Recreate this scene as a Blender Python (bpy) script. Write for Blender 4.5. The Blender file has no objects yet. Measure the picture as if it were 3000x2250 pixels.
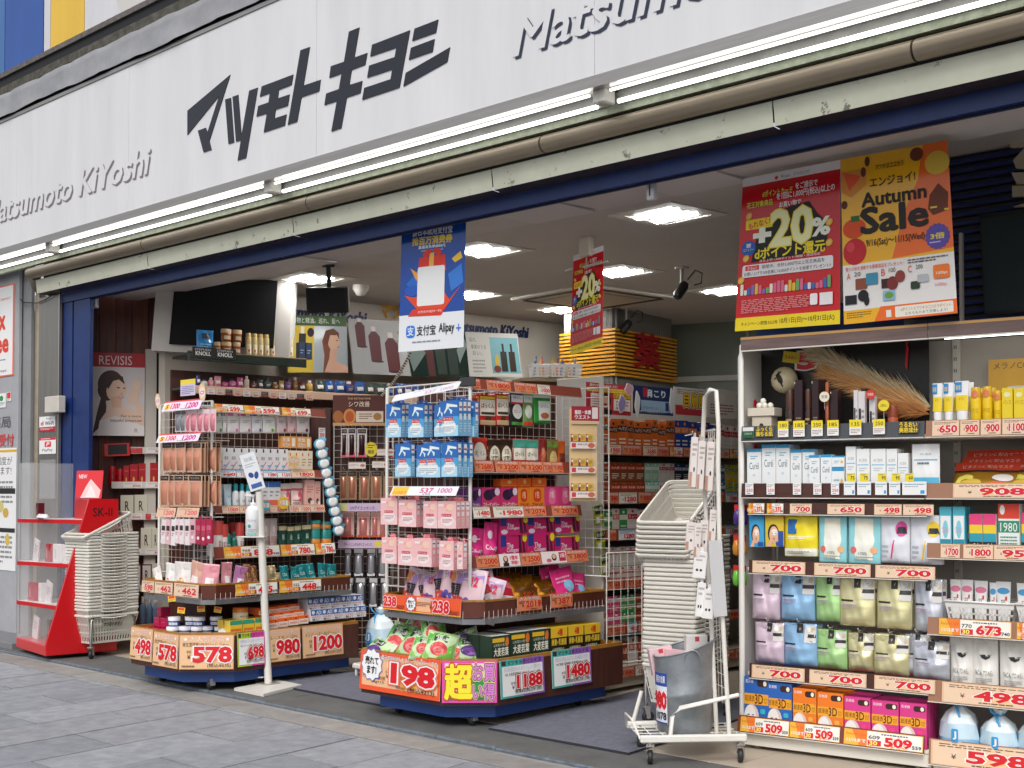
import bpy, math, random
from mathutils import Vector, Matrix
random.seed(7)
SC = bpy.context.scene
COL = SC.collection
R = math.radians

# ------------------------------------------------------------------ camera, sky, sun, exposure
FPX, CAMH, PITCH, YAW = 3700.0, 1.36, R(1.5), R(46.51)
CD = Vector((-math.cos(YAW)*math.cos(PITCH), math.sin(YAW)*math.cos(PITCH), math.sin(PITCH)))
CR = Vector((math.sin(YAW), math.cos(YAW), 0))
CU = CR.cross(CD)
CO = Vector((0, 0, CAMH))
CYP = 1430 - FPX*math.tan(PITCH)
cam = bpy.data.cameras.new('camera')
cam.sensor_width = 36; cam.lens = FPX/3000*36
cam.shift_y = (CYP - 1125)/3000
cam.clip_start = .05; cam.clip_end = 500
camo = bpy.data.objects.new('camera', cam); COL.objects.link(camo)
camo.matrix_world = Matrix.Translation(CO) @ Matrix((CR, CU, -CD)).transposed().to_4x4()
SC.camera = camo

SUN_EL, SUN_AZ = R(50), R(150)
wd = bpy.data.worlds.new('World'); SC.world = wd; wd.use_nodes = True
wn = wd.node_tree.nodes; wl = wd.node_tree.links
sky = wn.new('ShaderNodeTexSky'); sky.sky_type = 'NISHITA'; sky.sun_disc = False
sky.sun_elevation = SUN_EL; sky.sun_rotation = SUN_AZ
sky.air_density = 1.0; sky.dust_density = 4.0; sky.ozone_density = 1.0
hs = wn.new('ShaderNodeHueSaturation'); hs.inputs['Saturation'].default_value = .3
wl.new(sky.outputs[0], hs.inputs['Color'])
wl.new(hs.outputs[0], wn['Background'].inputs['Color'])
wn['Background'].inputs['Strength'].default_value = .14
sun = bpy.data.lights.new('sun', 'SUN'); sun.energy = 1.2; sun.angle = R(25); sun.color = (1, .97, .93)
suno = bpy.data.objects.new('sun', sun); COL.objects.link(suno)
sd = Vector((math.sin(SUN_AZ)*math.cos(SUN_EL), math.cos(SUN_AZ)*math.cos(SUN_EL), math.sin(SUN_EL)))
suno.rotation_euler = sd.to_track_quat('Z', 'Y').to_euler()
SC.view_settings.view_transform = 'Standard'; SC.view_settings.look = 'None'
SC.view_settings.exposure = .2; SC.view_settings.gamma = 1
SC.view_settings.use_curve_mapping = False
SC.cycles.max_bounces = 6; SC.cycles.transparent_max_bounces = 12
SC.cycles.sample_clamp_indirect = 4

# ------------------------------------------------------------------ helpers
def ray(x, y): return CD + CR*((x-1500)/FPX) - CU*((y-CYP)/FPX)
def ground(x, y, z=0.0):
    v = ray(x, y); return CO + v*((z-CAMH)/v.z)

class Face:
    """A vertical display plane: origin o, running along u, facing n."""
    def __init__(s, o, deg):
        a = R(deg); s.o = Vector((o[0], o[1], 0)); s.ang = a
        s.u = Vector((math.cos(a), math.sin(a), 0)); s.n = Vector((math.sin(a), -math.cos(a), 0))
    def px(s, p, d=0.0):
        v = ray(*p); o = s.o - s.n*d
        P = CO + v*((o-CO).dot(s.n)/v.dot(s.n))
        return (P-o).dot(s.u), P.z
    def M(s, a, z, d=0.0, rz=0, rx=0, ry=0):
        P = s.o + s.u*a - s.n*d; P.z = z
        return Matrix.Translation(P) @ Matrix.Rotation(s.ang+R(rz), 4, 'Z') @ Matrix.Rotation(R(ry), 4, 'Y') @ Matrix.Rotation(R(rx), 4, 'X')

def zoom(ox, oy, k): return lambda x, y: (ox+x*k, oy+y*k)
SX = zoom(0, 0, 1)
zA = zoom(0, 750, .452); zB = zoom(0, 1400, .452); zC = zoom(950, 1000, .4069); zD = zoom(950, 1550, .4069)
zE = zoom(2100, 900, .4069); zF = zoom(2100, 1575, .4069); zG = zoom(1600, 1000, .2712); zH = zoom(700, 750, .452)
z1 = zoom(0, 0, .452); z2 = zoom(1000, 0, .452); z3 = zoom(2000, 0, .452); zI = zoom(1400, 480, .3617)
zP = zoom(2100, 450, .3617); zW = zoom(1800, 1350, .5425); zL = zoom(0, 700, .7836)

MATS = {}
def lin(h):
    h = h.lstrip('#'); o = []
    if len(h) == 3: h = ''.join(q*2 for q in h)
    for i in (0, 2, 4):
        c = int(h[i:i+2], 16)/255
        o.append(min(.82, c/12.92 if c <= .04045 else ((c+.055)/1.055)**2.4))
    return (*o, 1)
def mt(h, r=.5, metal=0, emit=0, trans=0, bump=0, bscale=40, var=0, vscale=6, alpha=1, coat=0, ecol=None, stretch=None):
    key = (h, r, metal, emit, trans, bump, bscale, var, vscale, alpha, coat, ecol, stretch)
    if key in MATS: return MATS[key]
    m = bpy.data.materials.new('m_%s_%d' % (h.strip('#'), len(MATS))); m.use_nodes = True
    n = m.node_tree.nodes; l = m.node_tree.links; b = n['Principled BSDF']
    b.inputs['Base Color'].default_value = lin(h); b.inputs['Roughness'].default_value = r
    b.inputs['Metallic'].default_value = metal
    if trans: b.inputs['Transmission Weight'].default_value = trans; b.inputs['IOR'].default_value = 1.2
    if alpha < 1: b.inputs['Alpha'].default_value = alpha
    if coat: b.inputs['Coat Weight'].default_value = coat; b.inputs['Coat Roughness'].default_value = .08
    if emit:
        b.inputs['Emission Color'].default_value = lin(ecol or h); b.inputs['Emission Strength'].default_value = emit
    if bump or var:
        tc = n.new('ShaderNodeTexCoord'); mp = n.new('ShaderNodeMapping'); l.new(tc.outputs['Object'], mp.inputs['Vector'])
        if stretch: mp.inputs['Scale'].default_value = stretch
        if bump:
            t = n.new('ShaderNodeTexNoise'); t.inputs['Scale'].default_value = bscale; t.inputs['Detail'].default_value = 4
            l.new(mp.outputs[0], t.inputs['Vector'])
            bp = n.new('ShaderNodeBump'); bp.inputs['Strength'].default_value = bump; bp.inputs['Distance'].default_value = .01
            l.new(t.outputs['Fac'], bp.inputs['Height']); l.new(bp.outputs[0], b.inputs['Normal'])
        if var:
            t = n.new('ShaderNodeTexNoise'); t.inputs['Scale'].default_value = vscale; t.inputs['Detail'].default_value = 6
            t.inputs['Roughness'].default_value = .65
            l.new(mp.outputs[0], t.inputs['Vector'])
            mr = n.new('ShaderNodeMapRange'); mr.inputs['From Min'].default_value = .3; mr.inputs['From Max'].default_value = .7
            mr.inputs['To Min'].default_value = 1-var; mr.inputs['To Max'].default_value = 1+var*.5
            l.new(t.outputs['Fac'], mr.inputs['Value'])
            mx = n.new('ShaderNodeMix'); mx.data_type = 'RGBA'; mx.blend_type = 'MULTIPLY'; mx.inputs['Factor'].default_value = 1
            mx.inputs['A'].default_value = lin(h); l.new(mr.outputs[0], mx.inputs['B']); l.new(mx.outputs['Result'], b.inputs['Base Color'])
    MATS[key] = m; return m
def M_(c): return mt(c) if isinstance(c, str) else c

class MB:
    def __init__(s): s.v = []; s.f = []; s.mi = []; s.m = []; s.sm = []
    def mat(s, c):
        m = M_(c)
        if m not in s.m: s.m.append(m)
        return s.m.index(m)
    def add(s, vs, fs, c, smooth=False):
        b = len(s.v); i = s.mat(c); s.v += [tuple(v) for v in vs]
        for f in fs: s.f.append(tuple(b+k for k in f)); s.mi.append(i); s.sm.append(smooth)
        return s
    def box(s, x0, y0, z0, x1, y1, z1, c, M=None, bev=0):
        if bev:
            b = min(bev, abs(x1-x0)/2.1, abs(y1-y0)/2.1, abs(z1-z0)/2.1); vs = []
            for z, i in ((z0, b), (z0+b, 0), (z1-b, 0), (z1, b)):
                e = 0 if i == 0 else b
                for x, y in ((x0+b, y0+e), (x1-b, y0+e), (x1-e, y0+b), (x1-e, y1-b), (x1-b, y1-e), (x0+b, y1-e), (x0+e, y1-b), (x0+e, y0+b)): vs.append(Vector((x, y, z)))
            fs = [tuple(range(7, -1, -1)), tuple(range(24, 32))]
            for k in range(3):
                for i in range(8): j = (i+1) % 8; fs.append((k*8+i, k*8+j, k*8+8+j, k*8+8+i))
        else:
            vs = [Vector((x, y, z)) for x in (x0, x1) for y in (y0, y1) for z in (z0, z1)]
            fs = [(0, 1, 3, 2), (4, 6, 7, 5), (0, 4, 5, 1), (2, 3, 7, 6), (0, 2, 6, 4), (1, 5, 7, 3)]
        if M: vs = [M @ v for v in vs]
        return s.add(vs, fs, c)
    def poly(s, pts, c): return s.add(pts, [tuple(range(len(pts)))], c)
    def prism(s, pts, z0, z1, c, cap=True, top=None):
        n = len(pts); vs = [(p[0], p[1], z0) for p in pts] + [(p[0], p[1], z1) for p in pts]
        s.add(vs, [(i, (i+1) % n, n+(i+1) % n, n+i) for i in range(n)], c)
        if cap: s.add([(p[0], p[1], z0) for p in pts], [tuple(range(n-1, -1, -1))], c); s.add([(p[0], p[1], z1) for p in pts], [tuple(range(n))], top or c)
        return s
    def extr(s, pts, y0, y1, c, side=None):
        """polygon in x,z extruded along y"""
        n = len(pts)
        s.add([(p[0], y0, p[1]) for p in pts], [tuple(range(n))], c); s.add([(p[0], y1, p[1]) for p in pts], [tuple(range(n-1, -1, -1))], c)
        vs = [(p[0], y0, p[1]) for p in pts] + [(p[0], y1, p[1]) for p in pts]
        return s.add(vs, [((i+1) % n, i, n+i, n+(i+1) % n) for i in range(n)], side or c)
    def lathe(s, prof, c, n=14, at=(0, 0, 0), ax=None, sx=1, sy=1, cap=True, ph=0):
        vs = []; fs = []
        for r, z in prof:
            for k in range(n):
                t = 2*math.pi*(k+ph)/n; vs.append(Vector((r*math.cos(t)*sx, r*math.sin(t)*sy, z)))
        m = len(prof)
        for i in range(m-1):
            for k in range(n): j = (k+1) % n; fs.append((i*n+k, i*n+j, i*n+n+j, i*n+n+k))
        T = Matrix.Translation(at)
        if ax: T = T @ Vector(ax).to_track_quat('Z', 'Y').to_matrix().to_4x4()
        vs = [T @ v for v in vs]
        s.add(vs, fs, c, True)
        if cap: s.add(vs[:n], [tuple(range(n-1, -1, -1))], c); s.add(vs[-n:], [tuple(range(n))], c)
        return s
    def tube(s, pts, r, c, n=6, closed=False):
        pts = [Vector(p) for p in pts]; N = len(pts); vs = []; fs = []
        for i, p in enumerate(pts):
            a = pts[i-1] if (i or closed) else p; b = pts[(i+1) % N] if (i < N-1 or closed) else p
            t = (b-a).normalized(); ref = Vector((0, 0, 1)) if abs(t.z) < .9 else Vector((1, 0, 0))
            e1 = t.cross(ref).normalized(); e2 = t.cross(e1)
            for k in range(n): q = 2*math.pi*k/n; vs.append(p+e1*(r*math.cos(q))+e2*(r*math.sin(q)))
        for i in range(N if closed else N-1):
            i2 = (i+1) % N
            for k in range(n): j = (k+1) % n; fs.append((i*n+k, i*n+j, i2*n+j, i2*n+k))
        s.add(vs, fs, c, True)
        if not closed: s.add(vs[:n], [tuple(range(n-1, -1, -1))], c); s.add(vs[-n:], [tuple(range(n))], c)
        return s
    def sphere(s, at, r, c, n=12, sz=1):
        prof = [(max(1e-4, r*math.sin(math.pi*i/8)), -r*sz*math.cos(math.pi*i/8)) for i in range(9)]
        return s.lathe(prof, c, n, at)
    def build(s, name, parent=None, M=None):
        me = bpy.data.meshes.new(name); me.from_pydata(s.v, [], s.f)
        for m in s.m: me.materials.append(m)
        me.polygons.foreach_set('material_index', s.mi); me.polygons.foreach_set('use_smooth', s.sm)
        me.update(); o = bpy.data.objects.new(name, me); COL.objects.link(o)
        if parent: o.parent = parent
        if M is not None: o.matrix_world = M if not parent else parent.matrix_world @ M
        if parent and M is not None: o.matrix_parent_inverse = Matrix.Identity(4); o.matrix_basis = M
        return o

TXT = {}
def textmesh(s, off=0.0, shear=0.0):
    k = (s, off, shear)
    if k not in TXT:
        c = bpy.data.curves.new('t', 'FONT'); c.body = s; c.offset = off; c.shear = shear; c.resolution_u = 2
        o = bpy.data.objects.new('t', c); m = o.to_mesh()
        TXT[k] = ([(v.co.x, v.co.y) for v in m.vertices], [tuple(p.vertices) for p in m.polygons])
        o.to_mesh_clear(); bpy.data.objects.remove(o); bpy.data.curves.remove(c)
    return TXT[k]

class Canvas:
    """Flat print: coloured shapes laid a fraction of a millimetre apart on a surface."""
    def __init__(s, mb, fn=None, w=1, h=1, x0=0, z0=0, y=0, eps=.0002, grid=1):
        s.mb = mb; s.w = w; s.h = h; s.x0 = x0; s.z0 = z0; s.y = y; s.eps = eps; s.k = 1; s.grid = grid
        s.fn = fn or (lambda x, z: 0.0)
    def P(s, x, z):
        X = s.x0+x*s.w; Z = s.z0+z*s.h
        return (X, s.y+s.fn(X, Z)-s.eps*s.k, Z)
    def rect(s, x0, z0, x1, z1, c):
        g = s.grid; vs = []; fs = []
        for j in range(g+1):
            for i in range(g+1): vs.append(s.P(x0+(x1-x0)*i/g, z0+(z1-z0)*j/g))
        for j in range(g):
            for i in range(g): a = j*(g+1)+i; fs.append((a, a+1, a+g+2, a+g+1))
        s.mb.add(vs, fs, c, g > 1); s.k += 1; return s
    def poly(s, pts, c):
        if s.grid > 1:
            n = len(pts); cx = sum(p[0] for p in pts)/n; cz = sum(p[1] for p in pts)/n
            if n < 9:
                q = []
                for i in range(n):
                    a, b = pts[i], pts[(i+1) % n]; q += [(a[0]+(b[0]-a[0])*t/4, a[1]+(b[1]-a[1])*t/4) for t in range(4)]
                pts = q; n = len(pts)
            vs = [s.P(cx, cz)]; fs = []
            for k in (.33, .66, 1):
                for p in pts: vs.append(s.P(cx+(p[0]-cx)*k, cz+(p[1]-cz)*k))
            for i in range(n):
                j = (i+1) % n; fs += [(0, 1+i, 1+j), (1+i, 1+n+i, 1+n+j, 1+j), (1+n+i, 1+2*n+i, 1+2*n+j, 1+n+j)]
            s.mb.add(vs, fs, c, True)
        else: s.mb.poly([s.P(*p) for p in pts], c)
        s.k += 1; return s
    def ell(s, x, z, rx, rz, c, n=18, rot=0):
        ca, sa = math.cos(R(rot)), math.sin(R(rot)); k = s.w/s.h
        pts = []
        for i in range(n):
            t = 2*math.pi*i/n; a = rx*math.cos(t)*s.w; b = rz*math.sin(t)*s.h
            pts.append((x+(a*ca-b*sa)/s.w, z+(a*sa+b*ca)/s.h))
        return s.poly(pts, c)
    def rr(s, x0, z0, x1, z1, c, r=.3):
        rad = min((x1-x0)*s.w, (z1-z0)*s.h)*r; rx = rad/s.w; rz = rad/s.h; pts = []
        for cx, cz, a0 in ((x1-rx, z1-rz, 0), (x0+rx, z1-rz, 90), (x0+rx, z0+rz, 180), (x1-rx, z0+rz, 270)):
            for k in range(5): t = R(a0+k*22.5); pts.append((cx+rx*math.cos(t), cz+rz*math.sin(t)))
        return s.poly(pts, c)
    def burst(s, x, z, r, c, n=12, q=.65, asp=1):
        rz = min(r*asp*s.w/s.h, .44)
        return s.poly([(x+r*(1 if i % 2 else q)*math.cos(math.pi*i/n), z+rz*(1 if i % 2 else q)*math.sin(math.pi*i/n)) for i in range(2*n)], c)
    def T(s, t, x0, z0, x1, z1, c, bold=.0, out=None, ow=.05, shear=0, keep=False, rot=0, out2=None):
        V, _ = textmesh(t, 0.0, shear)
        if not V: return s
        ax = min(v[0] for v in V); bx = max(v[0] for v in V); ay = min(v[1] for v in V); by = max(v[1] for v in V)
        kx = (x1-x0)/max(1e-6, bx-ax); kz = (z1-z0)/max(1e-6, by-ay)
        if keep:
            q = min(kx*s.w, kz*s.h); nx = q/s.w; nz = q/s.h
            x0 += (x1-x0-nx*(bx-ax))/2; z0 += (z1-z0-nz*(by-ay))/2; kx, kz = nx, nz
        cx, cz = (x0+kx*(bx-ax)/2), (z0+kz*(by-ay)/2); ca, sa = math.cos(R(rot)), math.sin(R(rot))
        simple = all(ch in '0123456789:%¥/+' for ch in t)
        def emit(vs, fs, col, ox=0.0, oz=0.0, dk=0.0):
            pts = []
            for a, b in vs:
                X = x0+(a-ax+ox)*kx; Z = z0+(b-ay+oz)*kz
                if rot:
                    dx = (X-cx)*s.w; dz = (Z-cz)*s.h; X = cx+(dx*ca-dz*sa)/s.w; Z = cz+(dx*sa+dz*ca)/s.h
                s.k += dk; pts.append(s.P(X, Z)); s.k -= dk
            s.mb.add(pts, fs, col)
        def put(off, col):
            if simple or off == 0:
                vs, fs = textmesh(t, off, shear); emit(vs, fs, col)
            else:
                vs, fs = textmesh(t, 0.0, shear); n = 4 if off < .03 else 8
                for i in range(n): emit(vs, fs, col, off*math.cos(2*math.pi*(i+.5)/n), off*math.sin(2*math.pi*(i+.5)/n), .08*i)
            s.k += 1
        if out2: put(bold+ow*2, out2)
        if out: put(bold+ow, out)
        put(bold, c); return s
    def lines(s, x0, z0, x1, z1, n, c, fill=.45):
        """small print too fine to read: broken strokes"""
        rnd = random.Random(n*31+int(x0*100))
        for i in range(n):
            zc = z1-(i+.5)*(z1-z0)/n; hh = (z1-z0)/n*fill/2; x = x0; xe = x1 if i < n-1 else x0+(x1-x0)*.7
            vs = []; fs = []
            while x < xe-.01:
                q = min(xe, x+(x1-x0)*rnd.uniform(.03, .14)); b = len(vs)
                vs += [s.P(x, zc-hh), s.P(q, zc-hh), s.P(q, zc+hh), s.P(x, zc+hh)]; fs.append((b, b+1, b+2, b+3)); x = q+(x1-x0)*.02
            s.mb.add(vs, fs, c)
        s.k += 1; return s

def tag(o, label, cat, group=None):
    o['label'] = label; o['category'] = cat
    if group: o['group'] = group
    return o
def kind(o, k): o['kind'] = k; return o
def empty(name, M=None, loc=None):
    o = bpy.data.objects.new(name, None); COL.objects.link(o); o.empty_display_size = .1
    if M is not None: o.matrix_world = M
    if loc: o.location = loc; o.matrix_world = Matrix.Translation(loc)
    return o
def dup(o, M, parent=None):
    c = o.copy(); COL.objects.link(c)
    if parent: c.parent = parent; c.matrix_parent_inverse = Matrix.Identity(4); c.matrix_basis = M
    else: c.matrix_world = M
    for ch in list(o.children):
        k = ch.copy(); COL.objects.link(k); k.parent = c; k.matrix_parent_inverse = Matrix.Identity(4); k.matrix_basis = ch.matrix_basis.copy()
        for g in list(ch.children):
            q = g.copy(); COL.objects.link(q); q.parent = k; q.matrix_parent_inverse = Matrix.Identity(4); q.matrix_basis = g.matrix_basis.copy()
    return c
def part(mb, name, parent):
    """a part given in world coordinates, stored relative to its thing"""
    o = mb.build(name); o.parent = parent; o.matrix_parent_inverse = parent.matrix_world.inverted(); return o

PROTO = {}
KIND = {}
def goods(key, name, label, cat, group, fn): KIND[key] = (name, label, cat, group, fn)
def place(key, face, a, z, w, h, d=0.0, rz=0, rx=0, ry=0, label=None, group=None, dep=1, back=False):
    """one product: its left-bottom-front corner at (a, z) on a display plane"""
    name, lab, cat, grp, fn = KIND[key]
    if key not in PROTO:
        o = fn(w, h); o.name = name; PROTO[key] = (o, w, h)
        M = face.M(a, z, d, rz, rx, ry)
    else:
        p, w0, h0 = PROTO[key]; o = None
        M = face.M(a, z, d, rz, rx, ry) @ Matrix.Diagonal((w/w0, dep, h/h0, 1))
    if o is None: o = dup(PROTO[key][0], M)
    else: o.matrix_world = M
    INST.setdefault(key, []).append((o, back, (face.o+face.u*a)))
    return tag(o, label or lab, cat, group or grp)
INST = {}
ORD = ['', 'leftmost', 'second from left', 'third from left', 'fourth from left', 'fifth from left', 'sixth from left', 'seventh from left', 'eighth from left', 'ninth from left', 'tenth from left', 'eleventh from left', 'twelfth from left']
def finish_labels():
    """tell alike goods apart: by tier, then by place in the row"""
    for key, lst in INST.items():
        if len(lst) < 2: continue
        lab = KIND[key][1]; grp = KIND[key][3] or lab
        fr = [q for q in lst if not q[1]]; bk = [q for q in lst if q[1]]
        zs = sorted({round(q[0].matrix_world.translation.z/.05) for q in fr}, reverse=True)
        multi = len(zs) > 1 and all(abs(a-b) > 1 for a, b in zip(zs, zs[1:])) and len(zs) <= 3
        rows_ = {}
        for q in fr: rows_.setdefault(round(q[0].matrix_world.translation.z/.05) if multi else 0, []).append(q)
        for zi, z in enumerate(sorted(rows_, reverse=True)):
            ls = sorted(rows_[z], key=lambda q: (q[2]-CO).dot(CR)/(q[2]-CO).dot(CD))
            t = (', upper layer', ', lower layer')[zi] if multi and len(zs) == 2 else (', top layer', ', middle layer', ', bottom layer')[zi] if multi else ''
            for i, q in enumerate(ls):
                o = ORD[i+1] if i+1 < len(ORD) else '%dth from left' % (i+1)
                if len(ls) > 1 and i == len(ls)-1: o = 'rightmost'
                q[0]['label'] = lab+t+(', '+o if len(ls) > 1 else ''); q[0]['group'] = grp
        for q in bk: q[0]['label'] = lab+', behind the front one' if len(fr) == 1 else lab+', behind the front row'; q[0]['group'] = grp
        for q in lst:
            if len(q[0]['label'].split()) > 16: print('LONG', len(q[0]['label'].split()), q[0]['label'])
def row(face, zm, z, d, specs, gap=.03, deep=1, step=.05, jit=1.0, rx=0, ry=0):
    """specs: (kind, x0, x1, ytop, n): n products side by side between two photo columns, standing at height z"""
    for sp in specs:
        key, x0, x1, yt, n = sp[:5]
        a0, zt = face.px(zm(x0, yt), d); a1, zt2 = face.px(zm(x1, yt), d); h = (zt+zt2)/2-z
        if len(sp) > 5: h = sp[5]
        w = (a1-a0)/n
        for i in range(n):
            for k in range(deep):
                j = random.uniform(-1, 1)*jit
                place(key, face, a0+i*w+w*gap/2, z, w*(1-gap), h*(1+.004*j), d+k*step+.004*random.random(), rz=j*1.5, back=k > 0, rx=rx, ry=ry+(random.uniform(-1, 1)*jit if rx == 0 and jit > 1.5 else 0))
# ------------------------------------------------------------------ ground
FL = Face((0, 4.936), 0)
def quadfn(pts):
    A, B, C, D = [Vector(p) for p in pts]          # bottom-left, bottom-right, top-right, top-left
    n = (B-A).cross(D-A).normalized()
    return lambda u, v: A*(1-u)*(1-v)+B*u*(1-v)+C*u*v+D*(1-u)*v, n
class Quad(Canvas):
    """print on a hanging sheet given by its four corners"""
    def __init__(s, mb, pts, eps=.00012, grid=1, wave=0.0):
        Canvas.__init__(s, mb, w=(Vector(pts[1])-Vector(pts[0])).length, h=(Vector(pts[3])-Vector(pts[0])).length, grid=grid)
        s.q, s.nrm = quadfn(pts); s.eps = eps; s.wave = wave
    def P(s, x, z):
        p = s.q(x, z)+s.nrm*(s.eps*s.k)
        if s.wave: p += s.nrm*(s.wave*(math.sin(x*5+z*3)+.6*math.sin(z*9-x*2)))
        return tuple(p)
def facequad(face, zm, bl, br, tr, tl, d=0):
    o = []
    for p in (bl, br, tr, tl):
        a, z = face.px(zm(*p), d); P = face.o+face.u*a-face.n*d; P.z = z; o.append(P)
    return o

slabm = [mt(c, .72, var=.26, vscale=11, bump=.3, bscale=130) for c in ('#8e9198', '#96999f', '#888b92', '#9b9ea5', '#919398')]
gm = MB(); gm.add([(-60, -60, -.05), (60, -60, -.05), (60, 4.8, -.05), (-60, 4.8, -.05)], [(0, 1, 2, 3)], mt('#38393d', .9, var=.2, vscale=3))
pave = kind(gm.build('pavement'), 'structure')
sk = -.112
rnd = random.Random(3)
for i in range(-3, 22):
    xl = -9.476+.447*i-.447*3
    off = 0 if i % 2 else .495
    for j in range(0, 5):
        y1 = 4.47-off-j*.99+.99; y0 = y1-.99
        y1 = min(y1, 4.52)
        if y0 > 4.5: continue
        g = .0055; q = lambda y: xl+sk*(y-4.47)
        b = MB(); m = slabm[rnd.randrange(5)]; hz = rnd.uniform(-.0015, .0015)
        b.prism([(q(y0)+g, y0+g), (q(y0)+.447-g, y0+g), (q(y1)+.447-g, y1-g), (q(y1)+g, y1-g)], -.045, -.02+hz, m)
        part(b, 'paving_slab', pave)
km = [mt(c, .8, var=.22, vscale=7, bump=.15, bscale=120) for c in ('#8f8c89', '#95928e', '#8a8784')]
for i in range(12):
    x = -12.6+.957*i
    b = MB(); b.box(x+.003, 4.54, -.045, x+.954, 4.735, -.018, km[i % 3], bev=.004); part(b, 'border_stone', pave)
    b = MB(); b.box(x+.303, 4.742, -.045, x+1.254, 4.775, -.019, km[(i+1) % 3], bev=.003); part(b, 'border_stone', pave)
am = mt('#606160', .7, var=.25, vscale=5, bump=.1, bscale=90); ae = mt('#66707a', .6, var=.45, vscale=30, bump=.4, bscale=60)
ap = MB(); ap.box(-13, 4.8, -.045, 1, 5.6, -.003, am); apron = kind(ap.build('threshold_paving'), 'structure')
for i in range(11):
    x = -12.9+1.03*i; b = MB(); b.box(x+.002, 4.778, -.045, x+1.028, 4.80, -.004+.003*(i % 2), ae, bev=.006); part(b, 'edge_stone', apron)
    b = MB(); b.box(x+.004, 4.803, -.04, x+1.026, 5.25, 0, am, bev=.003); part(b, 'threshold_stone', apron)
fl = MB(); fl.add([(-14, 5.25, -.002), (2, 5.25, -.002), (2, 16, -.002), (-14, 16, -.002)], [(0, 1, 2, 3)], mt('#b3a896', .45, var=.12, vscale=2))
floor = kind(fl.build('shop_floor'), 'structure')
for i in range(-26, 2):
    for j in range(0, 5):
        if i*.5 < -9.4: continue
        b = MB(); b.box(i*.5+.002, 5.255+j*.5, -.01, i*.5+.498, 5.751+j*.5, .001, mt(['#b5aa9a', '#bbaf9e', '#ada292'][(i*3+j*5) % 3], .4, var=.1, vscale=3)); part(b, 'floor_tile', floor)
matm = mt('#6a6c79', .95, bump=1.0, bscale=55, var=.3, vscale=60, stretch=(1, .25, 1))
def matobj(pts, label):
    b = MB(); b.prism(pts, .001, .014, mt('#2b2c33', .9), top=matm); o = b.build('door_mat'); tag(o, label, 'door mat', 'ribbed entrance mats'); return o
matobj([(-5.01, 5.09), (-4.02, 5.1), (-4.22, 7.0), (-5.25, 7.0)], 'ribbed grey door mat right of the fruit jelly display')
matobj([(-7.32, 5.2), (-6.0, 5.17), (-6.15, 6.05), (-7.3, 6.05)], 'ribbed grey door mat behind the white sanitizer stand')

# ------------------------------------------------------------------ shop front: signboard, lamps, pipe, frieze
W = mt('#dadadd', .35, var=.09, vscale=2.2, stretch=(1.6, 1, .22))
steel = mt('#b9b4ae', .28, metal=.9, var=.12, vscale=8, stretch=(.3, 1, 6))
front = empty('shop_signboard', loc=(-6, 4.936, 3.453))
tag(front, 'long white shop signboard with slanted black katakana lettering above the entrance', 'signboard')
SZ0, SZ1 = 3.469, 4.583
xs = [-13.2, -10.6, -8.72, -6.4, -4.1, -1.8, .5, 3.0]
for i in range(7):
    b = MB(); b.box(xs[i]+.0015, 4.936, SZ0, xs[i+1]-.0015, 5.016, SZ1, W); part(b, 'sign_panel', front)
b = MB(); b.box(-13.2, 4.928, SZ0-.062, 3.0, 5.056, SZ0-.002, steel); part(b, 'bottom_trim', front)
b = MB(); b.box(-13.2, 4.928, SZ1+.002, 3.0, 5.056, SZ1+.03, steel); part(b, 'top_trim', front)
def logo(pts, zm):
    o = []
    for p in pts:
        a, z = FL.px(zm(*p), -.004); o.append((a, z))
    b = MB(); b.extr(o, 4.93, 4.936, mt('#23252e', .3)); part(b, 'letter', front)
logo([(1215,718),(1493,484),(1357,915),(1371,970),(1320,987),(1283,847),(1333,828),(1345,858),(1420,622),(1215,875)][::-1], z1)
logo([(1460,645),(1496,634),(1517,922),(1481,933)][::-1], z1)
logo([(1508,627),(1544,615),(1565,882),(1616,588),(1671,568),(1595,1023),(1540,1040),(1562,910),(1530,917)][::-1], z1)
logo([(1697,560),(1901,483),(1890,549),(1807,582),(1801,637),(1877,612),(1866,684),(1787,710),(1779,767),(1857,742),(1846,813),(1710,858),(1730,735),(1663,755),(1674,687),(1741,663),(1750,603),(1685,627)][::-1], z1)
logo([(1948,326),(2008,304),(1967,555),(2078,517),(2069,590),(1954,630),(1926,788),(1866,808)][::-1], z1)
logo([(1022.6,92.7),(1053,80.5),(1038,168.6),(1076,155),(1070,189),(1030,205),(1023.5,249),(1061.5,237),(1056,272),(1016,286),(1000,375),(971,385),(987,296),(950.6,308),(956,274),(993,261),(1001,215),(965,228),(969.5,194),(1008,181)][::-1], SX)
logo([(200,290),(445,196),(377,567),(136,647),(149,570),(320,513),(330,450),(168,503),(181,425),(346,370),(357,308),(188,366)][::-1], z2)
logo([(475,186),(628,127),(614,210),(460,265)][::-1], z2)
logo([(452,310),(604,253),(592,334),(438,388)][::-1], z2)
logo([(418,473),(704,307),(687,400),(403,560)][::-1], z2)
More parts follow.
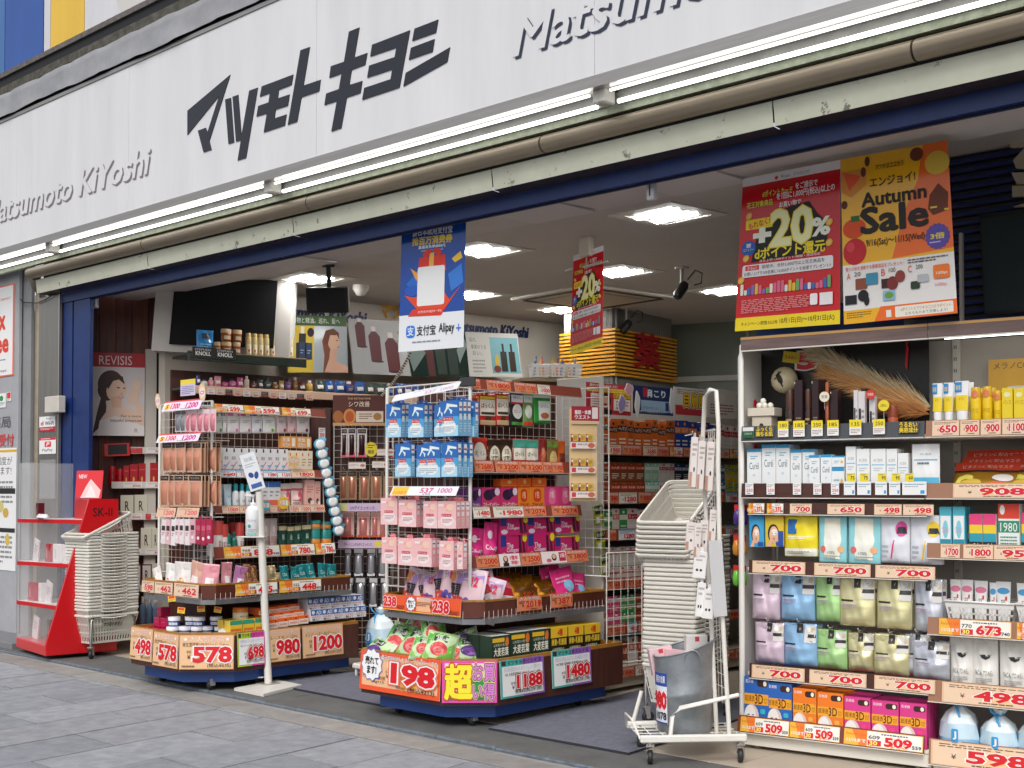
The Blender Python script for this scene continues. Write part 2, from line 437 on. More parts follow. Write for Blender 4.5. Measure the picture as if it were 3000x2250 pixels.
# shadowed roman lettering: white letters with a dark drop shadow
def shadowtext(a0, a1, z0, z1_, c, sh):
    b = MB(); cv = Canvas(b, w=1, h=1, y=4.934, eps=.0012)
    cv.T('Matsumoto KiYoshi', a0+sh[0], z0+sh[1], a1+sh[0], z1_+sh[1], mt(c, .4), bold=.018, shear=.22)
    cv.T('Matsumoto KiYoshi', a0, z0, a1, z1_, W, bold=.018, shear=.22); part(b, 'lettering', front)
ea, ez = FL.px(z1(985, 945)); ka, kz = FL.px(z1(515, 1280)); ba, bz = FL.px(z1(962, 1142))
wl_ = (ea-ka)/.395
shadowtext(ea-wl_-.02, ea-.02, kz+.012, ez, '#7d7378', (.016, -.014))
ma, mz = FL.px(z2(1118, 385)); mb_, mbz = FL.px(z2(1385, 42))
wr = wl_*1.02
shadowtext(ma, ma+wr, mz+.012, mbz, '#2d3246', (.018, -.016))
# crumpled metal flashing and gutter on top of the sign
b = MB(); nx = 150; vs = []; fs = []; rn = random.Random(5); ph = [rn.uniform(0, 6) for _ in range(6)]
for i in range(nx+1):
    x = -13.2+16.2*i/nx
    w1 = .5*math.sin(x*2.1+ph[0])+.5*math.sin(x*5.3+ph[1])
    for j, (zz, yy) in enumerate(((4.625, 4.908), (4.667, 4.914), (4.724, 4.92), (4.78, 4.918), (4.825, 4.918), (4.825, 5.056))):
        vs.append((x, yy+(.010*w1*(1 if j < 2 else .3)+.006*math.sin(x*11+j*2+ph[2])+.004*math.sin(x*23+j*4)) if j < 5 else yy, zz+(.014*w1 if j == 0 else 0)))
for i in range(nx):
    for j in range(5): a = i*6+j; fs.append((a, a+6, a+7, a+1))
b.add(vs, fs, mt('#a9a9ac', .42, metal=.35, var=.18, vscale=4, bump=.25, bscale=9), True)
b.box(-13.2, 5.02, 4.3, 3.0, 5.4, 4.82, '#55555a')
fls = b.build('roof_flashing'); tag(fls, 'crumpled grey metal flashing along the top of the white sign', 'flashing')
gut = empty('roof_gutter', loc=(-6, 4.95, 4.84)); tag(gut, 'mossy black gutter above the metal flashing', 'gutter')
moss = mt('#55534a', .9, var=.6, vscale=14, bump=.4, bscale=40)
b = MB(); b.box(-13.2, 4.924, 4.83, 3.0, 5.056, 4.898, moss); part(b, 'gutter_lip', gut)
b = MB(); b.box(-13.2, 4.976, 4.90, 3.0, 5.156, 5.005, mt('#1b1b1d', .6)); part(b, 'gutter_channel', gut)
b = MB(); b.box(-13.2, 4.956, 5.007, 3.0, 5.176, 5.05, mt('#6b6664', .9, var=.5, vscale=20)); part(b, 'gutter_rim', gut)
# upper storey cladding
UF = Face((0, 5.456), 0)
up = empty('upper_storey', loc=(-9, 5.45, 5.0)); tag(up, 'upper storey cladding in blue, white and yellow panels above the gutter', 'building')
def upx(x): return UF.px(z1(x, 200))[0]
cuts = [(-500, -150, '#e0dfe0'), (-150, 31, '#3f6fae'), (34, 281, '#2b56a3'), (285, 325, '#d9d8dc'), (328, 545, '#e8bd3e'), (548, 1100, '#d6d6da'), (1104, 2600, '#d6d6da')]
for x0, x1, c in cuts:
    a0 = upx(x0) if x0 > -400 else -15; a1 = upx(x1)
    b = MB(); b.box(a0+.003, 5.456, 4.8, a1-.003, 5.556, 8.0, mt(c, .35, var=.12, vscale=3, stretch=(1, 1, .3))); part(b, 'cladding_panel', up)
b = MB(); ca, cz = UF.px(z1(985, -140)); prof = []
for r_, rr_ in ((.36, .22),):
    n = 40; o = []; vs = []; fs = []
    for k in range(n+1):
        t = R(180+180*k/n)
        for rad, y in ((.37, 5.356), (.2, 5.356), (.37, 5.446), (.2, 5.446)): vs.append((ca+rad*math.cos(t)*1.1, y, cz+rad*math.sin(t)))
    for k in range(n):
        a = k*4
        for p, q in ((0, 1), (1, 3), (2, 0)): fs.append((a+p, a+q, a+4+q, a+4+p))
    b.add(vs, fs, mt('#cfccc8', .35)); part(b, 'channel_letter', up)
# light batten with bare fluorescent tubes under the sign
b = MB(); b.box(-13.2, 4.956, 3.424, 3.0, 5.156, 3.458, mt('#5e5a52', .6, var=.3, vscale=6)); b.box(-13.2, 5.116, 3.317, 3.0, 5.156, 3.424, mt('#b8bfa6', .55, var=.35, vscale=18))
under = b.build('sign_soffit'); tag(under, 'grimy metal soffit holding the fluorescent lamps beneath the sign', 'soffit')
tubem = mt('#ffffff', .3, emit=3.6, ecol='#fffbe8')
def lampx(x, y): return Face((0, 5.026), 0).px((x, y))[0]
ends = [lampx(-560, 940), lampx(155, 735), lampx(800, 553), lampx(1770, 305), lampx(3050, -30), lampx(3800, -200)]
for i in range(len(ends)-1):
    x0, x1 = ends[i]+.02, ends[i+1]-.02
    L = empty('fluorescent_lamp', loc=((x0+x1)/2, 5.036, 3.419))
    tag(L, ['bare fluorescent lamp pair under the sign beyond the left frame edge', 'bare fluorescent lamp pair at the far left under the sign', 'bare fluorescent lamp pair under the black katakana lettering', 'bare fluorescent lamp pair under the right half of the sign', 'bare fluorescent lamp pair at the upper right corner of the picture'][i], 'lamp', 'fluorescent lamps under the sign')
    for y, z, r_ in ((4.991, 3.394, .0075), (5.056, 3.351, .0115)):
        b = MB(); b.tube([(x0+.05, y, z), (x1-.05, y, z)], r_, tubem, 10); part(b, 'tube', L)
    for x in (x0, x1):
        b = MB(); b.box(x-.02, 4.976, 3.34, x+.02, 5.071, 3.423, mt('#d8d5cc', .4), bev=.008); part(b, 'lamp_holder', L)
    b = MB(); b.box(x0+.03, 5.081, 3.351, x1-.03, 5.091, 3.419, mt('#8f8f8a', .5, var=.2, vscale=8)); part(b, 'reflector', L)
# bronze pipe and painted frieze
pipe = empty('drain_pipe', loc=(-6, 5.116, 3.25)); tag(pipe, 'long bronze round pipe running below the fluorescent lamps', 'pipe')
bronze = mt('#968975', .36, metal=.4, var=.18, vscale=5, stretch=(.4, 2, 2))
pe = [Face((0, 5.106), 0).px((x, 500))[0] for x in (88, 428, 910, 1594, 2685, 3700)]
for i in range(5):
    b = MB(); b.tube([(pe[i]+.006, 5.111, 3.244), (pe[i+1]-.006, 5.111, 3.244)], .048, bronze, 16); part(b, 'pipe_section', pipe)
    b = MB(); b.tube([(pe[i+1]-.006, 5.111, 3.244), (pe[i+1]+.006, 5.111, 3.244)], .042, mt('#2e281e', .7), 16); part(b, 'joint_ring', pipe)
fz = empty('frieze', loc=(-6, 5.156, 3.092)); tag(fz, 'pale painted frieze with flaking patches across the top of the opening', 'frieze')
frm = mt('#cdceba', .4, var=.12, vscale=3)
def peel(m):
    n = m.node_tree.nodes; l = m.node_tree.links; bs = n['Principled BSDF']
    tc = n.new('ShaderNodeTexCoord'); t = n.new('ShaderNodeTexNoise'); t.inputs['Scale'].default_value = 7; t.inputs['Detail'].default_value = 9; t.inputs['Roughness'].default_value = .75
    l.new(tc.outputs['Object'], t.inputs['Vector'])
    cr = n.new('ShaderNodeValToRGB'); cr.color_ramp.elements[0].position = .60; cr.color_ramp.elements[1].position = .615
    l.new(t.outputs['Fac'], cr.inputs['Fac'])
    mx = n.new('ShaderNodeMix'); mx.data_type = 'RGBA'; l.new(cr.outputs[0], mx.inputs['Factor'])
    src = bs.inputs['Base Color'].links[0].from_socket if bs.inputs['Base Color'].links else None
    if src: l.new(src, mx.inputs['A'])
    mx.inputs['B'].default_value = lin('#7d7a6d'); l.new(mx.outputs['Result'], bs.inputs['Base Color'])
peel(frm)
fe = [Face((0, 5.156), 0).px((x, 650))[0] for x in (110, 436, 862, 1445, 2270, 3400)]
soff = mt('#5a4a40', .25, metal=.6, var=.3, vscale=6)
for i in range(5):
    x0, x1 = fe[i]+.004, fe[i+1]-.004
    b = MB(); b.add([(x0, 5.156, 3.07), (x1, 5.156, 3.07), (x1, 5.141, 3.188), (x0, 5.141, 3.188), (x0, 5.256, 3.188), (x1, 5.256, 3.188)], [(0, 1, 2, 3), (3, 2, 5, 4)], frm)
    b.add([(x0, 5.156, 3.07), (x0, 5.276, 3.061), (x1, 5.276, 3.061), (x1, 5.156, 3.07)], [(0, 1, 2, 3)], soff); part(b, 'frieze_panel', fz)
b = MB(); b.box(fe[0], 5.216, 3.188, 1, 5.456, 3.464, mt('#1e1d1a', .8)); part(b, 'backing', fz)
navy = mt('#16306a', .35, var=.25, vscale=9)
b = MB(); XR = Face((0, 5.29), 0).px((169, 900))[0]; b.box(XR, 5.281, 2.98, 3.0, 5.316, 3.092, navy); b.box(XR, 5.318, 2.969, 3.0, 5.331, 3.002, mt('#101d40', .4)); b.box(XR, 5.333, 2.997, 3.0, 5.356, 3.092, navy)
sr = b.build('shutter_rail'); tag(sr, 'scratched dark blue shutter rail across the top of the opening', 'shutter rail')
# left jamb
def jx(x, y=1300, Y=5.256): return Face((0, Y), 0).px((x, y))[0]
stn = mt('#a5a09a', .3, metal=.8, var=.15, vscale=3, stretch=(4, 1, .3))
jb = empty('left_jamb', loc=(-9.2, 5.356, 0)); tag(jb, 'stainless column and dark blue shutter guide at the left of the opening', 'door jamb')
b = MB(); b.box(jx(110), 5.256, 0, jx(169), 5.29, 3.061, stn, bev=.004); part(b, 'stainless_column', jb)
b = MB(); b.box(jx(169)+.002, 5.296, 0, jx(196), 5.33, 2.98, navy); part(b, 'shutter_guide', jb)
b = MB(); b.box(jx(196)+.002, 5.311, 0, jx(200), 5.33, 2.98, mt('#0a0f1e', .6)); part(b, 'guide_slot', jb)
b = MB(); b.box(jx(200)+.002, 5.296, 0, jx(247), 5.33, 2.98, navy); part(b, 'shutter_guide', jb)
wallm = mt('#a3a4a8', .7, var=.12, vscale=5, bump=.1, bscale=30)
lw = empty('left_wall', loc=(-10, 4.8, 0)); tag(lw, 'grey pillar wall with posters at the left edge', 'wall')
b = MB(); b.box(-14, 5.225, 0, jx(51, Y=5.225), 5.26, 3.45, wallm, bev=.005); part(b, 'wall', lw)
b = MB(); b.box(jx(51, Y=5.27)-.3, 5.27, 0, jx(84), 5.30, 3.6, mt('#8d8e90', .6, var=.15, vscale=4)); part(b, 'pilaster', lw)
b = MB(); b.box(-14, 4.85, -.02, jx(40, Y=4.85), 5.224, .05, mt('#77787c', .7), bev=.004); part(b, 'plinth', lw)
dp = MB(); dp.tube([(jx(96), 5.32, 0), (jx(96), 5.32, 3.09), (jx(96)+.02, 5.27, 3.18), (pe[0]+.02, 5.15, 3.24)], .05, bronze, 14)
tag(dp.build('downpipe'), 'bronze vertical downpipe beside the stainless column', 'pipe')
cb = MB(); pts = [Face((0, 5.24), 0).px(zA(x, y)) for x, y in ((125, 60), (118, 260), (150, 300), (240, 305), (290, 285), (330, 262))]
cb.tube([(a, 5.24, z) for a, z in pts], .005, mt('#3a3834', .6), 5); tag(cb.build('cable'), 'thin dark cable looping at the top of the left column', 'cable')
mtb = MB(); a0, z0 = Face((0, 5.21), 0).px(zA(305, 1020)); a1, z1__ = Face((0, 5.21), 0).px(zA(395, 905)); mtb.box(a0, 5.185, z0, a1, 5.255, z1__, mt('#c9c4bb', .4, var=.1, vscale=6), bev=.006)
tag(mtb.build('switch_box'), 'beige metal switch box on the stainless column', 'switch box')
# stickers on the column
def sticker(name, label, cat, face, zm, x0, yt, x1, yb, draw, d=0, group=None, thick=.002, mat='#f4f4f4'):
    a0, zb = face.px(zm(x0, yb), d); a1, zt = face.px(zm(x1, yt), d); w = a1-a0; h = zt-zb
    b = MB(); b.box(0, 0, 0, w, thick, h, mt(mat, .35)); draw(Canvas(b, w=w, h=h))
    return tag(b.build(name, M=face.M(a0, zb, d+0)), label, cat, group)
JF = Face((0, 5.253), 0)
def wifi(c):
    c.rect(0, 0, 1, .3, '#b3132b'); c.T('Free', .45, .78, .75, .92, '#333'); c.T('d', .1, .42, .26, .68, '#c00020', bold=.03); c.T('Wi-Fi', .36, .42, .92, .66, '#222', bold=.02); c.lines(.08, .08, .9, .24, 2, '#e8d0d4')
sticker('wifi_sticker', 'white and red wireless internet sticker on the stainless column', 'sticker', JF, zA, 254, 1035, 358, 1140, wifi, -.003)
def pay(c):
    c.rect(0, .84, 1, 1, '#d62a2a'); c.lines(.1, .88, .9, .96, 1, '#fff'); c.rr(.33, .42, .72, .75, '#e03030'); c.T('P', .43, .47, .63, .7, '#fff', bold=.03, shear=.2); c.T('PayPay', .2, .12, .82, .32, '#333')
sticker('payment_sticker', 'white payment sticker with a red square mark under the wireless sticker', 'sticker', JF, zA, 254, 1173, 362, 1285, pay, -.003)
LW = Face((0, 5.222), 0)
def tax(c):
    c.rect(0, 0, 1, 1, '#f2f0ee')
    c.rect(0, 0, 1, .015, '#e8623c'); c.rect(.965, 0, 1, 1, '#e8623c'); c.rect(0, .985, 1, 1, '#e8623c'); c.T('Welcome to Japan!', .1, .83, .9, .87, '#d9432c'); c.T('Tax', .35, .52, .78, .73, '#d9432c', bold=.04); c.T('Free', .3, .27, .86, .47, '#d9432c', bold=.04); c.lines(.2, .14, .8, .2, 2, '#888'); c.T('Visa & Mastercard', .3, .05, .82, .08, '#444')
sticker('tax_free_poster', 'white poster with orange lettering on the grey left wall', 'poster', LW, zA, -170, 175, 95, 808, tax, -.003)
def st2(c): c.rr(.05, .1, .9, .95, '#e9efe9'); c.ell(.4, .65, .25, .2, '#2f8a4d'); c.lines(.1, .15, .85, .4, 3, '#5a6a60')
sticker('green_sticker', 'small white and green sticker on the grey left wall', 'sticker', LW, zA, -10, 888, 38, 985, st2, -.003)
sticker('red_sticker', 'tiny red sticker next to the green one on the left wall', 'sticker', LW, zA, 42, 880, 72, 942, lambda c: (c.rect(.1, .3, .9, .95, '#d23a3a'), c.lines(.1, .05, .9, .28, 2, '#777')), -.003)
b = MB(); a0, zz = LW.px(zA(-60, 1120), -.002); a1, zt = LW.px(zA(68, 1035), -.002); c = Canvas(b, y=5.224, eps=.003); c.T('薬局', a0, zz, a1, zt, '#63646c', bold=.01)
a0, zz = LW.px(zA(-120, 1240), -.002); a1, zt = LW.px(zA(90, 1150), -.002); c.T('処方箋受付', a0-.12, zz, a1, zt, '#d84040', bold=.012)
part(b, 'wall_lettering', lw)
def notice(c):
    c.rect(0, .965, 1, .985, '#d9a92c'); c.T('免税制度が', .2, .86, .9, .93, '#333'); c.T('変わります!', .2, .78, .88, .85, '#333'); c.lines(.15, .5, .92, .74, 6, '#8a8a8a'); c.rect(.3, .625, .98, .67, '#2b2b2b'); c.ell(.6, .52, .1, .05, '#cbbf7a'); c.ell(.75, .47, .07, .04, '#c8a54c'); c.rect(.3, .31, .98, .345, '#2b2b2b'); c.lines(.15, .05, .92, .29, 6, '#8a8a8a'); c.ell(.8, .25, .05, .05, '#d0b54e')
sticker('tax_notice', 'white notice sheet with black and yellow bands low on the left wall', 'notice', LW, zL, -90, 780, 62, 1228, notice, -.003)

# ------------------------------------------------------------------ interior shell
CZ = 3.16
ceil = mt('#cbc4be', .8, var=.06, vscale=3)
b = MB(); b.add([(-14, 5.95, CZ), (2, 5.95, CZ), (2, 16, CZ), (-14, 16, CZ)], [(3, 2, 1, 0)], ceil); kind(b.build('ceiling'), 'structure')
b = MB(); b.add([(-10.3, 5.36, 3.045), (2, 5.36, 3.045), (2, 5.95, 3.06), (-10.3, 5.95, 3.06), (-10.3, 5.95, CZ), (2, 5.95, CZ)], [(3, 2, 1, 0), (3, 4, 5, 2)], mt('#cfc8c4', .6, var=.05, vscale=4))
sof = kind(b.build('entrance_soffit'), 'structure')
for x in (-7.9, -5.4, -4.3, -2.6):
    b = MB(); b.box(x, 5.37, 3.04, x+.5, 5.90, 3.052, mt('#d3cdca', .55)); part(b, 'access_panel', sof)
LAMP = mt('#ffffff', .4, emit=75, ecol='#fff8ec')
lamps = [(1957, 628), (1418, 733), (1815, 795), (2135, 850), (1655, 905), (915, 815), (1385, 863)]
lampdesc = ['nearest square ceiling lamp between the two red posters', 'square ceiling lamp just right of the blue hanging poster', 'square ceiling lamp behind the small red poster', 'square ceiling lamp left of the large red poster', 'small square ceiling lamp farthest back near the yellow slats', 'square ceiling lamp behind the black speaker', 'farther square ceiling lamp below the first one by the blue poster']
for i, (x, y) in enumerate(lamps):
    P = ground(x, y, CZ)
    o = empty('ceiling_lamp', M=Matrix.Translation(P) @ Matrix.Rotation(R(-6), 4, 'Z')); tag(o, lampdesc[i], 'ceiling lamp', 'square ceiling lamps')
    b = MB()
    for x0, y0, x1, y1 in ((-.28, -.28, .28, -.2), (-.28, .2, .28, .28), (-.28, -.2, -.2, .2), (.2, -.2, .28, .2)): b.box(x0, y0, -.008, x1, y1, .0, '#d9d4cb')
    f = b.build('frame', o, Matrix.Identity(4))
    for k in (-1, 1):
        b = MB(); b.tube([(-.19, k*.09, .025), (.16, k*.09, .025)], .045, LAMP, 10); b.build('tube', o, Matrix.Identity(4))
        b = MB(); b.box(.16, k*.09-.06, -.007, .2, k*.09+.06, .01, '#8b877f'); b.build('socket', o, Matrix.Identity(4))
    b = MB(); b.box(-.2, -.2, -.004, .2, .2, -.002, mt('#e8e4da', .4)); b.build('tray', o, Matrix.Identity(4))
P = ground(1735, 868, CZ); o = empty('air_conditioner', M=Matrix.Translation(P) @ Matrix.Rotation(R(-6), 4, 'Z')); tag(o, 'square ceiling cassette air conditioner behind the small red poster', 'air conditioner')
b = MB(); b.box(-.55, -.55, -.03, .55, .55, 0, mt('#c9c2b6', .5), bev=.01); b.build('panel', o, Matrix.Identity(4))
for x0, y0, x1, y1 in ((-.45, -.5, .45, -.44), (-.45, .44, .45, .5), (-.5, -.43, -.44, .43), (.44, -.43, .5, .43)):
    b = MB(); b.box(x0, y0, -.034, x1, y1, -.028, '#2a2623'); b.build('vent', o, Matrix.Identity(4))
b = MB(); b.box(-.35, -.35, -.037, .35, .35, -.031, '#bdb6aa'); b.build('grille', o, Matrix.Identity(4))
def seccam(x, y, label):
    P = ground(x, y, CZ); o = empty('security_camera', M=Matrix.Translation(P)); tag(o, label, 'camera', 'security cameras')
    b = MB(); b.lathe([(.06, -.015), (.06, 0)], mt('#c4beb4')); b.tube([(0, 0, 0), (0, 0, -.14)], .014, '#b0aaa2'); b.build('mount', o, Matrix.Identity(4))
    b = MB(); b.lathe([(.03, 0), (.042, .02), (.042, .13), (.03, .15)], mt('#1e1c1b', .4), 12, at=(.02, .03, -.13), ax=(-.3, -.5, -.8)); b.build('body', o, Matrix.Identity(4))
    b = MB(); b.tube([(.03, .04, -.1), (.1, .05, -.03), (.16, .06, -.06), (.15, .06, -.14), (.09, .05, -.15)], .006, '#2b2927'); b.build('cord', o, Matrix.Identity(4))
seccam(1997, 783, 'black security camera on the ceiling left of the large red poster'); seccam(1835, 902, 'small black security camera in front of the yellow slats')
dm = MB(); P = ground(1057, 835, CZ); dm.lathe([(.07, 0), (.07, -.04), (.055, -.06), (.04, -.09), (.001, -.1)], mt('#d5d0c8', .3), 14); tag(dm.build('dome_camera', M=Matrix.Translation(P)), 'white dome camera on the ceiling right of the black speaker', 'camera')
P = ground(962, 775, CZ); o = empty('speaker', M=Matrix.Translation(P) @ Matrix.Rotation(R(40), 4, 'Z') @ Matrix.Rotation(R(12), 4, 'X')); tag(o, 'black loudspeaker hanging from the ceiling', 'speaker')
b = MB(); b.tube([(0, 0, 0), (0, 0, -.2)], .02, '#141414'); b.lathe([(.05, -.02), (.05, 0)], '#141414'); b.build('bracket', o, Matrix.Identity(4))
b = MB(); b.prism([(-.17, -.1), (.17, -.1), (.14, .1), (-.14, .1)], -.38, -.18, mt('#151415', .5)); b.box(-.155, -.112, -.365, .155, -.1, -.195, mt('#1d1c1d', .8, bump=.3, bscale=200), bev=.02); b.build('cabinet', o, Matrix.Identity(4))
wm = mt('#c9c0b2', .7, var=.06, vscale=2)
WB = Face((-9.75, 6.1), 81.5)     # rear-left wall carrying the shop name
b = MB(); p0 = WB.o-WB.u*.2; p1 = WB.o+WB.u*6.6
b.prism([(p0.x, p0.y), (p1.x, p1.y), (p1.x-.1, p1.y+.1), (p0.x-.1, p0.y)], 0, CZ, wm); bw = kind(b.build('interior_wall'), 'structure')
b = MB(); b.add([(-14, 13.5, 0), (2, 13.5, 0), (2, 13.5, CZ), (-14, 13.5, CZ)], [(0, 1, 2, 3)], mt('#8f9188', .5)); kind(b.build('rear_wall'), 'structure')
b = MB(); b.add([(-13.9, 5.6, 0), (-13.9, 13.5, 0), (-13.9, 13.5, CZ), (-13.9, 5.6, CZ)], [(0, 1, 2, 3)], wm); kind(b.build('side_wall'), 'structure')
b = MB(); b.add([(1.0, 5.5, 0), (1.0, 13.5, 0), (1.0, 13.5, CZ), (1.0, 5.5, CZ)], [(0, 1, 2, 3)], wm); kind(b.build('side_wall'), 'structure')
# ------------------------------------------------------------------ builders for shelf goods and price cards
RED = '#d5202c'; WOODT = '#5a2f22'
def sideprint(b, w, dp, h, draw):
    c = Canvas(b, w=dp, h=h); c.P = lambda x, z: (w+c.eps*c.k, x*dp, z*h); draw(c)
def topprint(b, w, dp, h, col): b.box(.001, .001, h-.001, w-.001, dp-.001, h+.0004, col)
def carton(dp, col, draw=None, side=None, top=None, gl=.4):
    def fn(w, h):
        b = MB(); b.box(0, 0, 0, w, dp, h, mt(col, gl), bev=.0012)
        if draw: draw(Canvas(b, w=w, h=h))
        if side: sideprint(b, w, dp, h, side)
        if top: topprint(b, w, dp, h, mt(top, gl))
        return b.build('box')
    return fn
def hangbox(dp, col, draw, side=None, tab='#3a62ac'):
    def fn(w, h):
        b = MB(); b.box(0, 0, 0, w, dp, h, mt(col, .35), bev=.001)
        draw(Canvas(b, w=w, h=h))
        if side: sideprint(b, w, dp, h, side)
        b.extr([(w*.3, h), (w*.7, h), (w*.66, h+.022), (w*.34, h+.022)], dp-.004, dp-.002, mt(tab, .4))
        return b.build('hanging_box')
    return fn
def pouchfn(w, h, dp, full=.8, seed=1, top=.12):
    rn = random.Random(seed); ph = [rn.uniform(0, 6.3) for _ in range(6)]
    def f(x, z):
        u = min(1, max(0, x/w)); v = min(1, max(0, z/h))
        sx = 1-abs(2*u-1)**2.4
        sz = (v/.12 if v < .12 else 1) if v < .45 else max(top*.2, 1-((v-.45)/(1-top-.45)))**.8 if v < 1-top else 0
        cr = .09*math.sin(9*u+ph[0]+4*v)+.08*math.sin(14*v+ph[1]-5*u)+.05*math.sin(23*u+ph[2]+11*v)
        return -dp*.5*(full*sx*min(1, sz*.75+.25*(v < .45))+cr*sx*(.4+.6*(v < .9)))
    return f
def pouch(dp, col, draw=None, full=.8, r=.3, metal=0, top=.12, hang=True, back=None, seed=1, bump=.12):
    def fn(w, h):
        f = pouchfn(w, h, dp, full, seed, top); b = MB(); m = mt(col, r, metal=metal, bump=bump, bscale=14); g = 16; vs = []; fs = []
        for j in range(g+1):
            for i in range(g+1): x = w*i/g; z = h*j/g; vs.append((x, dp/2+f(x, z), z))
        n = len(vs)
        for j in range(g+1):
            for i in range(g+1): x = w*i/g; z = h*j/g; vs.append((x, dp/2+.001-f(x, z)*.8, z))
        for j in range(g):
            for i in range(g): a = j*(g+1)+i; fs += [(a, a+1, a+g+2, a+g+1), (n+a+1, n+a, n+a+g+1, n+a+g+2)]
        for i in range(g): fs += [(i+1, i, n+i, n+i+1), (g*(g+1)+i, g*(g+1)+i+1, n+g*(g+1)+i+1, n+g*(g+1)+i)]; fs += [(i*(g+1), (i+1)*(g+1), n+(i+1)*(g+1), n+i*(g+1)), ((i+1)*(g+1)+g, i*(g+1)+g, n+i*(g+1)+g, n+(i+1)*(g+1)+g)]
        b.add(vs, fs, m, True)
        if draw: draw(Canvas(b, fn=f, w=w, h=h, y=dp/2-.001-dp*.015, grid=12, eps=.0003))
        return b.build('pouch')
    return fn
def bag(dp, col, draw=None, seed=1, r=.18, crush=1.0, metal=0):
    """pillow bag with crimped ends, glossy and crumpled"""
    def fn(w, h):
        rn = random.Random(seed); ph = [rn.uniform(0, 6.3) for _ in range(8)]
        def f(x, z):
            u = min(1, max(0, x/w)); v = min(1, max(0, z/h))
            base = max(0, 1-abs(2*u-1)**2.2)**.7*max(0, 1-abs(2*v-1)**2.6)**.75
            cr = .10*math.sin(7*u+ph[0]+5*v)+.08*math.sin(12*v+ph[1]-6*u)+.06*math.sin(21*u+9*v+ph[2])+.05*math.sin(27*v-13*u+ph[3])
            return -dp*.5*base*(1+crush*cr)-.004*math.sin(30*u+ph[4])*(abs(2*v-1) > .85)
        b = MB(); g = 18; vs = []; fs = []; m = mt(col, r, metal=metal, bump=.3, bscale=18)
        for sgn in (1, -.7):
            for j in range(g+1):
                for i in range(g+1): x = w*i/g; z = h*j/g; vs.append((x, dp/2+f(x, z)*sgn, z))
        n = (g+1)**2
        for j in range(g):
            for i in range(g): a = j*(g+1)+i; fs += [(a, a+1, a+g+2, a+g+1), (n+a+1, n+a, n+a+g+1, n+a+g+2)]
        b.add(vs, fs, m, True)
        if draw: draw(Canvas(b, fn=f, w=w, h=h, y=dp/2-.001, grid=12, eps=.0004))
        return b.build('bag')
    return fn
def tubeprod(col, cap, draw=None, flip=True, capcol2=None):
    """squeeze tube standing on its cap"""
    def fn(w, h):
        b = MB(); rings = []; n = 14
        for k in range(7):
            v = k/6; z = h*(.16+.84*v); rx = w*(.36+.14*v); ry = w*.36*(1-v)+.0015; rings.append((rx, ry, z))
        vs = []; fs = []
        for rx, ry, z in rings:
            for i in range(n): t = 2*math.pi*i/n; vs.append((w/2+rx*math.cos(t), w*.4+ry*math.sin(t), z))
        for k in range(6):
            for i in range(n): j = (i+1) % n; fs.append((k*n+i, k*n+j, k*n+n+j, k*n+n+i))
        b.add(vs, fs, mt(col, .3), True); b.add(vs[-n:], [tuple(range(n))], mt(col, .3))
        if draw:
            f = lambda x, z: -(w*.36*(1-max(0, (z/h-.16)/.84))+.0015)*math.sqrt(max(.02, 1-((x-w/2)/(w*.5))**2))
            draw(Canvas(b, fn=f, w=w, h=h, y=w*.4, grid=6, eps=.0007))
        o = b.build('tube')
        c = MB(); c.lathe([(w*.34, 0), (w*.35, h*.02), (w*.33, h*.155)], mt(cap, .3), 14, at=(w/2, w*.4, 0)); c.build('cap', o, Matrix.Identity(4))
        return o
    return fn
def bottle(col, cap, prof=None, capprof=None, draw=None, r=.25, metal=0, capmetal=0, alpha=1):
    pr = prof or [(.46, 0), (.5, .03), (.5, .62), (.42, .72), (.2, .78), (.18, .8)]
    cp = capprof or [(.24, .8), (.24, .98), (.2, 1.0)]
    def fn(w, h):
        b = MB(); b.lathe([(q*w, z*h) for q, z in pr], mt(col, r, metal=metal), 16, at=(w/2, w/2, 0))
        if draw:
            mr = max(q for q, z in pr)*w; f = lambda x, z: -math.sqrt(max(1e-6, mr**2-min(mr*.97, abs(x-w/2))**2))
            draw(Canvas(b, fn=f, w=w, h=h, y=w/2, grid=8, eps=.0006))
        o = b.build('bottle')
        c = MB(); c.lathe([(q*w, z*h) for q, z in cp], mt(cap, .3, metal=capmetal), 14, at=(w/2, w/2, 0)); c.build('cap', o, Matrix.Identity(4))
        return o
    return fn
def jar(col, cap, draw=None, split=.6):
    return bottle(col, cap, [(.48, 0), (.5, .04), (.5, split-.04), (.46, split)], [(.5, split), (.5, .97), (.47, 1.0)], draw)
CANP = [(.47, 0), (.48, .02), (.48, .8), (.42, .84)]; CANC = [(.42, .84), (.42, .97), (.36, 1)]
def pump(col, cap, draw=None):
    def fn(w, h):
        o = bottle(col, cap, [(.42, 0), (.5, .03), (.5, .6), (.4, .7), (.16, .74)], [(.2, .74), (.2, .8), (.06, .81), (.06, .92), (.1, .93), (.1, .98)], draw)(w, h)
        c = MB(); c.box(-w*.05, w*.42, h*.94, w*.6, w*.58, h, mt(cap, .35), bev=.004); c.build('nozzle', o, Matrix.Identity(4))
        return o
    return fn
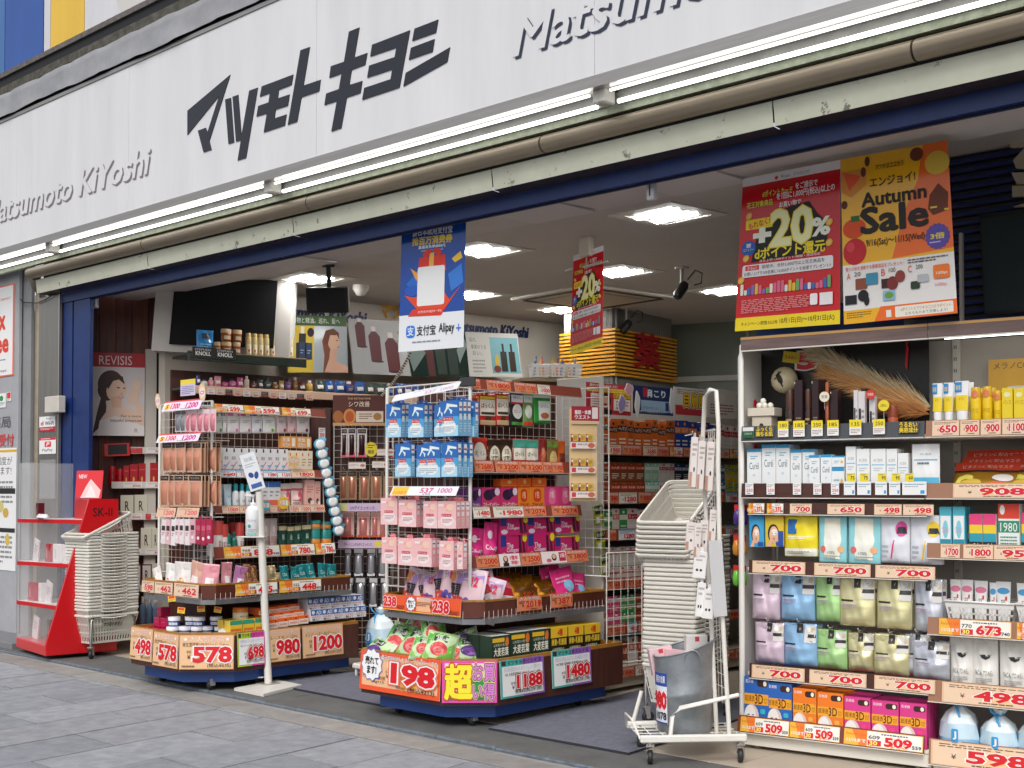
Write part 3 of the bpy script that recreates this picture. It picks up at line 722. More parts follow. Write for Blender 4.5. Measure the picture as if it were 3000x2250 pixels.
def blister(col, inner, draw=None, tab='#2a2220', dp=.02):
    """hang card with a raised clear pack holding the product"""
    def fn(w, h):
        b = MB(); b.box(0, dp, 0, w, dp+.002, h, mt(col, .45))
        b.rect = None
        draw_c = Canvas(b, w=w, h=h, y=dp)
        draw_c.rect(.08, .82, .92, .97, tab); draw_c.T('リンクル', .2, .87, .8, .93, '#e8d8c8')
        if draw: draw(draw_c)
        vs = []; fs = []; g = 6
        for j in range(g+1):
            for i in range(g+1):
                u = i/g; v = j/g; q = (1-abs(2*u-1)**3)*(1-abs(2*v-1)**4); vs.append((w*(.2+.6*u), dp-.0005-dp*.9*q, h*(.06+.72*v)))
        for j in range(g):
            for i in range(g): a = j*(g+1)+i; fs.append((a, a+1, a+g+2, a+g+1))
        b.add(vs, fs, mt(inner, .15, metal=.35, bump=.2, bscale=25), True)
        o = b.build('blister_pack'); return o
    return fn

def card(c, price, style='tan', title='', name='', sub='', pct='10'):
    """draws one price card"""
    if style == 'tan':
        c.rect(0, 0, 1, 1, '#cf9a6c'); c.rect(.015, .02, .985, .98, '#e2b88c'); c.burst(.62, .42, .3, '#e2975a', 11, .6, .5)
        if title: c.T(title, .06, .8, .94, .96, '#fff', out='#e0762c', ow=.03)
        c.T(name or '保湿クリーム 各種', .06, .66, .9, .78, '#5a3a22'); c.T('本体', .14, .46, .22, .56, '#402818'); c.T('¥', .15, .3, .21, .43, '#402818')
        c.T(price, .27, .22, .95, .64, '#d4131f', bold=.045, out='#fff', ow=.05)
        c.T('(税込¥%s)' % sub if sub else '税率%s%%' % pct, .52, .04, .95, .18, '#2a1c14'); c.lines(.05, .05, .4, .14, 1, '#7a5a40')
    elif style == 'small':
        c.rect(0, 0, 1, 1, '#dcb492'); c.rect(.02, .04, .98, .96, '#e2c5a8'); c.lines(.08, .74, .92, .92, 2, '#6b4a34')
        c.burst(.6, .42, .3, '#eebf90', 10, .6, .7); c.T(price, .36 if c.w > c.h*2.6 else .28, .22, .92, .68, '#cf1a26', bold=.04, out='#fff', ow=.035); c.T('¥', .2, .3, .25, .5, '#5a3020'); c.lines(.4, .06, .92, .17, 1, '#5a4030')
    elif style == 'red':
        c.rect(0, 0, 1, 1, '#c8603c'); c.rect(.02, .04, .98, .96, '#d8805a'); c.T('大人気商品', .08, .76, .9, .94, '#f2f2fa', out='#6a5aa0', ow=.02); c.lines(.06, .5, .3, .7, 2, '#5a2018')
        c.T(price, .34, .26, .94, .68, '#c01822', bold=.04, out='#efb070', ow=.04); c.T('¥', .16, .3, .24, .5, '#40140c'); c.lines(.5, .06, .92, .18, 1, '#3a1810')
    elif style == 'pale':
        c.rect(0, 0, 1, 1, '#e3ddcf'); c.rect(.01, .9, .99, .99, '#c3a888'); c.lines(.08, .66, .92, .84, 2, '#6b6460'); c.T(price, .32, .2, .95, .6, '#d4343f', bold=.045); c.T('¥', .18, .25, .26, .45, '#333'); c.lines(.5, .04, .9, .15, 1, '#666')
    elif style == 'sale':
        c.rect(0, 0, 1, 1, '#f2b23a'); c.poly([(.1, 1), (.3, 1), (.3, 0), (.2, 0)], '#e77a25'); c.T('Autumn Sale', .02, .62, .28, .82, '#d45a1c'); c.T('11/15まで', .04, .2, .28, .42, '#fff', bold=.03)
        c.rect(.3, .03, .99, .97, '#efe8e0'); c.lines(.48, .76, .95, .92, 1, '#333'); c.T(sub or '609', .32, .5, .46, .72, '#333', bold=.02); c.rect(.31, .08, .48, .42, RED); c.T('30', .33, .12, .43, .38, '#ffe36a', bold=.03)
        c.burst(.7, .38, .17, '#f3a14a', 10, .6, .8); c.T(price, .53, .14, .86, .66, '#d4131f', bold=.045, out='#fff', ow=.045); c.T(pct or '559', .87, .14, .98, .34, '#222', bold=.02)
    elif style == 'tag':
        c.rect(0, 0, 1, 1, '#efecec'); c.lines(.12, .6, .88, .9, 2, '#8a8a8a'); c.T(price, .15, .25, .9, .5, '#d4343f', bold=.02); c.lines(.2, .05, .8, .18, 1, '#444')
    elif style == 'yellow':
        c.rect(0, 0, 1, .5, '#eeeae6'); c.rect(0, .5, 1, 1, '#f0d424'); c.T(price, .2, .6, .85, .84, '#333', bold=.01); c.lines(.1, .1, .9, .42, 3, '#a07070')
    elif style == 'blue':
        c.rect(0, 0, 1, 1, '#dfe3e6'); c.rect(0, .84, 1, 1, '#5a9ac0'); c.lines(.06, .58, .9, .8, 2, '#556'); c.T(price, .35, .16, .95, .54, '#d4131f', bold=.045); c.lines(.5, .04, .9, .12, 1, '#444')
def cardbox(parent, face, zm, x0, x1, yt, yb, d, draw, name='price_card', rx=0, thick=.0015, ry=0):
    """a printed card clipped to a fixture, placed on its display plane"""
    a0, zb = face.px(zm((x0+x1)/2, yb), d); zt = face.px(zm((x0+x1)/2, yt), d)[1]
    a0 = face.px(zm(x0, (yt+yb)/2), d)[0]; a1 = face.px(zm(x1, (yt+yb)/2), d)[0]
    return cardm(parent, face, a0, a1, zb, zt, d, draw, name, rx, thick, ry)
def cardm(parent, face, a0, a1, zb, zt, d, draw, name='price_card', rx=0, thick=.0015, ry=0):
    w = a1-a0; h = zt-zb; b = MB(); b.box(0, 0, 0, w, thick, h, mt('#e9e4da', .4)); draw(Canvas(b, w=w, h=h))
    o = b.build(name); o.parent = parent; o.matrix_parent_inverse = parent.matrix_world.inverted(); o.matrix_basis = face.M(a0, zb, d, rx=rx, ry=ry); return o
def slab(parent, name, face, a0, a1, z0, z1_, d0, d1, col, bev=.003):
    """a straight bar or board of a fixture, in its display plane's axes"""
    b = MB(); b.box(a0, d0, z0, a1, d1, z1_, col, bev=bev); o = b.build(name); o.parent = parent
    o.matrix_parent_inverse = parent.matrix_world.inverted(); o.matrix_basis = face.M(0, 0, 0); return o
def grid(parent, face, a0, a1, z0, z1_, d, step=.05, col='#dcd9d2', r=.0018, fr=.005, name='wire_grid', sag=0):
    b = MB(); m = mt(col, .35)
    n = max(1, round((a1-a0)/step)); k = max(1, round((z1_-z0)/step))
    for i in range(n+1):
        a = a0+(a1-a0)*i/n; q = fr if i in (0, n) else r; b.tube([(a, d, z0), (a, d, z1_)], q, m, 4)
    for j in range(k+1):
        z = z0+(z1_-z0)*j/k; q = fr if j in (0, k) else r; b.tube([(a0, d+.003, z), (a1, d+.003, z)], q, m, 4)
    o = b.build(name); o.parent = parent; o.matrix_parent_inverse = parent.matrix_world.inverted(); o.matrix_basis = face.M(0, 0, 0); return o
def hook(parent, face, a, z, d, ln=.14, r=.0028):
    b = MB(); b.tube([(0, 0, 0), (0, -ln+.015, 0), (0, -ln, .015)], r, mt('#dedbd4', .3), 5)
    o = b.build('hook'); o.parent = parent; o.matrix_parent_inverse = parent.matrix_world.inverted(); o.matrix_basis = face.M(a, z, d); return o
def hang(key, face, zm, x0, x1, yt, yb, d, n=1, back=0, step=.03, rz=0, ry=0, fix=None, hk=True):
    """n products side by side hanging in a photo rectangle; back = copies behind each on the same hook"""
    a0, zt = face.px(zm(x0, yt), d); a1, _ = face.px(zm(x1, yt), d); zb = face.px(zm((x0+x1)/2, yb), d)[1]; zt = face.px(zm((x0+x1)/2, yt), d)[1]
    w = (a1-a0)/n
    for i in range(n):
        for k in range(back+1):
            j = random.uniform(-1, 1); place(key, face, a0+i*w+.002+k*.002*j, zb, w-.004, zt-zb, d+k*step, rz=rz+j*2, ry=ry+j*.8, back=k > 0)
        if fix and hk: hook(fix, face, a0+(i+.5)*w, zt+.012, d+.16, .17)
# ------------------------------------------------------------------ right-hand gondola
RF = Face((-3.70, 5.65), 8)
cream = mt('#dedad0', .4, var=.04, vscale=3)
gR = empty('shelf_gondola', M=RF.M(0, 0, 0)); tag(gR, 'white two-bay shelf gondola stacked with face masks at the right', 'shelf unit')
woodr = mt('#4a2820', .4, var=.35, vscale=6, stretch=(1, 1, 12))
BW = .985
for b0 in (0, BW):
    slab(gR, 'base', RF, b0+.004, b0+BW-.004, .02, .085, .005, .45, cream)
    slab(gR, 'back_panel', RF, b0+.004, b0+BW-.004, .03, 2.12, .46, .48, mt('#bdb9b2', .6))
    for z, dd in ((1.60, .02), (1.305, .02)): slab(gR, 'shelf', RF, b0+.004, b0+BW-.004, z, z+.022, dd, .45, cream)
    slab(gR, 'canopy', RF, b0+.004, b0+BW-.004, 2.125, 2.155, .03, .45, cream)
    b = MB(); b.box(b0+.003, 0, 2.085, b0+BW-.003, .006, 2.155, mt('#6f5a56', .12, var=.35, vscale=4, stretch=(1, 1, 9)), Matrix.Rotation(R(-8), 4, 'X') if False else None); b.box(b0+.003, -.002, 2.14, b0+BW-.003, -.0005, 2.153, mt('#b98d52', .3)); b.box(b0+.003, -.003, 2.078, b0+BW-.003, .012, 2.084, '#d8d4cc')
    o = b.build('valance'); o.parent = gR; o.matrix_parent_inverse = gR.matrix_world.inverted(); o.matrix_basis = RF.M(0, 0, 0)
slab(gR, 'shelf', RF, .004, BW-.004, .215-.13, .105, .0, .45, cream)
for a in (.93+BW*0+.06, 2*BW): slab(gR, 'upright', RF, a-.02, a+.02, .03, 2.12, .44, .458, cream)
for k in range(60):
    if k % 2: slab(gR, 'slot', RF, BW-.006, BW-.002, .3+k*.03, .318+k*.03, .4385, .4395, '#4a4844', 0); slab(gR, 'slot', RF, BW+.004, BW+.008, .3+k*.03, .318+k*.03, .4385, .4395, '#4a4844', 0)
b = MB(); b.tube([(-.012, .03, .02), (-.012, .03, 2.05), (-.012, .05, 2.11), (-.012, .09, 2.135), (-.012, .40, 2.135), (-.012, .44, 2.1), (-.012, .44, .02)], .016, mt('#e6e3dc', .3), 8); b.box(-.02, .045, .05, -.016, .43, 2.1, mt('#d9d6d0', .4))
o = b.build('end_frame'); o.parent = gR; o.matrix_parent_inverse = gR.matrix_world.inverted(); o.matrix_basis = RF.M(0, 0, 0)
for a, dd in ((.06, .06), (.9, .06), (1.3, .06)):
    b = MB(); b.lathe([(.014, -.0), (.014, .02)], '#a09a90', 10); o = b.build('foot'); o.parent = gR; o.matrix_parent_inverse = gR.matrix_world.inverted(); o.matrix_basis = RF.M(a, -.001, dd)
b = MB(); b.tube([(BW+.05, .1, 2.095), (2*BW, .1, 2.095)], .012, mt('#ffffff', .3, emit=5, ecol='#f4fff4'), 8); o = b.build('light_tube'); o.parent = gR; o.matrix_parent_inverse = gR.matrix_world.inverted(); o.matrix_basis = RF.M(0, 0, 0)
def railR(a0, a1, z0, z1_, d, col, rx=0):
    b = MB(); b.box(a0, 0, 0, a1, .004, z1_-z0, col); b.box(a0, -.008, -.004, a1, .004, 0, '#d6d2ca'); o = b.build('price_rail'); o.parent = gR
    o.matrix_parent_inverse = gR.matrix_world.inverted(); o.matrix_basis = RF.M(0, z0, d, rx=rx); return o
def cz(zm, x, y, d=0): return RF.px(zm(x, y), d)[1]
def ca_(zm, x, y, d=0): return RF.px(zm(x, y), d)[0]
# shelf-edge rails and their cards (left bay)
railR(.005, .965, 1.605, 1.685, -.008, mt('#474a4e', .3), -8)
for x0, x1, p in ((440, 515, '180'), (550, 632, '185'), (680, 762, '350'), (795, 877, '185'), (955, 1040, '135'), (1125, 1210, '250')):
    cardbox(gR, RF, zE, x0, x1, 780+40-(x0-440)*.02, 935-(x0-440)*.03, -.018, lambda c, p=p: card(c, p, 'yellow'), 'point_tag')
b_ = lambda s, s2: (lambda c: (c.rect(0, 0, 1, 1, '#474a4e'), c.T(s, .05, .52, .95, .98, '#f0c92a', bold=.03, out='#1a1a1a', ow=.03), c.T(s2, .02, .04, .98, .48, '#f0c92a', bold=.03, out='#1a1a1a', ow=.03)))
cardbox(gR, RF, zE, 278, 405, 858, 932, -.018, b_('ふっくら', '満ちる肌'), 'shelf_lettering'); cardbox(gR, RF, zE, 1310, 1450, 825, 905, -.018, b_('うるおい', '美容成分'), 'shelf_lettering')
cardbox(gR, RF, zE, 187, 265, 865, 942, -.018, lambda c: (c.rect(0, 0, 1, 1, '#1f5a36'), c.rect(0, .65, 1, 1, '#dcdcd8'), c.T('ごだわり', .15, .3, .85, .5, '#fff')), 'shelf_lettering')
railR(.005, .965, 1.31, 1.385, -.008, woodr, -6)
for x in (205, 358, 548, 695, 822): cardbox(gR, RF, zE, x, x+58, 1265, 1350, -.018, lambda c: card(c, '250', 'tag'))
for x0, x1, p in ((915, 995, '75'), (1010, 1110, '75'), (1140, 1225, '95'), (1240, 1320, '95'), (1335, 1510, '60')):
    cardbox(gR, RF, zE, x0, x1, 1255, 1352, -.018, lambda c: (c.rect(0, 0, 1, 1, '#eef0f2'), c.lines(.1, .55, .9, .85, 2, '#9aa6b0'), c.rect(0, .8, 1, .83, '#5ab0d8'), c.rect(.75, .1, .92, .35, '#3a9ad0')))
    xa = x0+20; cardbox(gR, RF, zE, xa, xa+62, 1195, 1252, -.02, lambda c, p=p: (c.rect(0, 0, 1, 1, '#f0d424'), c.T(p, .45, .2, .92, .62, '#333', bold=.02), c.lines(.1, .7, .9, .9, 1, '#777')), 'point_tag')
rails = [(zE, 1402, 1490, 1, [(228, 340, '371', 'sale'), (360, 478, '371', 'sale'), (525, 682, '700', 'small'), (795, 1062, '650', 'small'), (1132, 1330, '498', 'small'), (1340, 1560, '498', 'small')], 'hr1', 1.225, 1.285),
         (zF, 150, 240, 1, [(255, 635, '700', 'small'), (700, 1105, '700', 'small'), (1140, 1570, '700', 'small')], 'hr2', .917, .987),
         (zF, 890, 985, 1, [(250, 630, '700', 'small'), (665, 1075, '700', 'small'), (1132, 1570, '700', 'small')], 'hr3', .372, .447)]
for zm, yt, yb, k, cs, nm, z0, z1_ in rails:
    railR(.045, .975, z0, z1_, -.006, woodr, -4); hb = slab(gR, 'hang_bar', RF, .03, .985, z0+.01, z0+.03, .01, .03, cream)
    for x0, x1, p, st in cs:
        a0 = ca_(zm, x0, yt, -.012); a1 = ca_(zm, x1, yt, -.012)
        cardm(gR, RF, a0, a1, z0+.004, z1_-.004, -.0125, lambda c, p=p, st=st: card(c, p, st, sub='571', pct='408') if st == 'sale' else card(c, p, st), rx=-4)
railR(-.02, .955, .088, .175, -.02, mt('#7a3c30', .4), -10)
for x0, x1 in ((165, 515), (520, 880), (910, 1480)):
    a0 = ca_(zF, x0, 1400, -.03); a1 = ca_(zF, x1, 1480, -.03)
    cardm(gR, RF, a0, a1, .094, .17, -.026, lambda c: card(c, '509', 'sale', sub='609', pct='559'), rx=-10)
# right bay: boards, rails, cards
b2 = [(zE, 800, 905, 1.605, 1.685, [(1550, 1745, '650'), (1752, 1890, '900'), (1900, 2045, '900'), (2055, 2230, '1100')], 'small', None),
      (zE, 1250, 1355, 1.31, 1.385, [(1700, 2260, '908')], 'small', None),
      (zF, 40, 150, None, None, [(1612, 1750, '1700'), (1775, 1990, '1800'), (1995, 2230, '95')], 'small', 1),
      (zF, 575, 700, None, None, [(1600, 2120, '673'), (2160, 2300, '673')], 'sale', 1),
      (zF, 1030, 1185, None, None, [(1620, 2300, '498')], 'small', 1),
      (zF, 1455, 1640, None, None, [(1540, 2300, '598')], 'small', 1)]
B2Z = []
for zm, yt, yb, z0, z1_, cs, st, sh in b2:
    if z0 is None:
        z1_ = cz(zm, 1640, yt); z0 = cz(zm, 1640, yb)
    B2Z.append((z0, z1_))
    if sh: slab(gR, 'shelf', RF, BW+.005, 2*BW, z0+.012, z0+.03, .005, .45, cream)
    railR(BW-.012, 2*BW, z0, z1_, -.01, mt('#9a7058', .4), -6)
    for x0, x1, p in cs:
        a0 = ca_(zm, x0, yt, -.012); a1 = ca_(zm, x1, yt, -.012)
        cardm(gR, RF, a0, a1, z0+.004, z1_-.003, -.017, lambda c, p=p, st=st: card(c, p, st, sub='770', pct='740'), rx=-6)
# --- goods on the left bay
curel = lambda c: (c.rect(0, .93, 1, 1, '#2f8fbe'), c.T('Curél', .18, .55, .82, .7, '#2a4a5a'), c.lines(.25, .76, .75, .86, 2, '#6aa8c4'), c.ell(.5, .42, .1, .03, '#c8d4da'), c.rect(.1, .17, .9, .18, '#7ab0c8'), c.lines(.2, .05, .8, .13, 2, '#9ab'))
goods('curel', 'skincare_carton', 'white skincare carton with blue top on the right gondola', 'carton', 'white and blue skincare cartons', carton(.06, '#e6e9ec', curel, top='#2f8fbe'))
goods('curelj', 'skincare_carton', 'short white carton with blue rim beside tall cartons', 'carton', 'short skincare cartons', carton(.06, '#e6e9ec', lambda c: (c.rect(0, .86, 1, 1, '#2f8fbe'), c.lines(.15, .3, .6, .6, 2, '#8ab'), c.ell(.8, .45, .1, .14, '#e0b34a')), top='#2f8fbe'))
goods('acse', 'lotion_carton', 'white lotion carton with pale blue foot on second shelf', 'carton', 'white lotion cartons', carton(.05, '#e8ebee', lambda c: (c.rect(0, .02, 1, .26, '#6cc0de'), c.rect(.08, .64, .92, .66, '#6ab8da'), c.T('AC SEVE', .2, .72, .8, .78, '#8a949a'), c.lines(.2, .5, .8, .6, 2, '#b8c0c6'))))
goods('acpk', 'mask_pouch', 'large white face mask pouch with blue foot at the end of the second shelf', 'pouch', None, pouch(.03, '#e9ebee', lambda c: (c.rect(.02, .02, .98, .34, '#5cb8dc'), c.rect(.08, .68, .92, .7, '#5ab8da'), c.T('AC SEVE', .3, .78, .7, .82, '#8a949a'), c.lines(.2, .58, .8, .66, 1, '#667')), full=.4))
row(RF, zE, 1.328, .03, [('curel', 215, 320, 1020, 1), ('curel', 322, 525, 988, 2), ('curel', 527, 608, 1025, 1), ('curel', 612, 700, 1022, 1)], deep=2, step=.07)
row(RF, zE, 1.328, .01, [('curel', 662, 740, 1066, 1), ('curel', 745, 825, 1062, 1)])
row(RF, zE, 1.328, .02, [('curelj', 827, 918, 1152, 1), ('acse', 925, 1000, 1002, 1), ('acse', 1003, 1100, 1020, 1), ('acse', 1103, 1215, 1020, 1), ('acse', 1218, 1298, 1020, 1), ('acse', 1300, 1378, 1050, 1)], deep=2, step=.06)
zj = cz(zE, 870, 1150, .02); row(RF, zE, zj, .02, [('curelj', 827, 918, 1070, 1)])
row(RF, zE, 1.328, .02, [('acpk', 1395, 1600, 985, 1)])
# hanging masks, three tiers
def face_(c, bg, skin='#e3b395'):
    c.rect(.02, .0, .98, .9, bg); c.ell(.45, .42, .3, .3, '#2e2320'); c.ell(.48, .38, .24, .27, skin); c.ell(.5, .46, .18, .1, '#f0e4dc'); c.ell(.4, .42, .035, .012, '#3a2a22'); c.ell(.6, .42, .035, .012, '#3a2a22'); c.ell(.5, .26, .05, .018, '#c0605a'); c.poly([(.1, .0), (.34, .0), (.44, .3), (.3, .26)], skin); c.rect(.6, .03, .95, .16, '#2a4a9a')
goods('maskA', 'face_mask_pouch', 'blue face mask pack showing a model on the right gondola', 'pouch', None, pouch(.02, '#2f8ec4', lambda c: face_(c, '#3aa0d0'), full=.3))
goods('maskB', 'face_mask_pouch', 'blue and yellow face mask pack beside the yellow pouch', 'pouch', None, pouch(.02, '#e0b32c', lambda c: (face_(c, '#d8bc34'), c.rect(.72, .0, .98, .5, '#1f4a9c')), full=.3))
goods('maskY', 'cleansing_pouch', 'bright yellow stand-up pouch hanging in the top hook row', 'pouch', None, pouch(.05, '#f0d528', lambda c: (c.rect(.02, .02, .98, .2, '#eceae0'), c.rr(.12, .55, .4, .9, '#2f6fb0', .1), c.lines(.12, .42, .9, .5, 2, '#fff'), c.lines(.1, .06, .8, .15, 2, '#b8a040')), metal=.1))
goods('maskT', 'rice_mask_pouch', 'pale teal rice mask pouch in the top hook row', 'pouch', 'pale teal mask pouches', pouch(.04, '#8fcfd6', lambda c: (c.rect(.2, .1, .78, .94, '#ece6d4'), c.ell(.5, .5, .32, .24, '#f2ece0'), c.ell(.16, .3, .1, .07, '#d86a6a'), c.ell(.8, .3, .11, .07, '#f0b080'), c.T('100%', .32, .2, .6, .26, '#5a7a8a'), c.lines(.2, .1, .8, .18, 2, '#7aa0a8')), full=.5))
goods('maskS', 'silver_mask_pouch', 'white pouch with pink round mark in the top hook row', 'pouch', None, pouch(.05, '#d9dbe2', lambda c: (c.ell(.72, .72, .2, .16, '#d84a98'), c.poly([(.56, .62), (.92, .62), (.86, .76), (.6, .76)], '#2a2a30'), c.poly([(.36, .1), (.41, .1), (.52, .48), (.47, .48)], '#e0327a'), c.lines(.06, .1, .3, .4, 3, '#b0b4bc'))))
goods('maskS2', 'silver_mask_pouch', 'white pouch with yellow round mark in the top hook row', 'pouch', None, pouch(.05, '#d9dbe2', lambda c: (c.ell(.74, .72, .2, .16, '#e8c830'), c.poly([(.58, .62), (.94, .62), (.88, .74), (.62, .74)], '#2a2a30'), c.poly([(.38, .1), (.43, .1), (.54, .48), (.49, .48)], '#e8c430'), c.lines(.06, .1, .3, .4, 3, '#b0b4bc'))))
for k, x0, x1, yb in (('maskA', 225, 338, 68), ('maskB', 340, 482, 66), ('maskY', 470, 718, 140), ('maskT', 722, 925, 188), ('maskT', 935, 1168, 198), ('maskS', 1165, 1380, 185), ('maskS2', 1378, 1612, 195)):
    hang(k, RF, zF, x0, x1, -160, yb, .01, fix=gR, back=1)
def lulu(c, lab='#b9a8b8'):
    c.rect(.42, .78, .6, .995, '#2b2626'); c.T('V', .48, .84, .54, .9, '#cfc4b4'); c.rect(.06, .5, .42, .535, '#26221f'); c.rr(.66, .56, .98, .97, '#d4d2ce', .1); c.ell(.75, .86, .08, .06, '#efeae2'); c.ell(.9, .86, .07, .06, '#c8b89a'); c.rect(.66, .68, .98, .76, '#35302f'); c.lines(.08, .36, .5, .46, 4, lab)
for k, col, nm in (('lil', '#d9c3d2', 'lilac'), ('blu', '#8fb8dc', 'sky blue'), ('grn', '#a6d08c', 'light green'), ('gld', '#d6cfa0', 'pale gold'), ('sil', '#c3c6d0', 'silver')):
    for t, tier in (('1', 'upper'), ('2', 'lower')):
        goods(k+t, 'mask_pouch', '%s face mask pouch in the %s pouch tier' % (nm, tier), 'pouch', '%s mask pouches, %s tier' % (nm, tier), pouch(.075, col, lulu, metal=.5 if k in ('gld', 'sil') else .3, r=.27, seed=ord(k[0])+ord(t), bump=.3))
for k, x0, x1, yt, yb in (('lil1', 232, 436, 250, 590), ('blu1', 440, 690, 258, 598), ('grn1', 690, 900, 262, 608), ('gld1', 862, 1122, 285, 640), ('gld1', 1130, 1388, 290, 662), ('sil1', 1400, 1612, 302, 682)): hang(k, RF, zF, x0, x1, yt, yb, .0 if k == 'gld1' else .02, fix=gR, back=1, step=.06)
for k, x0, x1, yt, yb in (('lil2', 250, 470, 615, 905), ('blu2', 455, 712, 622, 930), ('grn2', 688, 925, 668, 950), ('gld2', 922, 1120, 692, 968), ('gld2', 1112, 1368, 702, 995), ('sil2', 1335, 1530, 700, 1000), ('sil2', 1392, 1660, 750, 1025)): hang(k, RF, zF, x0, x1, yt, yb, .0 if x0 in (1392, 1112) else .03, fix=gR, back=1, step=.06, rz=random.uniform(-4, 4))
def m3d(col, dk):
    def f(c):
        c.rect(0, 0, 1, 1, col); c.T('肌美精', .06, .88, .38, .95, '#f0e8f0'); c.rr(.52, .82, .96, .95, '#3a2018', .4); c.ell(.84, .885, .07, .05, '#f0e6d0'); c.rect(.0, .47, .98, .68, '#f0a22c'); c.T('超浸透', .03, .53, .42, .64, '#7a3a10', bold=.01); c.T('3D', .44, .49, .76, .67, '#5a2a10', bold=.02); c.T('マスク', .8, .5, .94, .62, '#6a3410')
        c.ell(.3, .22, .3, .26, '#d8c4bc'); c.ell(.24, .22, .24, .24, '#efe4e0'); c.ell(.18, .27, .05, .012, '#4a3a38'); c.ell(.36, .27, .04, .012, '#4a3a38'); c.ell(.36, .08, .05, .015, '#b86a68'); c.ell(.1, .22, .07, .045, dk); c.rr(.66, .3, .86, .4, dk); c.lines(.62, .06, .9, .2, 2, '#f0d8e4')
    return f
for k, c1, c2, nm in (('m3b', '#2a62b4', '#38b0c4', 'blue'), ('m3o', '#ee7a22', '#f2a64a', 'orange'), ('m3p', '#d63c88', '#e8407e', 'pink')):
    goods(k, 'mask_carton', '%s face mask carton on the right gondola bottom shelf' % nm, 'carton', '%s mask cartons, bottom shelf' % nm, carton(.045, c1, m3d(c1, c2), side=lambda c: c.rect(.1, .1, .9, .9, '#f0dbe6') if False else None))
for k, x0, x1, yt in (('m3b', 195, 378, 1005), ('m3b', 362, 543, 1048), ('m3o', 546, 718, 1088), ('m3o', 722, 912, 1118), ('m3p', 916, 1108, 1150), ('m3p', 1112, 1310, 1178), ('m3p', 1315, 1512, 1195)):
    a0 = ca_(zF, x0, yt, .0); a1 = ca_(zF, x1, yt, .0)
    for q in range(4): place(k, RF, a0+.002, .108, a1-a0-.004, cz(zF, (x0+x1)/2, yt, .0)-.108, .0+q*.048, rz=random.uniform(-.8, .8), back=q > 0)
# --- goods on the right bay
goods('vt', 'wash_tube', 'white and yellow face wash tube on the right bay shelf', 'tube', 'white and yellow wash tubes', tubeprod('#eceef0', '#e8ecef', lambda c: (c.rect(.1, .42, .9, .72, '#f2cc20'), c.T('メラノ', .3, .62, .7, .68, '#8a6a10'), c.rect(.0, .78, .5, .98, '#2f86c8'), c.T('酵素', .08, .82, .44, .92, '#f0e080'), c.ell(.3, .12, .12, .05, '#f07030'), c.ell(.75, .14, .14, .05, '#3a9ad0'))))
goods('vb', 'lotion_bottle', 'yellow lotion bottle on the right bay top shelf', 'bottle', 'yellow lotion bottles', bottle('#f0c61e', '#d8b030', [(.45, 0), (.5, .03), (.5, .72), (.46, .76)], [(.46, .76), (.46, .97), (.4, 1)], lambda c: (c.rect(.12, .12, .88, .18, '#3a8ac0'), c.T('メラノCC', .18, .42, .82, .52, '#a06a10'), c.ell(.5, .84, .3, .09, '#e08050'))))
goods('vbx', 'lotion_carton', 'yellow essence carton on the right bay top shelf', 'carton', 'yellow essence cartons', carton(.05, '#f2cf2e', lambda c: (c.T('メラノCC', .12, .62, .88, .72, '#b0502a'), c.ell(.5, .85, .3, .06, '#f0e6b0'), c.rect(.1, .22, .9, .27, '#5a4aa0'), c.rect(.0, .0, 1, .14, '#f09a2a'))))
row(RF, zE, 1.628, .02, [('vt', 1540, 1618, 545, 1), ('vt', 1622, 1698, 540, 1), ('vt', 1702, 1810, 530, 1), ('vb', 1815, 1895, 575, 1), ('vb', 1900, 1976, 570, 1), ('vb', 1982, 2045, 600, 1), ('vbx', 2050, 2130, 582, 1), ('vbx', 2135, 2215, 582, 1), ('vbx', 2220, 2300, 582, 1)], deep=2, step=.08)
b = MB(); b.box(0, 0, 0, .62, .004, .36, mt('#e2b03a', .4, var=.12, vscale=3)); c = Canvas(b, w=.62, h=.36); c.rr(.12, -.02, 1.02, .62, '#e8e6e2', .15); c.T('メラノCC', .04, .86, .3, .95, '#5a4a3a'); c.T('しみ・', .4, .78, .62, .92, '#7a5a2a'); c.T('集中', .6, .62, .76, .74, '#5a4a3a'); c.rect(.24, .3, .34, .52, '#e8c430'); c.rect(.25, .2, .33, .3, '#8ab8d8'); c.rect(.62, .3, .74, .58, '#e8c430')
tag(b.build('poster_board', M=RF.M(BW+.18, 1.64, .36, rx=-4)), 'golden yellow cosmetic poster standing behind the yellow bottles', 'poster')
goods('vm', 'mask_bag', 'gold and red mask bag stacked on the right bay', 'bag', 'gold and red mask bags', pouch(.05, '#b98a2c', lambda c: (c.rect(.0, .76, 1, 1, '#d8432c'), c.rect(0, .7, 1, .755, '#3a2a1c'), c.T('ビタミンC 配合マスク', .12, .82, .9, .92, '#f6e0d0'), c.T('C', .06, .12, .3, .6, '#e8dc60', bold=.05), c.ell(.5, .2, .2, .1, '#e0552c'), c.ell(.75, .3, .16, .09, '#e0552c'), c.ell(.78, .52, .16, .12, '#e8e4e0'), c.ell(.3, .3, .18, .2, '#d8b84a')), metal=.5, r=.3))
a0 = ca_(zE, 1640, 1200); a1 = ca_(zE, 2110, 1200); hh = cz(zE, 1850, 1050)-1.328
place('vm', RF, a0, 1.328, a1-a0, hh*1.05, .06, rx=-35); place('vm', RF, a0+.02, 1.35, a1-a0, hh*1.05, .11, rx=-32); place('vm', RF, a0+.03, 1.37, a1-a0, hh*1.1, .15, rx=-30); place('vm', RF, a1-.06, 1.328, a1-a0, hh*1.05, .07, rx=-35); place('vm', RF, a1-.05, 1.35, a1-a0, hh*1.1, .12, rx=-30)
z2_ = B2Z[2][0]+.031
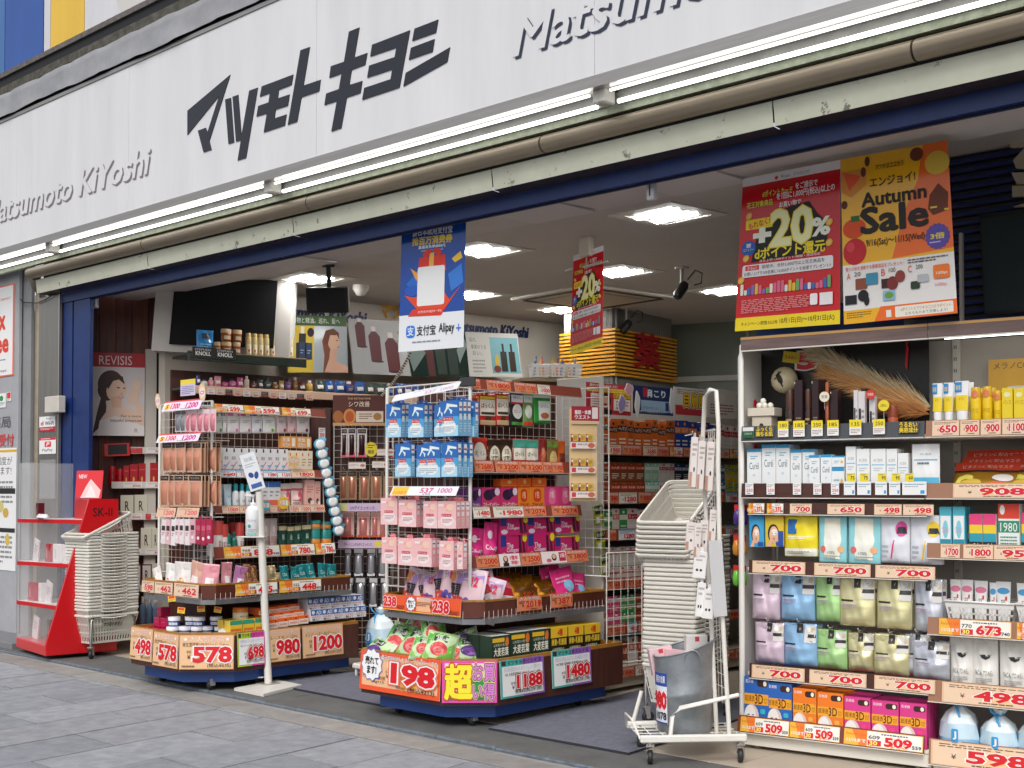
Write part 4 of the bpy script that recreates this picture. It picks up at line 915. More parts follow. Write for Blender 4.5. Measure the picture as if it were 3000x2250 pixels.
goods('tp', 'pump_pack', 'white and teal cleansing carton on the right bay shelf', 'carton', 'teal cleansing cartons', carton(.05, '#4fb0c4', lambda c: (c.rect(.08, .1, .92, .8, '#e8eef0'), c.ell(.5, .5, .22, .2, '#7ec8d8'), c.T('うるおい', .2, .42, .8, .56, '#e06a8a'), c.rect(.08, .1, .92, .28, '#2f8fa8'))))
goods('px', 'pore_carton', 'pink, yellow and teal pore care carton on the right bay', 'carton', 'pore care cartons', carton(.06, '#e8e6e6', lambda c: (c.rect(0, .72, 1, 1, '#e0407a'), c.rect(0, .5, 1, .72, '#f0c830'), c.rect(0, .28, 1, .5, '#2f9ab0'), c.rect(0, 0, 1, .28, '#2a2a32'), c.T('毛穴', .2, .08, .8, .24, '#fff', bold=.02))))
goods('lip', 'acne_carton', 'tall green and red carton on the right bay third shelf', 'carton', None, carton(.06, '#e6ebe6', lambda c: (c.rect(0, .7, 1, 1, '#d8402c'), c.rect(0, .42, 1, .66, '#2f8a66'), c.T('1980', .1, .44, .9, .62, '#e8f0e8'), c.lines(.1, .1, .9, .36, 4, '#4a8a70'), c.ell(.2, .88, .12, .1, '#f0e6e0'))))
row(RF, zE, z2_, .03, [('tp', 1600, 1690, 1437, 1), ('tp', 1695, 1786, 1437, 1), ('px', 1815, 1910, 1490, 1), ('px', 1915, 2010, 1490, 1), ('lip', 2022, 2180, 1415, 1), ('px', 2190, 2300, 1480, 1)], deep=2, step=.08)
# white slotted basket with small tubes
z3_ = B2Z[3][0]+.031
def basket_small(w, h, dp):
    b = MB(); m = mt('#e4e2de', .35); fl = .86
    def P(u, v, side):
        k = fl+(1-fl)*v; 
        x = w/2+(u-.5)*w*k; y = dp*(1-k)/2
        return x, y, h*v
    n = 14
    for v0, v1 in ((0, .12), (.3, .36), (.54, .6), (.78, 1.0)):
        for s_ in range(4):
            for i in range(n):
                q = []
                for u, v in ((i/n, v0), ((i+1)/n, v0), ((i+1)/n, v1), (i/n, v1)):
                    k = fl+(1-fl)*v; X = (u-.5)*w*k; Yy = -dp/2*k
                    if s_ == 1: X, Yy = w/2*k, (u-.5)*dp*k
                    if s_ == 2: X, Yy = -(u-.5)*w*k, dp/2*k
                    if s_ == 3: X, Yy = -w/2*k, -(u-.5)*dp*k
                    q.append((X+w/2, Yy+dp/2, h*v))
                b.poly(q, m)
    for s_ in range(4):
        for i in range(n):
            u0, u1 = (i+.05)/n, (i+.5)/n; q = []
            for u, v in ((u0, .1), (u1, .1), (u1, .8), (u0, .8)):
                k = fl+(1-fl)*v; X = (u-.5)*w*k; Yy = -dp/2*k
                if s_ == 1: X, Yy = w/2*k, (u-.5)*dp*k
                if s_ == 2: X, Yy = -(u-.5)*w*k, dp/2*k
                if s_ == 3: X, Yy = -w/2*k, -(u-.5)*dp*k
                q.append((X+w/2, Yy+dp/2, h*v))
            b.poly(q, m)
    b.tube([(0, 0, h), (w, 0, h), (w, dp, h), (0, dp, h)], .006, m, 6, True); b.box(w*.07, dp*.07, 0, w*.93, dp*.93, .003, m)
    return b
a0 = ca_(zF, 1625, 470); a1 = ca_(zF, 2130, 470); hb_ = cz(zF, 1850, 470)-z3_
bk = basket_small(a1-a0, hb_, .26).build('slotted_basket', M=RF.M(a0, z3_, .03)); tag(bk, 'white slotted basket of pink and blue tubes on the right bay shelf', 'basket', 'slotted baskets on the right bay')
bk2 = dup(bk, RF.M(a1+.006, z3_, .03)); tag(bk2, 'white slotted basket cut off by the right picture edge', 'basket', 'slotted baskets on the right bay')
goods('nt', 'cream_tube', 'small white tube with pink oval in the slotted basket', 'tube', 'pink label tubes in the basket', tubeprod('#eceae8', '#e8e6e4', lambda c: (c.ell(.5, .8, .4, .07, '#e07a9a'), c.T('豆乳', .35, .4, .65, .62, '#7a3a2a'), c.rect(.62, .6, .75, .68, '#d04030'))))
goods('nt2', 'cream_tube', 'small white tube with blue oval in the slotted basket', 'tube', 'blue label tubes in the basket', tubeprod('#eceae8', '#e8e6e4', lambda c: (c.ell(.5, .8, .4, .07, '#4a9ad0'), c.T('豆乳', .35, .4, .65, .62, '#7a3a2a'), c.rect(.62, .6, .75, .68, '#d04030'))))
for k, x0, x1, yt in (('nt', 1665, 1755, 305), ('nt', 1745, 1840, 305), ('nt', 1840, 1945, 312), ('nt2', 1955, 2010, 325), ('nt2', 2000, 2115, 320), ('nt2', 2150, 2260, 330)): row(RF, zF, z3_+.008, .09, [(k, x0, x1, yt, 1)])
z4_ = B2Z[4][0]+.031
goods('ft', 'facial_towel_pack', 'white facial towel pack with a black half circle', 'pouch', 'facial towel packs', pouch(.09, '#dcdad4', lambda c: (c.ell(.55, .76, .22, .12, '#d8d6d0'), c.poly([(.34, .72), (.76, .72), (.68, .66), (.55, .635), (.42, .66)], '#23262c'), c.T('FACIAL TOWEL', .16, .38, .84, .46, '#8a8a86'), c.lines(.2, .24, .8, .34, 3, '#b4b2ac'), c.rect(.5, .0, .56, .14, '#4ac0b8')), full=.7, hang=False, top=.06))
row(RF, zF, z4_, .02, [('ft', 1655, 1830, 712, 1), ('ft', 1812, 2010, 728, 1), ('ft', 2015, 2230, 745, 1), ('ft', 2235, 2430, 760, 1)], deep=2, step=.1)
z5_ = B2Z[5][0]+.031
def cotton(seed):
    def fn(w, h):
        rn = random.Random(seed); b = MB(); prof = [(.40, 0), (.49, .08), (.5, .35), (.46, .6), (.36, .74), (.17, .84), (.09, .88), (.16, .95), (.2, 1)]
        n = 22; vs = []; fs = []; ph = [rn.uniform(0, 6) for _ in range(4)]
        for q, z in prof:
            for k in range(n):
                t = 2*math.pi*k/n; rr_ = q*w*(1+(.05+.1*z)*math.sin(5*t+ph[0]+z*6)+.04*math.sin(9*t+ph[1]-z*5)); vs.append((w/2+rr_*math.cos(t), w*.4+rr_*.8*math.sin(t), z*h+.02*z*w*math.sin(3*t+ph[2])))
        for i in range(len(prof)-1):
            for k in range(n): j = (k+1) % n; fs.append((i*n+k, i*n+j, i*n+n+j, i*n+n+k))
        for i in range(len(prof)-1): b.add(vs[i*n:(i+2)*n], [(k, (k+1) % n, n+(k+1) % n, n+k) for k in range(n)], mt(['#5fa8d8', '#8cc0e2', '#c3dcec', '#d8e4ec', '#dde6ee', '#d3dfe8', '#d8e4ec', '#dde6ee'][i], .2, bump=.45, bscale=12), True)
        f = lambda x, z: -.8*math.sqrt(max(1e-5, (.5*w)**2-min(.47*w, abs(x-w/2))**2))*1.12
        c = Canvas(b, fn=f, w=w, h=h, y=w*.4, grid=8, eps=.0012); c.rr(.4, .3, .58, .52, mt('#3a9ad4', .25), .2); c.T('クレンジングコットン', .2, .1, .8, .16, '#e8f4fa'); c.T('J', .46, .35, .53, .48, '#fff', bold=.04)
        o = b.build('bag'); r_ = MB(); ring = [(w/2+.11*w*math.cos(t/8*6.283), w*.4+.11*w*.8*math.sin(t/8*6.283), .885*h) for t in range(8)]; r_.tube(ring, .006, mt('#3aa0dc', .35), 5, True); r_.tube([(w*.42, w*.3, .885*h), (w*.5, w*.16, .82*h), (w*.58, w*.12, .7*h)], .006, mt('#3aa0dc', .35), 5); r_.tube([(w*.42, w*.3, .885*h), (w*.34, w*.2, .95*h), (w*.3, w*.2, 1.02*h)], .006, mt('#3aa0dc', .35), 5); r_.build('drawstring', o, Matrix.Identity(4)); return o
    return fn
goods('ct1', 'cotton_puff_bag', 'clear drawstring bag of cotton puffs with blue tie, leftmost on the right bay bottom shelf', 'bag', None, cotton(1))
goods('ct2', 'cotton_puff_bag', 'clear drawstring cotton bag with a blue square mark', 'bag', 'cotton bags with blue mark', cotton(4))
row(RF, zF, z5_, .0, [('ct1', 1575, 1862, 1165, 1), ('ct2', 1862, 2150, 1245, 1), ('ct2', 2140, 2420, 1270, 1)])
# --- autumn moon-viewing display on the top shelf
stg = empty('display_backdrop', M=RF.M(0, 1.63, .3)); tag(stg, 'black moon-viewing display backdrop on the top shelf of the right gondola', 'display')
x0 = ca_(zE, 172, 700, .3); x1 = ca_(zE, 1530, 700, .3)
b = MB(); b.box(x0+.02, .3, 1.63, x1, .305, 2.11, mt('#15120f', .35)); o = b.build('panel'); o.parent = stg; o.matrix_parent_inverse = stg.matrix_world.inverted(); o.matrix_basis = RF.M(0, 0, 0)
def bk_(c): c.rect(0, 0, 1, 1, '#e8c832'); c.T('うるおい', .14, .35, .86, .65, '#3a2a10', bold=.01)
cardbox(stg, RF, zE, 470, 588, 310, 390, .28, bk_, 'yellow_sign', ry=10)
cardbox(stg, RF, zE, 590, 800, 325, 450, .285, lambda c: (c.rect(0, 0, 1, 1, '#15120f'), c.T('5', .02, .1, .55, .98, '#d4202c', bold=.06, out='#e8e4e0', ow=.06), c.T('倍', .66, .1, .95, .5, '#d4202c', bold=.04, out='#e8e4e0', ow=.05)), 'number_sign')
b = MB(); b.poly([(0, 0, 0), (.012, 0, -.02), (.02, 0, .1), (.006, 0, .1)], '#c81420'); b.tube([(.01, 0, .1), (.012, 0, .16)], .004, '#c81420'); o = b.build('tassel'); o.parent = stg; o.matrix_parent_inverse = stg.matrix_world.inverted(); o.matrix_basis = RF.M(ca_(zE, 1355, 420, .29), cz(zE, 1355, 425, .29), .29)
b = MB(); am_ = ca_(zE, 487, 525, .24); zm_ = cz(zE, 487, 525, .24); rm = ca_(zE, 578, 525, .24)-am_
b.sphere((0, 0, 0), rm, mt('#d9cba4', .4, var=.12, vscale=20), 20)
c = Canvas(b, fn=lambda x, z: -math.sqrt(max(1e-6, rm*rm-x*x-z*z)), w=rm, h=rm, eps=.0008, grid=6)
c.ell(.05, .0, .2, .38, '#1e1a16', rot=22); c.ell(-.14, .3, .17, .13, '#1e1a16'); c.ell(-.12, .48, .05, .18, '#1e1a16', rot=-18); c.ell(.02, .46, .05, .18, '#1e1a16', rot=-35); c.ell(.18, -.4, .06, .2, '#1e1a16', rot=15); c.ell(-.28, .08, .16, .05, '#1e1a16', rot=30)
tag(b.build('moon_ball', M=RF.M(am_, zm_, .24)), 'round cream moon ornament with a black leaping rabbit silhouette', 'ornament')
st = empty('dumpling_stand', M=RF.M(ca_(zE, 345, 800, .12), 1.63, .12)); tag(st, 'small wooden offering stand holding white dumplings on the black display', 'ornament')
sw = (ca_(zE, 440, 750, .12)-ca_(zE, 248, 750, .12)); sh_ = cz(zE, 345, 728, .12)-1.63
b = MB(); b.box(-sw*.36, -.04, 0, sw*.36, .04, sh_*.72, '#cfc4b2', bev=.002); b.lathe([(.011, 0), (.011, .002)], '#3a2a1c', 12, at=(0, -.042, sh_*.4), ax=(0, -1, 0)); b.build('box', st, Matrix.Identity(4))
b = MB(); b.box(-sw*.5, -.05, sh_*.72, sw*.5, .05, sh_, '#d6ccbc', bev=.002); b.build('tray', st, Matrix.Identity(4))
for x, y, z in ((-.025, -.01, .014), (.008, -.015, .014), (.028, .012, .014), (-.008, .0, .038), (-.02, .025, .014)):
    b = MB(); b.sphere((x, y, sh_+z), .0165, mt('#e9e4d8', .5), 10); b.build('dumpling', st, Matrix.Identity(4))
# pampas plumes
def plume(x0, y0, x1, y1, d, seed, tip, base, n=700, spread=.075, sag=.02):
    rn = random.Random(seed); b = MB(); a0, z0 = RF.px(zE(x0, y0), d); a1, z1_ = RF.px(zE(x1, y1), d)
    A = Vector((a0, 0, z0)); B = Vector((a1, 0, z1_)); m1 = mt(tip, .8); m2 = mt(base, .8); ax = (B-A); L = ax.length; dr = ax/L; nm = Vector((-dr.z, 0, dr.x))
    b.tube([A, (A+B)/2+nm*sag, B], .002, mt('#8a7048', .7), 4)
    for k in range(n):
        t = rn.random()**.8; P = A.lerp(B, t)+nm*(sag*4*t*(1-t)*.5); q = rn.uniform(-1, 1); ln = spread*(.5+.8*rn.random())*(1-.35*t)
        dv = (dr*(.8+.4*rn.random())+nm*q*.55+Vector((0, rn.uniform(-.3, .3), -.08))).normalized(); E = P+dv*ln; w = nm*.0014
        mid = P+dv*ln*.55+Vector((0, 0, .004*q)); b.add([P-w, P+w, mid+w, mid-w, E], [(0, 1, 2, 3), (3, 2, 4)], m1 if rn.random() < .6 else m2)
    return tag(b.build('pampas_plume', M=RF.M(0, 0, d)), ['', 'cream pampas plume arching at the top of the black display', 'golden brown pampas plume in the middle of the black display', 'golden brown pampas plume lowest in the black display'][seed], 'dried grass', 'pampas plumes')
plume(1540, 720, 740, 330, .26, 1, '#e6dabc', '#d2ac74', 3600, .17, .03); plume(1540, 740, 820, 480, .22, 2, '#c88c4e', '#dcb078', 2600, .15, .02); plume(1535, 770, 1150, 690, .18, 3, '#b9783c', '#8a5a30', 1500, .11, .01)
goods('dk', 'cosmetic_carton', 'tall dark plum cosmetic carton on the black display shelf', 'carton', 'dark plum cosmetic cartons', carton(.05, '#2e1a20', lambda c: (c.lines(.2, .2, .8, .34, 3, '#a08a70'), c.rect(.0, .93, .12, .97, '#c8b090'))))
goods('db', 'cosmetic_bottle', 'dark brown serum bottle with a tall cap on the black display shelf', 'bottle', 'dark serum bottles', bottle('#33201a', '#4a2a1e', [(.46, 0), (.5, .03), (.5, .5), (.42, .58)], [(.44, .58), (.44, .98), (.4, 1)], lambda c: c.lines(.2, .2, .8, .4, 2, '#b89a70'), r=.15))
goods('cp', 'copper_pen', 'slim copper serum pen on the black display shelf', 'cosmetic', None, bottle('#b86a4a', '#a85a3c', [(.4, 0), (.45, .02), (.45, .5), (.4, .55)], [(.36, .55), (.36, .97), (.3, 1)], metal=.6))
goods('wt', 'lip_treatment', 'slim white cosmetic carton on the black display shelf', 'carton', 'slim white cosmetic cartons', carton(.03, '#d8d4d4', lambda c: (c.rect(.1, .05, .45, .6, '#3a2a30'), c.lines(.5, .2, .9, .6, 3, '#888'))))
goods('oj', 'cream_jar', 'orange cream jar at the right end of the black display shelf', 'jar', None, jar('#b0502c', '#8a3a20'))
row(RF, zE, 1.63, .05, [('db', 478, 545, 600, 1), ('dk', 555, 615, 525, 1), ('db', 620, 675, 590, 1), ('dk', 680, 730, 518, 1), ('cp', 768, 805, 540, 1), ('dk', 815, 870, 600, 1), ('wt', 982, 1012, 598, 1), ('wt', 1015, 1065, 605, 1), ('wt', 1095, 1140, 640, 1), ('oj', 1215, 1292, 712, 1)])
row(RF, zE, 1.63, .12, [('dk', 1032, 1078, 585, 1), ('dk', 735, 765, 520, 1)])
def disc(x, y, rp, col, txt, d, tc):
    a, z = RF.px(zE(x, y), d); r_ = RF.px(zE(x+rp, y), d)[0]-a; b = MB(); b.lathe([(r_, 0), (r_, .002)], mt(col, .4), 20, ax=(0, -1, 0)); c = Canvas(b, w=r_, h=r_, y=-.002); c.T(txt, -.6, -.3, .6, .3, tc, bold=.01); b.tube([(0, .001, -r_), (0, .001, -r_*2.4)], .0012, '#ccc', 4)
    return b.build('pop_disc', M=RF.M(a, z, d))
tag(disc(775, 645, 36, '#e6dcc0', '受賞', .03, '#5a6aa0'), 'round cream award tag on the black display shelf', 'tag'); tag(disc(1107, 628, 34, '#c83a34', '新発売', .03, '#f4e0d0'), 'round red tag on the black display shelf', 'tag'); tag(disc(1202, 707, 40, '#e8d234', '人気No.1', .02, '#5a4a10'), 'round yellow tag on the black display shelf', 'tag')

# the right bay carries on beyond the picture edge
slab(gR, 'end_panel', RF, 2*BW+.002, 2*BW+.02, .03, 2.155, .0, .45, cream)
aq = ca_(zE, 2305, 700, .02)
for i in range(6):
    if aq+.075*(i+1) < 2*BW-.01: place('vbx' if i % 2 else 'vb', RF, aq+.075*i, 1.628, .065, .15, .03)
place('vm', RF, 1.62, 1.328, .3, .16, .07, rx=-35); place('vm', RF, 1.63, 1.35, .3, .16, .12, rx=-30)
aq = ca_(zE, 2310, 1480, .03)
for i in range(6):
    if aq+.075*(i+1) < 2*BW-.01: place('px' if i % 3 else 'tp', RF, aq+.075*i, z2_, .068, .15, .03)
aq = ca_(zF, 2440, 760, .02)
for i in range(3):
    if aq+.13*(i+1) < 2*BW-.01: place('ft', RF, aq+.13*i, z4_, .12, .2, .02)
aq = ca_(zF, 2430, 1300, .0)
for i in range(2):
    if aq+.19*(i+1) < 2*BW: place('ct2', RF, aq+.19*i, z5_, .18, .16, .0)
# ------------------------------------------------------------------ the two wheeled aisle-end displays
blue = mt('#1d3f80', .4, var=.12, vscale=5)
wood = mt('#4c2820', .45, var=.4, vscale=4, stretch=(10, 10, 1))
gold_trim = mt('#a8752e', .4, var=.35, vscale=30)
def outline(X0, X1, Y0, Y1, cl, cr): return [(X0, Y1), (X0, Y0+cl), (X0+cl, Y0), (X1-cr, Y0), (X1, Y0+cr), (X1, Y1)]
def inset(pts, k):
    cx = sum(p[0] for p in pts)/len(pts); cy = sum(p[1] for p in pts)/len(pts)
    return [(p[0]-math.copysign(k, p[0]-cx), p[1]-math.copysign(k, p[1]-cy)) for p in pts]
def ring(b, pts, z0, z1_, t, col):
    q = inset(pts, t); n = len(pts)
    vs = [(p[0], p[1], z0) for p in pts]+[(p[0], p[1], z1_) for p in pts]+[(p[0], p[1], z1_) for p in q]+[(p[0], p[1], z0) for p in q]; fs = []
    for i in range(n):
        j = (i+1) % n
        for a in range(3): fs.append((a*n+i, a*n+j, a*n+n+j, a*n+n+i))
    b.add(vs, fs, col)
def display(label, bx, bn, tr, up, shelves, zgrid, woodside):
    """bx: base outline args, bn: bin, tr: tray, up: (X0, X1, Y0, Y1) of the upper frame"""
    g = empty('display_gondola', loc=((bx[0]+bx[1])/2, (bx[2]+bx[3])/2, 0)); tag(g, label, 'display stand', 'wheeled aisle-end displays')
    b = MB(); b.prism(outline(*bx), .055, .2, blue); part(b, 'base', g)
    b = MB(); o = outline(*bn); ring(b, o, .13, .37, .012, wood); part(b, 'bin', g)
    b = MB(); ring(b, inset(o, -.003), .368, .392, .018, gold_trim); part(b, 'bin_trim', g)
    b = MB(); b.prism(inset(o, .013), .2, .215, mt('#6a4a38', .6)); part(b, 'bin_floor', g)
    o2 = outline(*tr); b = MB(); b.prism(o2, .585, .615, mt('#8f8f92', .35, metal=.6, var=.2, vscale=8)); part(b, 'tray_shelf', g)
    b = MB(); ring(b, inset(o2, .004), .625, .72, .004, mt('#5a2c20', .35, var=.3, vscale=5)); part(b, 'tray_rim', g)
    b = MB(); ring(b, inset(o2, .001), .712, .724, .008, gold_trim); part(b, 'tray_trim', g)
    b = MB()
    for k in range(30):
        t = k/29; P = Vector((o2[4][0]-.004, o2[4][1]+(o2[5][1]-o2[4][1])*t, 0)); b.tube([(P.x, P.y, .615), (P.x, P.y, .66)], .0018, '#cfccc6', 4)
        P = Vector((o2[2][0]+(o2[3][0]-o2[2][0])*t, o2[2][1]+.004, 0)); b.tube([(P.x, P.y, .615), (P.x, P.y, .66)], .0018, '#cfccc6', 4)
    part(b, 'tray_wires', g)
    X0, X1, Y0, Y1 = up
    b = MB(); b.box(X0+.16, Y0+.1, .215, X1-.22, Y1, 1.94, wood, bev=.004); part(b, 'core_panel', g)
    for z, dd in shelves: b = MB(); b.box(X1-.235, Y0+.06, z-.018, X1-dd, Y1, z, mt('#8a8784', .4, metal=.4), bev=.003); part(b, 'shelf', g)
    for i, (x, y) in enumerate(((bx[0]+.1, bx[2]+.12), (bx[1]-.12, bx[2]+.14), (bx[0]+.1, bx[3]-.1), (bx[1]-.12, bx[3]-.12))):
        c = empty('caster'); c.parent = g; c.matrix_parent_inverse = g.matrix_world.inverted(); c.matrix_basis = Matrix.Translation((x, y, 0))
        w = MB(); w.lathe([(.03, -.014), (.035, -.01), (.035, .01), (.03, .014)], mt('#232326', .6), 14, at=(0, 0, .035), ax=(1, .3, 0)); w.build('wheel', c, Matrix.Identity(4))
        w = MB(); w.box(-.022, -.02, .03, -.018, .02, .076, '#8a8a8c'); w.box(.018, -.02, .03, .022, .02, .076, '#8a8a8c'); w.build('fork', c, Matrix.Identity(4))
    FF = Face((X0, Y0), 0); SS = Face((X1, Y0), 90)
    grid(g, FF, 0, X1-X0, .76, zgrid, 0, .055); grid(g, SS, .0, Y1-Y0, .76, zgrid-.02, .21, .055)
    for x, y in ((X1, Y0), (X0, Y0)): b = MB(); b.tube([(x, y, .62), (x, y, zgrid)], .011, mt('#e2dfd8', .35), 8); part(b, 'post', g)
    return g
def rails(g, SS, specs, d, a0, a1, col=None, rx=-12):
    for zm, z0, z1_, cs in specs:
        b = MB(); b.box(a0, 0, 0, a1, .004, z1_-z0, mt(col or '#8a4436', .35)); b.box(a0, -.006, -.003, a1, .004, 0, '#bdb9b2'); r_ = b.build('price_rail'); r_.parent = g; r_.matrix_parent_inverse = g.matrix_world.inverted(); r_.matrix_basis = SS.M(0, z0, d, rx=rx)
        for x0, x1, yc, p, st, sub, pct in cs:
            q0 = SS.px(zm(x0, yc), d)[0]; q1 = SS.px(zm(x1, yc), d)[0]
            cardm(g, SS, q0, q1, z0+.003, z1_-.002, d-.004, lambda c, p=p, st=st, sub=sub, pct=pct: card(c, p, st, sub=sub, pct=pct) if not callable(st) else st(c), rx=rx)
def bigcard(g, P0, P1, z0, z1_, draw, name='price_sign', tilt=-3):
    """sign on a bin facet between two plan points"""
    P0 = Vector((*P0, 0)); P1 = Vector((*P1, 0)); a = math.degrees(math.atan2((P1-P0).y, (P1-P0).x)); f = Face((P0.x, P0.y), a); w = (P1-P0).length
    b = MB(); b.box(0, 0, 0, w, .0015, z1_-z0, mt('#e8e4dc', .3)); draw(Canvas(b, w=w, h=z1_-z0, eps=.0006))
    o = b.build(name); o.parent = g; o.matrix_parent_inverse = g.matrix_world.inverted(); o.matrix_basis = f.M(0, z0, -.004, rx=tilt); return o
# ---------------- display A (left)
AF = Face((-8.13, 4.87), 0); AS = Face((-7.46, 4.87), 90)
abin = (-8.1, -7.19, 4.62, 5.95, .03, .26)
gA = display('wheeled cosmetics display with jars and tan price signs, left of the sanitizer stand', (-8.03, -7.24, 4.67, 5.9, .06, .24), abin, (-8.06, -7.22, 4.68, 5.9, .06, .07), (-8.13, -7.46, 4.87, 5.85), [(.885, .02), (1.2, .02), (1.455, .02)], 1.96, True)
def S(x0, x1, yc, p, st='small', sub='', pct=''): return (x0, x1, yc, p, st, sub, pct)
rails(gA, AS, [(zA, 1.885, 1.945, [S(1385, 1580, 965, '599', 'sale', '659', '658'), S(1585, 1812, 965, '599', 'sale', '659', '658'), S(1830, 2015, 965, '699', 'sale', '769', '768')]),
               (zA, 1.435, 1.493, [S(1395, 1530, 1390, '980', 'blue'), S(1535, 1620, 1390, '1180', 'blue'), S(1630, 1705, 1390, '980', 'blue'), S(1710, 1795, 1390, '1380', 'blue'), S(1800, 1885, 1390, '1155', 'blue'), S(1890, 2040, 1390, '1800')]),
               (zB, 1.185, 1.24, [S(1440, 1552, 205, '1000'), S(1555, 1640, 205, '1200'), S(1665, 1745, 205, '1400'), S(1750, 1870, 205, '2300'), S(1875, 1932, 205, '1350'), S(1935, 2010, 205, '1500'), S(2014, 2105, 205, '1800')]),
               (zB, .872, .955, [S(1455, 1815, 470, '888', 'sale', '968', '938'), S(1825, 2042, 450, '780', 'sale', '907', '857'), S(2050, 2175, 445, '780', 'sale', '897', '857')])], .0, .03, .98)
# cards on the tray rim and the bin
def trim(c, n=3): pass
t0, t1, t2, t3 = (-8.06, 4.74), (-8.0, 4.68), (-7.38, 4.68), (-7.22, 4.84)
cA = [((-8.02, 4.672), (-7.86, 4.672), '598'), ((-7.85, 4.672), (-7.62, 4.672), '462')]
for p0, p1, p in cA: bigcard(gA, p0, p1, .632, .712, lambda c, p=p: card(c, p, 'small'), 'price_card')
bigcard(gA, (-7.6, 4.670), (-7.3, 4.670), .628, .716, lambda c: card(c, '462', 'small'), 'price_card')
for y0, y1, p, s_, q_ in ((4.90, 5.24, '435', '508', '478'), (5.26, 5.62, '448', '522', '492')): bigcard(gA, (-7.212, y0), (-7.212, y1), .634, .712, lambda c, p=p, s_=s_, q_=q_: card(c, p, 'sale', sub=s_, pct=q_), 'price_card')
def A3(f, x, y, d=0): return f.px(zB(x, y), d)
T1 = '★大人気商品★'
bigcard(gA, (-8.07, 4.612), (-7.78, 4.612), .165, .388, lambda c: card(c, '498', 'tan', T1, 'ハンドクリーム 薬用モアディープ', '547'))
bigcard(gA, (-7.77, 4.612), (-7.455, 4.612), .15, .378, lambda c: card(c, '578', 'tan', T1, '資生堂尿素10%クリーム ジャー', '635'))
bigcard(gA, (-7.44, 4.612), (-7.185, 4.87), .15, .378, lambda c: card(c, '578', 'tan', T1, '資生堂尿素10%クリーム ジャー', '635'))
def mkc(title, name, price, sub, c1='#b4c832', c2='#d84aa4', pct='10'):
    def f(c):
        c.rect(0, 0, .5, 1, c1); c.rect(.5, 0, 1, 1, c2); c.rr(.03, .86, .13, .98, '#333', .1); c.T(title, .16, .865, .92, .975, '#2a2a2a', bold=.02); c.rect(.04, .05, .96, .83, '#ecebea')
        c.T(name[0], .08, .69, .92, .81, '#f4f2fa', out='#5a62b0', ow=.015); c.T(name[1], .1, .57, .9, .66, '#333'); c.T('本体', .22, .34, .32, .42, '#222'); c.T('¥', .24, .22, .3, .32, '#222')
        c.T(price, .36, .24, .93, .56, '#d4131f', bold=.045, out='#fff', ow=.04, out2='#8a1018'); c.T('税率%s%%(税込¥%s)' % (pct, sub), .3, .08, .92, .2, '#222', bold=.01)
    return f
bigcard(gA, (-7.182, 4.90), (-7.182, 5.12), .16, .385, mkc('マツキヨカワイイ', ('1分間のメディカルマッサージ', 'MK メンタームメディカルクリーム 185g'), '698', '767'))
bigcard(gA, (-7.182, 5.14), (-7.182, 5.42), .165, .388, lambda c: card(c, '980', 'tan', '手荒れを治しうるおいのある健康な肌へ', 'ユースキン 120g', '1078'))
bigcard(gA, (-7.182, 5.44), (-7.182, 5.80), .165, .388, lambda c: card(c, '1200', 'tan', '乾燥によるかさつく肌のかゆみ治療薬', 'メンソレータムADクリームm', '1320'))
# headers over the front hooks
def hdr(g, f, zm, x0, x1, yt, yb, d, draw, rx=-25, name='header_strip', ry=0):
    return cardbox(g, f, zm, x0, x1, yt, yb, d, draw, name, rx=rx, ry=ry)
def hA(c): c.rect(0, 0, 1, 1, '#e2d8ea'); c.rect(0, .85, 1, 1, '#d84a4a'); c.T('1300', .22, .2, .45, .7, '#d43a5a', bold=.04); c.T('1200', .62, .2, .92, .7, '#d43a8a', bold=.04); c.ell(.12, .4, .08, .3, '#e8d24a'); c.T('5', .09, .2, .15, .6, '#c02a4a', bold=.04); c.lines(.5, .1, .9, .2, 1, '#555')
hdr(gA, AF, zA, 1045, 1290, 925, 1000, -.13, hA); hdr(gA, AF, zA, 1010, 1280, 1142, 1205, -.13, hA)
for x0, x1 in ((1010, 1130), (1140, 1282)): cardbox(gA, AF, zB, x0, x1, 192, 255, -.13, lambda c: (c.rect(0, 0, 1, 1, '#d8b49a'), c.T('1200', .4, .25, .92, .7, '#d8606a', bold=.04), c.lines(.1, .75, .9, .92, 1, '#886')), rx=-12)
def lips(x, y, w, label, zm=zA):
    a, z = AF.px(zm(x, y), -.1); k = .2*w; b = MB(); pts = [(math.cos(t/16*6.283)*k*.32, math.sin(t/16*6.283)*k*.55+.0) for t in range(16)]; b.extr(pts, 0, .002, mt('#e8c9a0', .4)); c = Canvas(b, w=k, h=k); c.ell(0, .0, .25, .3, '#f2dede'); c.ell(0, 0, .22, .1, '#d8506a'); c.ell(0, 0, .16, .05, '#f4eaea'); return tag(b.build('lip_pop', M=AF.M(a, z, -.1, ry=-10)), label, 'pop sign')
lips(1022, 940, .5, 'lip-shaped pop sign at the left end of the pink header'); lips(1310, 885, .6, 'pink lip-shaped pop sign beside the upper shelf corner')
cardbox(gA, AF, zA, 1170, 1265, 800, 905, -.05, lambda c: (c.rect(0, 0, 1, 1, '#cfc6dc'), c.rect(0, .7, 1, 1, '#e8d048'), c.lines(.08, .08, .92, .62, 5, '#6a5a9a')), 'pop_card')
goods('tw', 'tweezer_pack', 'slim grey beauty tool pack at the top of the left display', 'pack', 'grey beauty tool packs', blister('#c8c6c8', '#8a8a90', tab='#5a5058'))
goods('pk', 'lash_pack', 'pink beauty tool pack at the top of the left display', 'pack', 'pink beauty tool packs', blister('#e6b8bc', '#d88a96', tab='#e0cdd2', draw=lambda c: c.ell(.5, .08, .2, .06, '#c84a6a')))
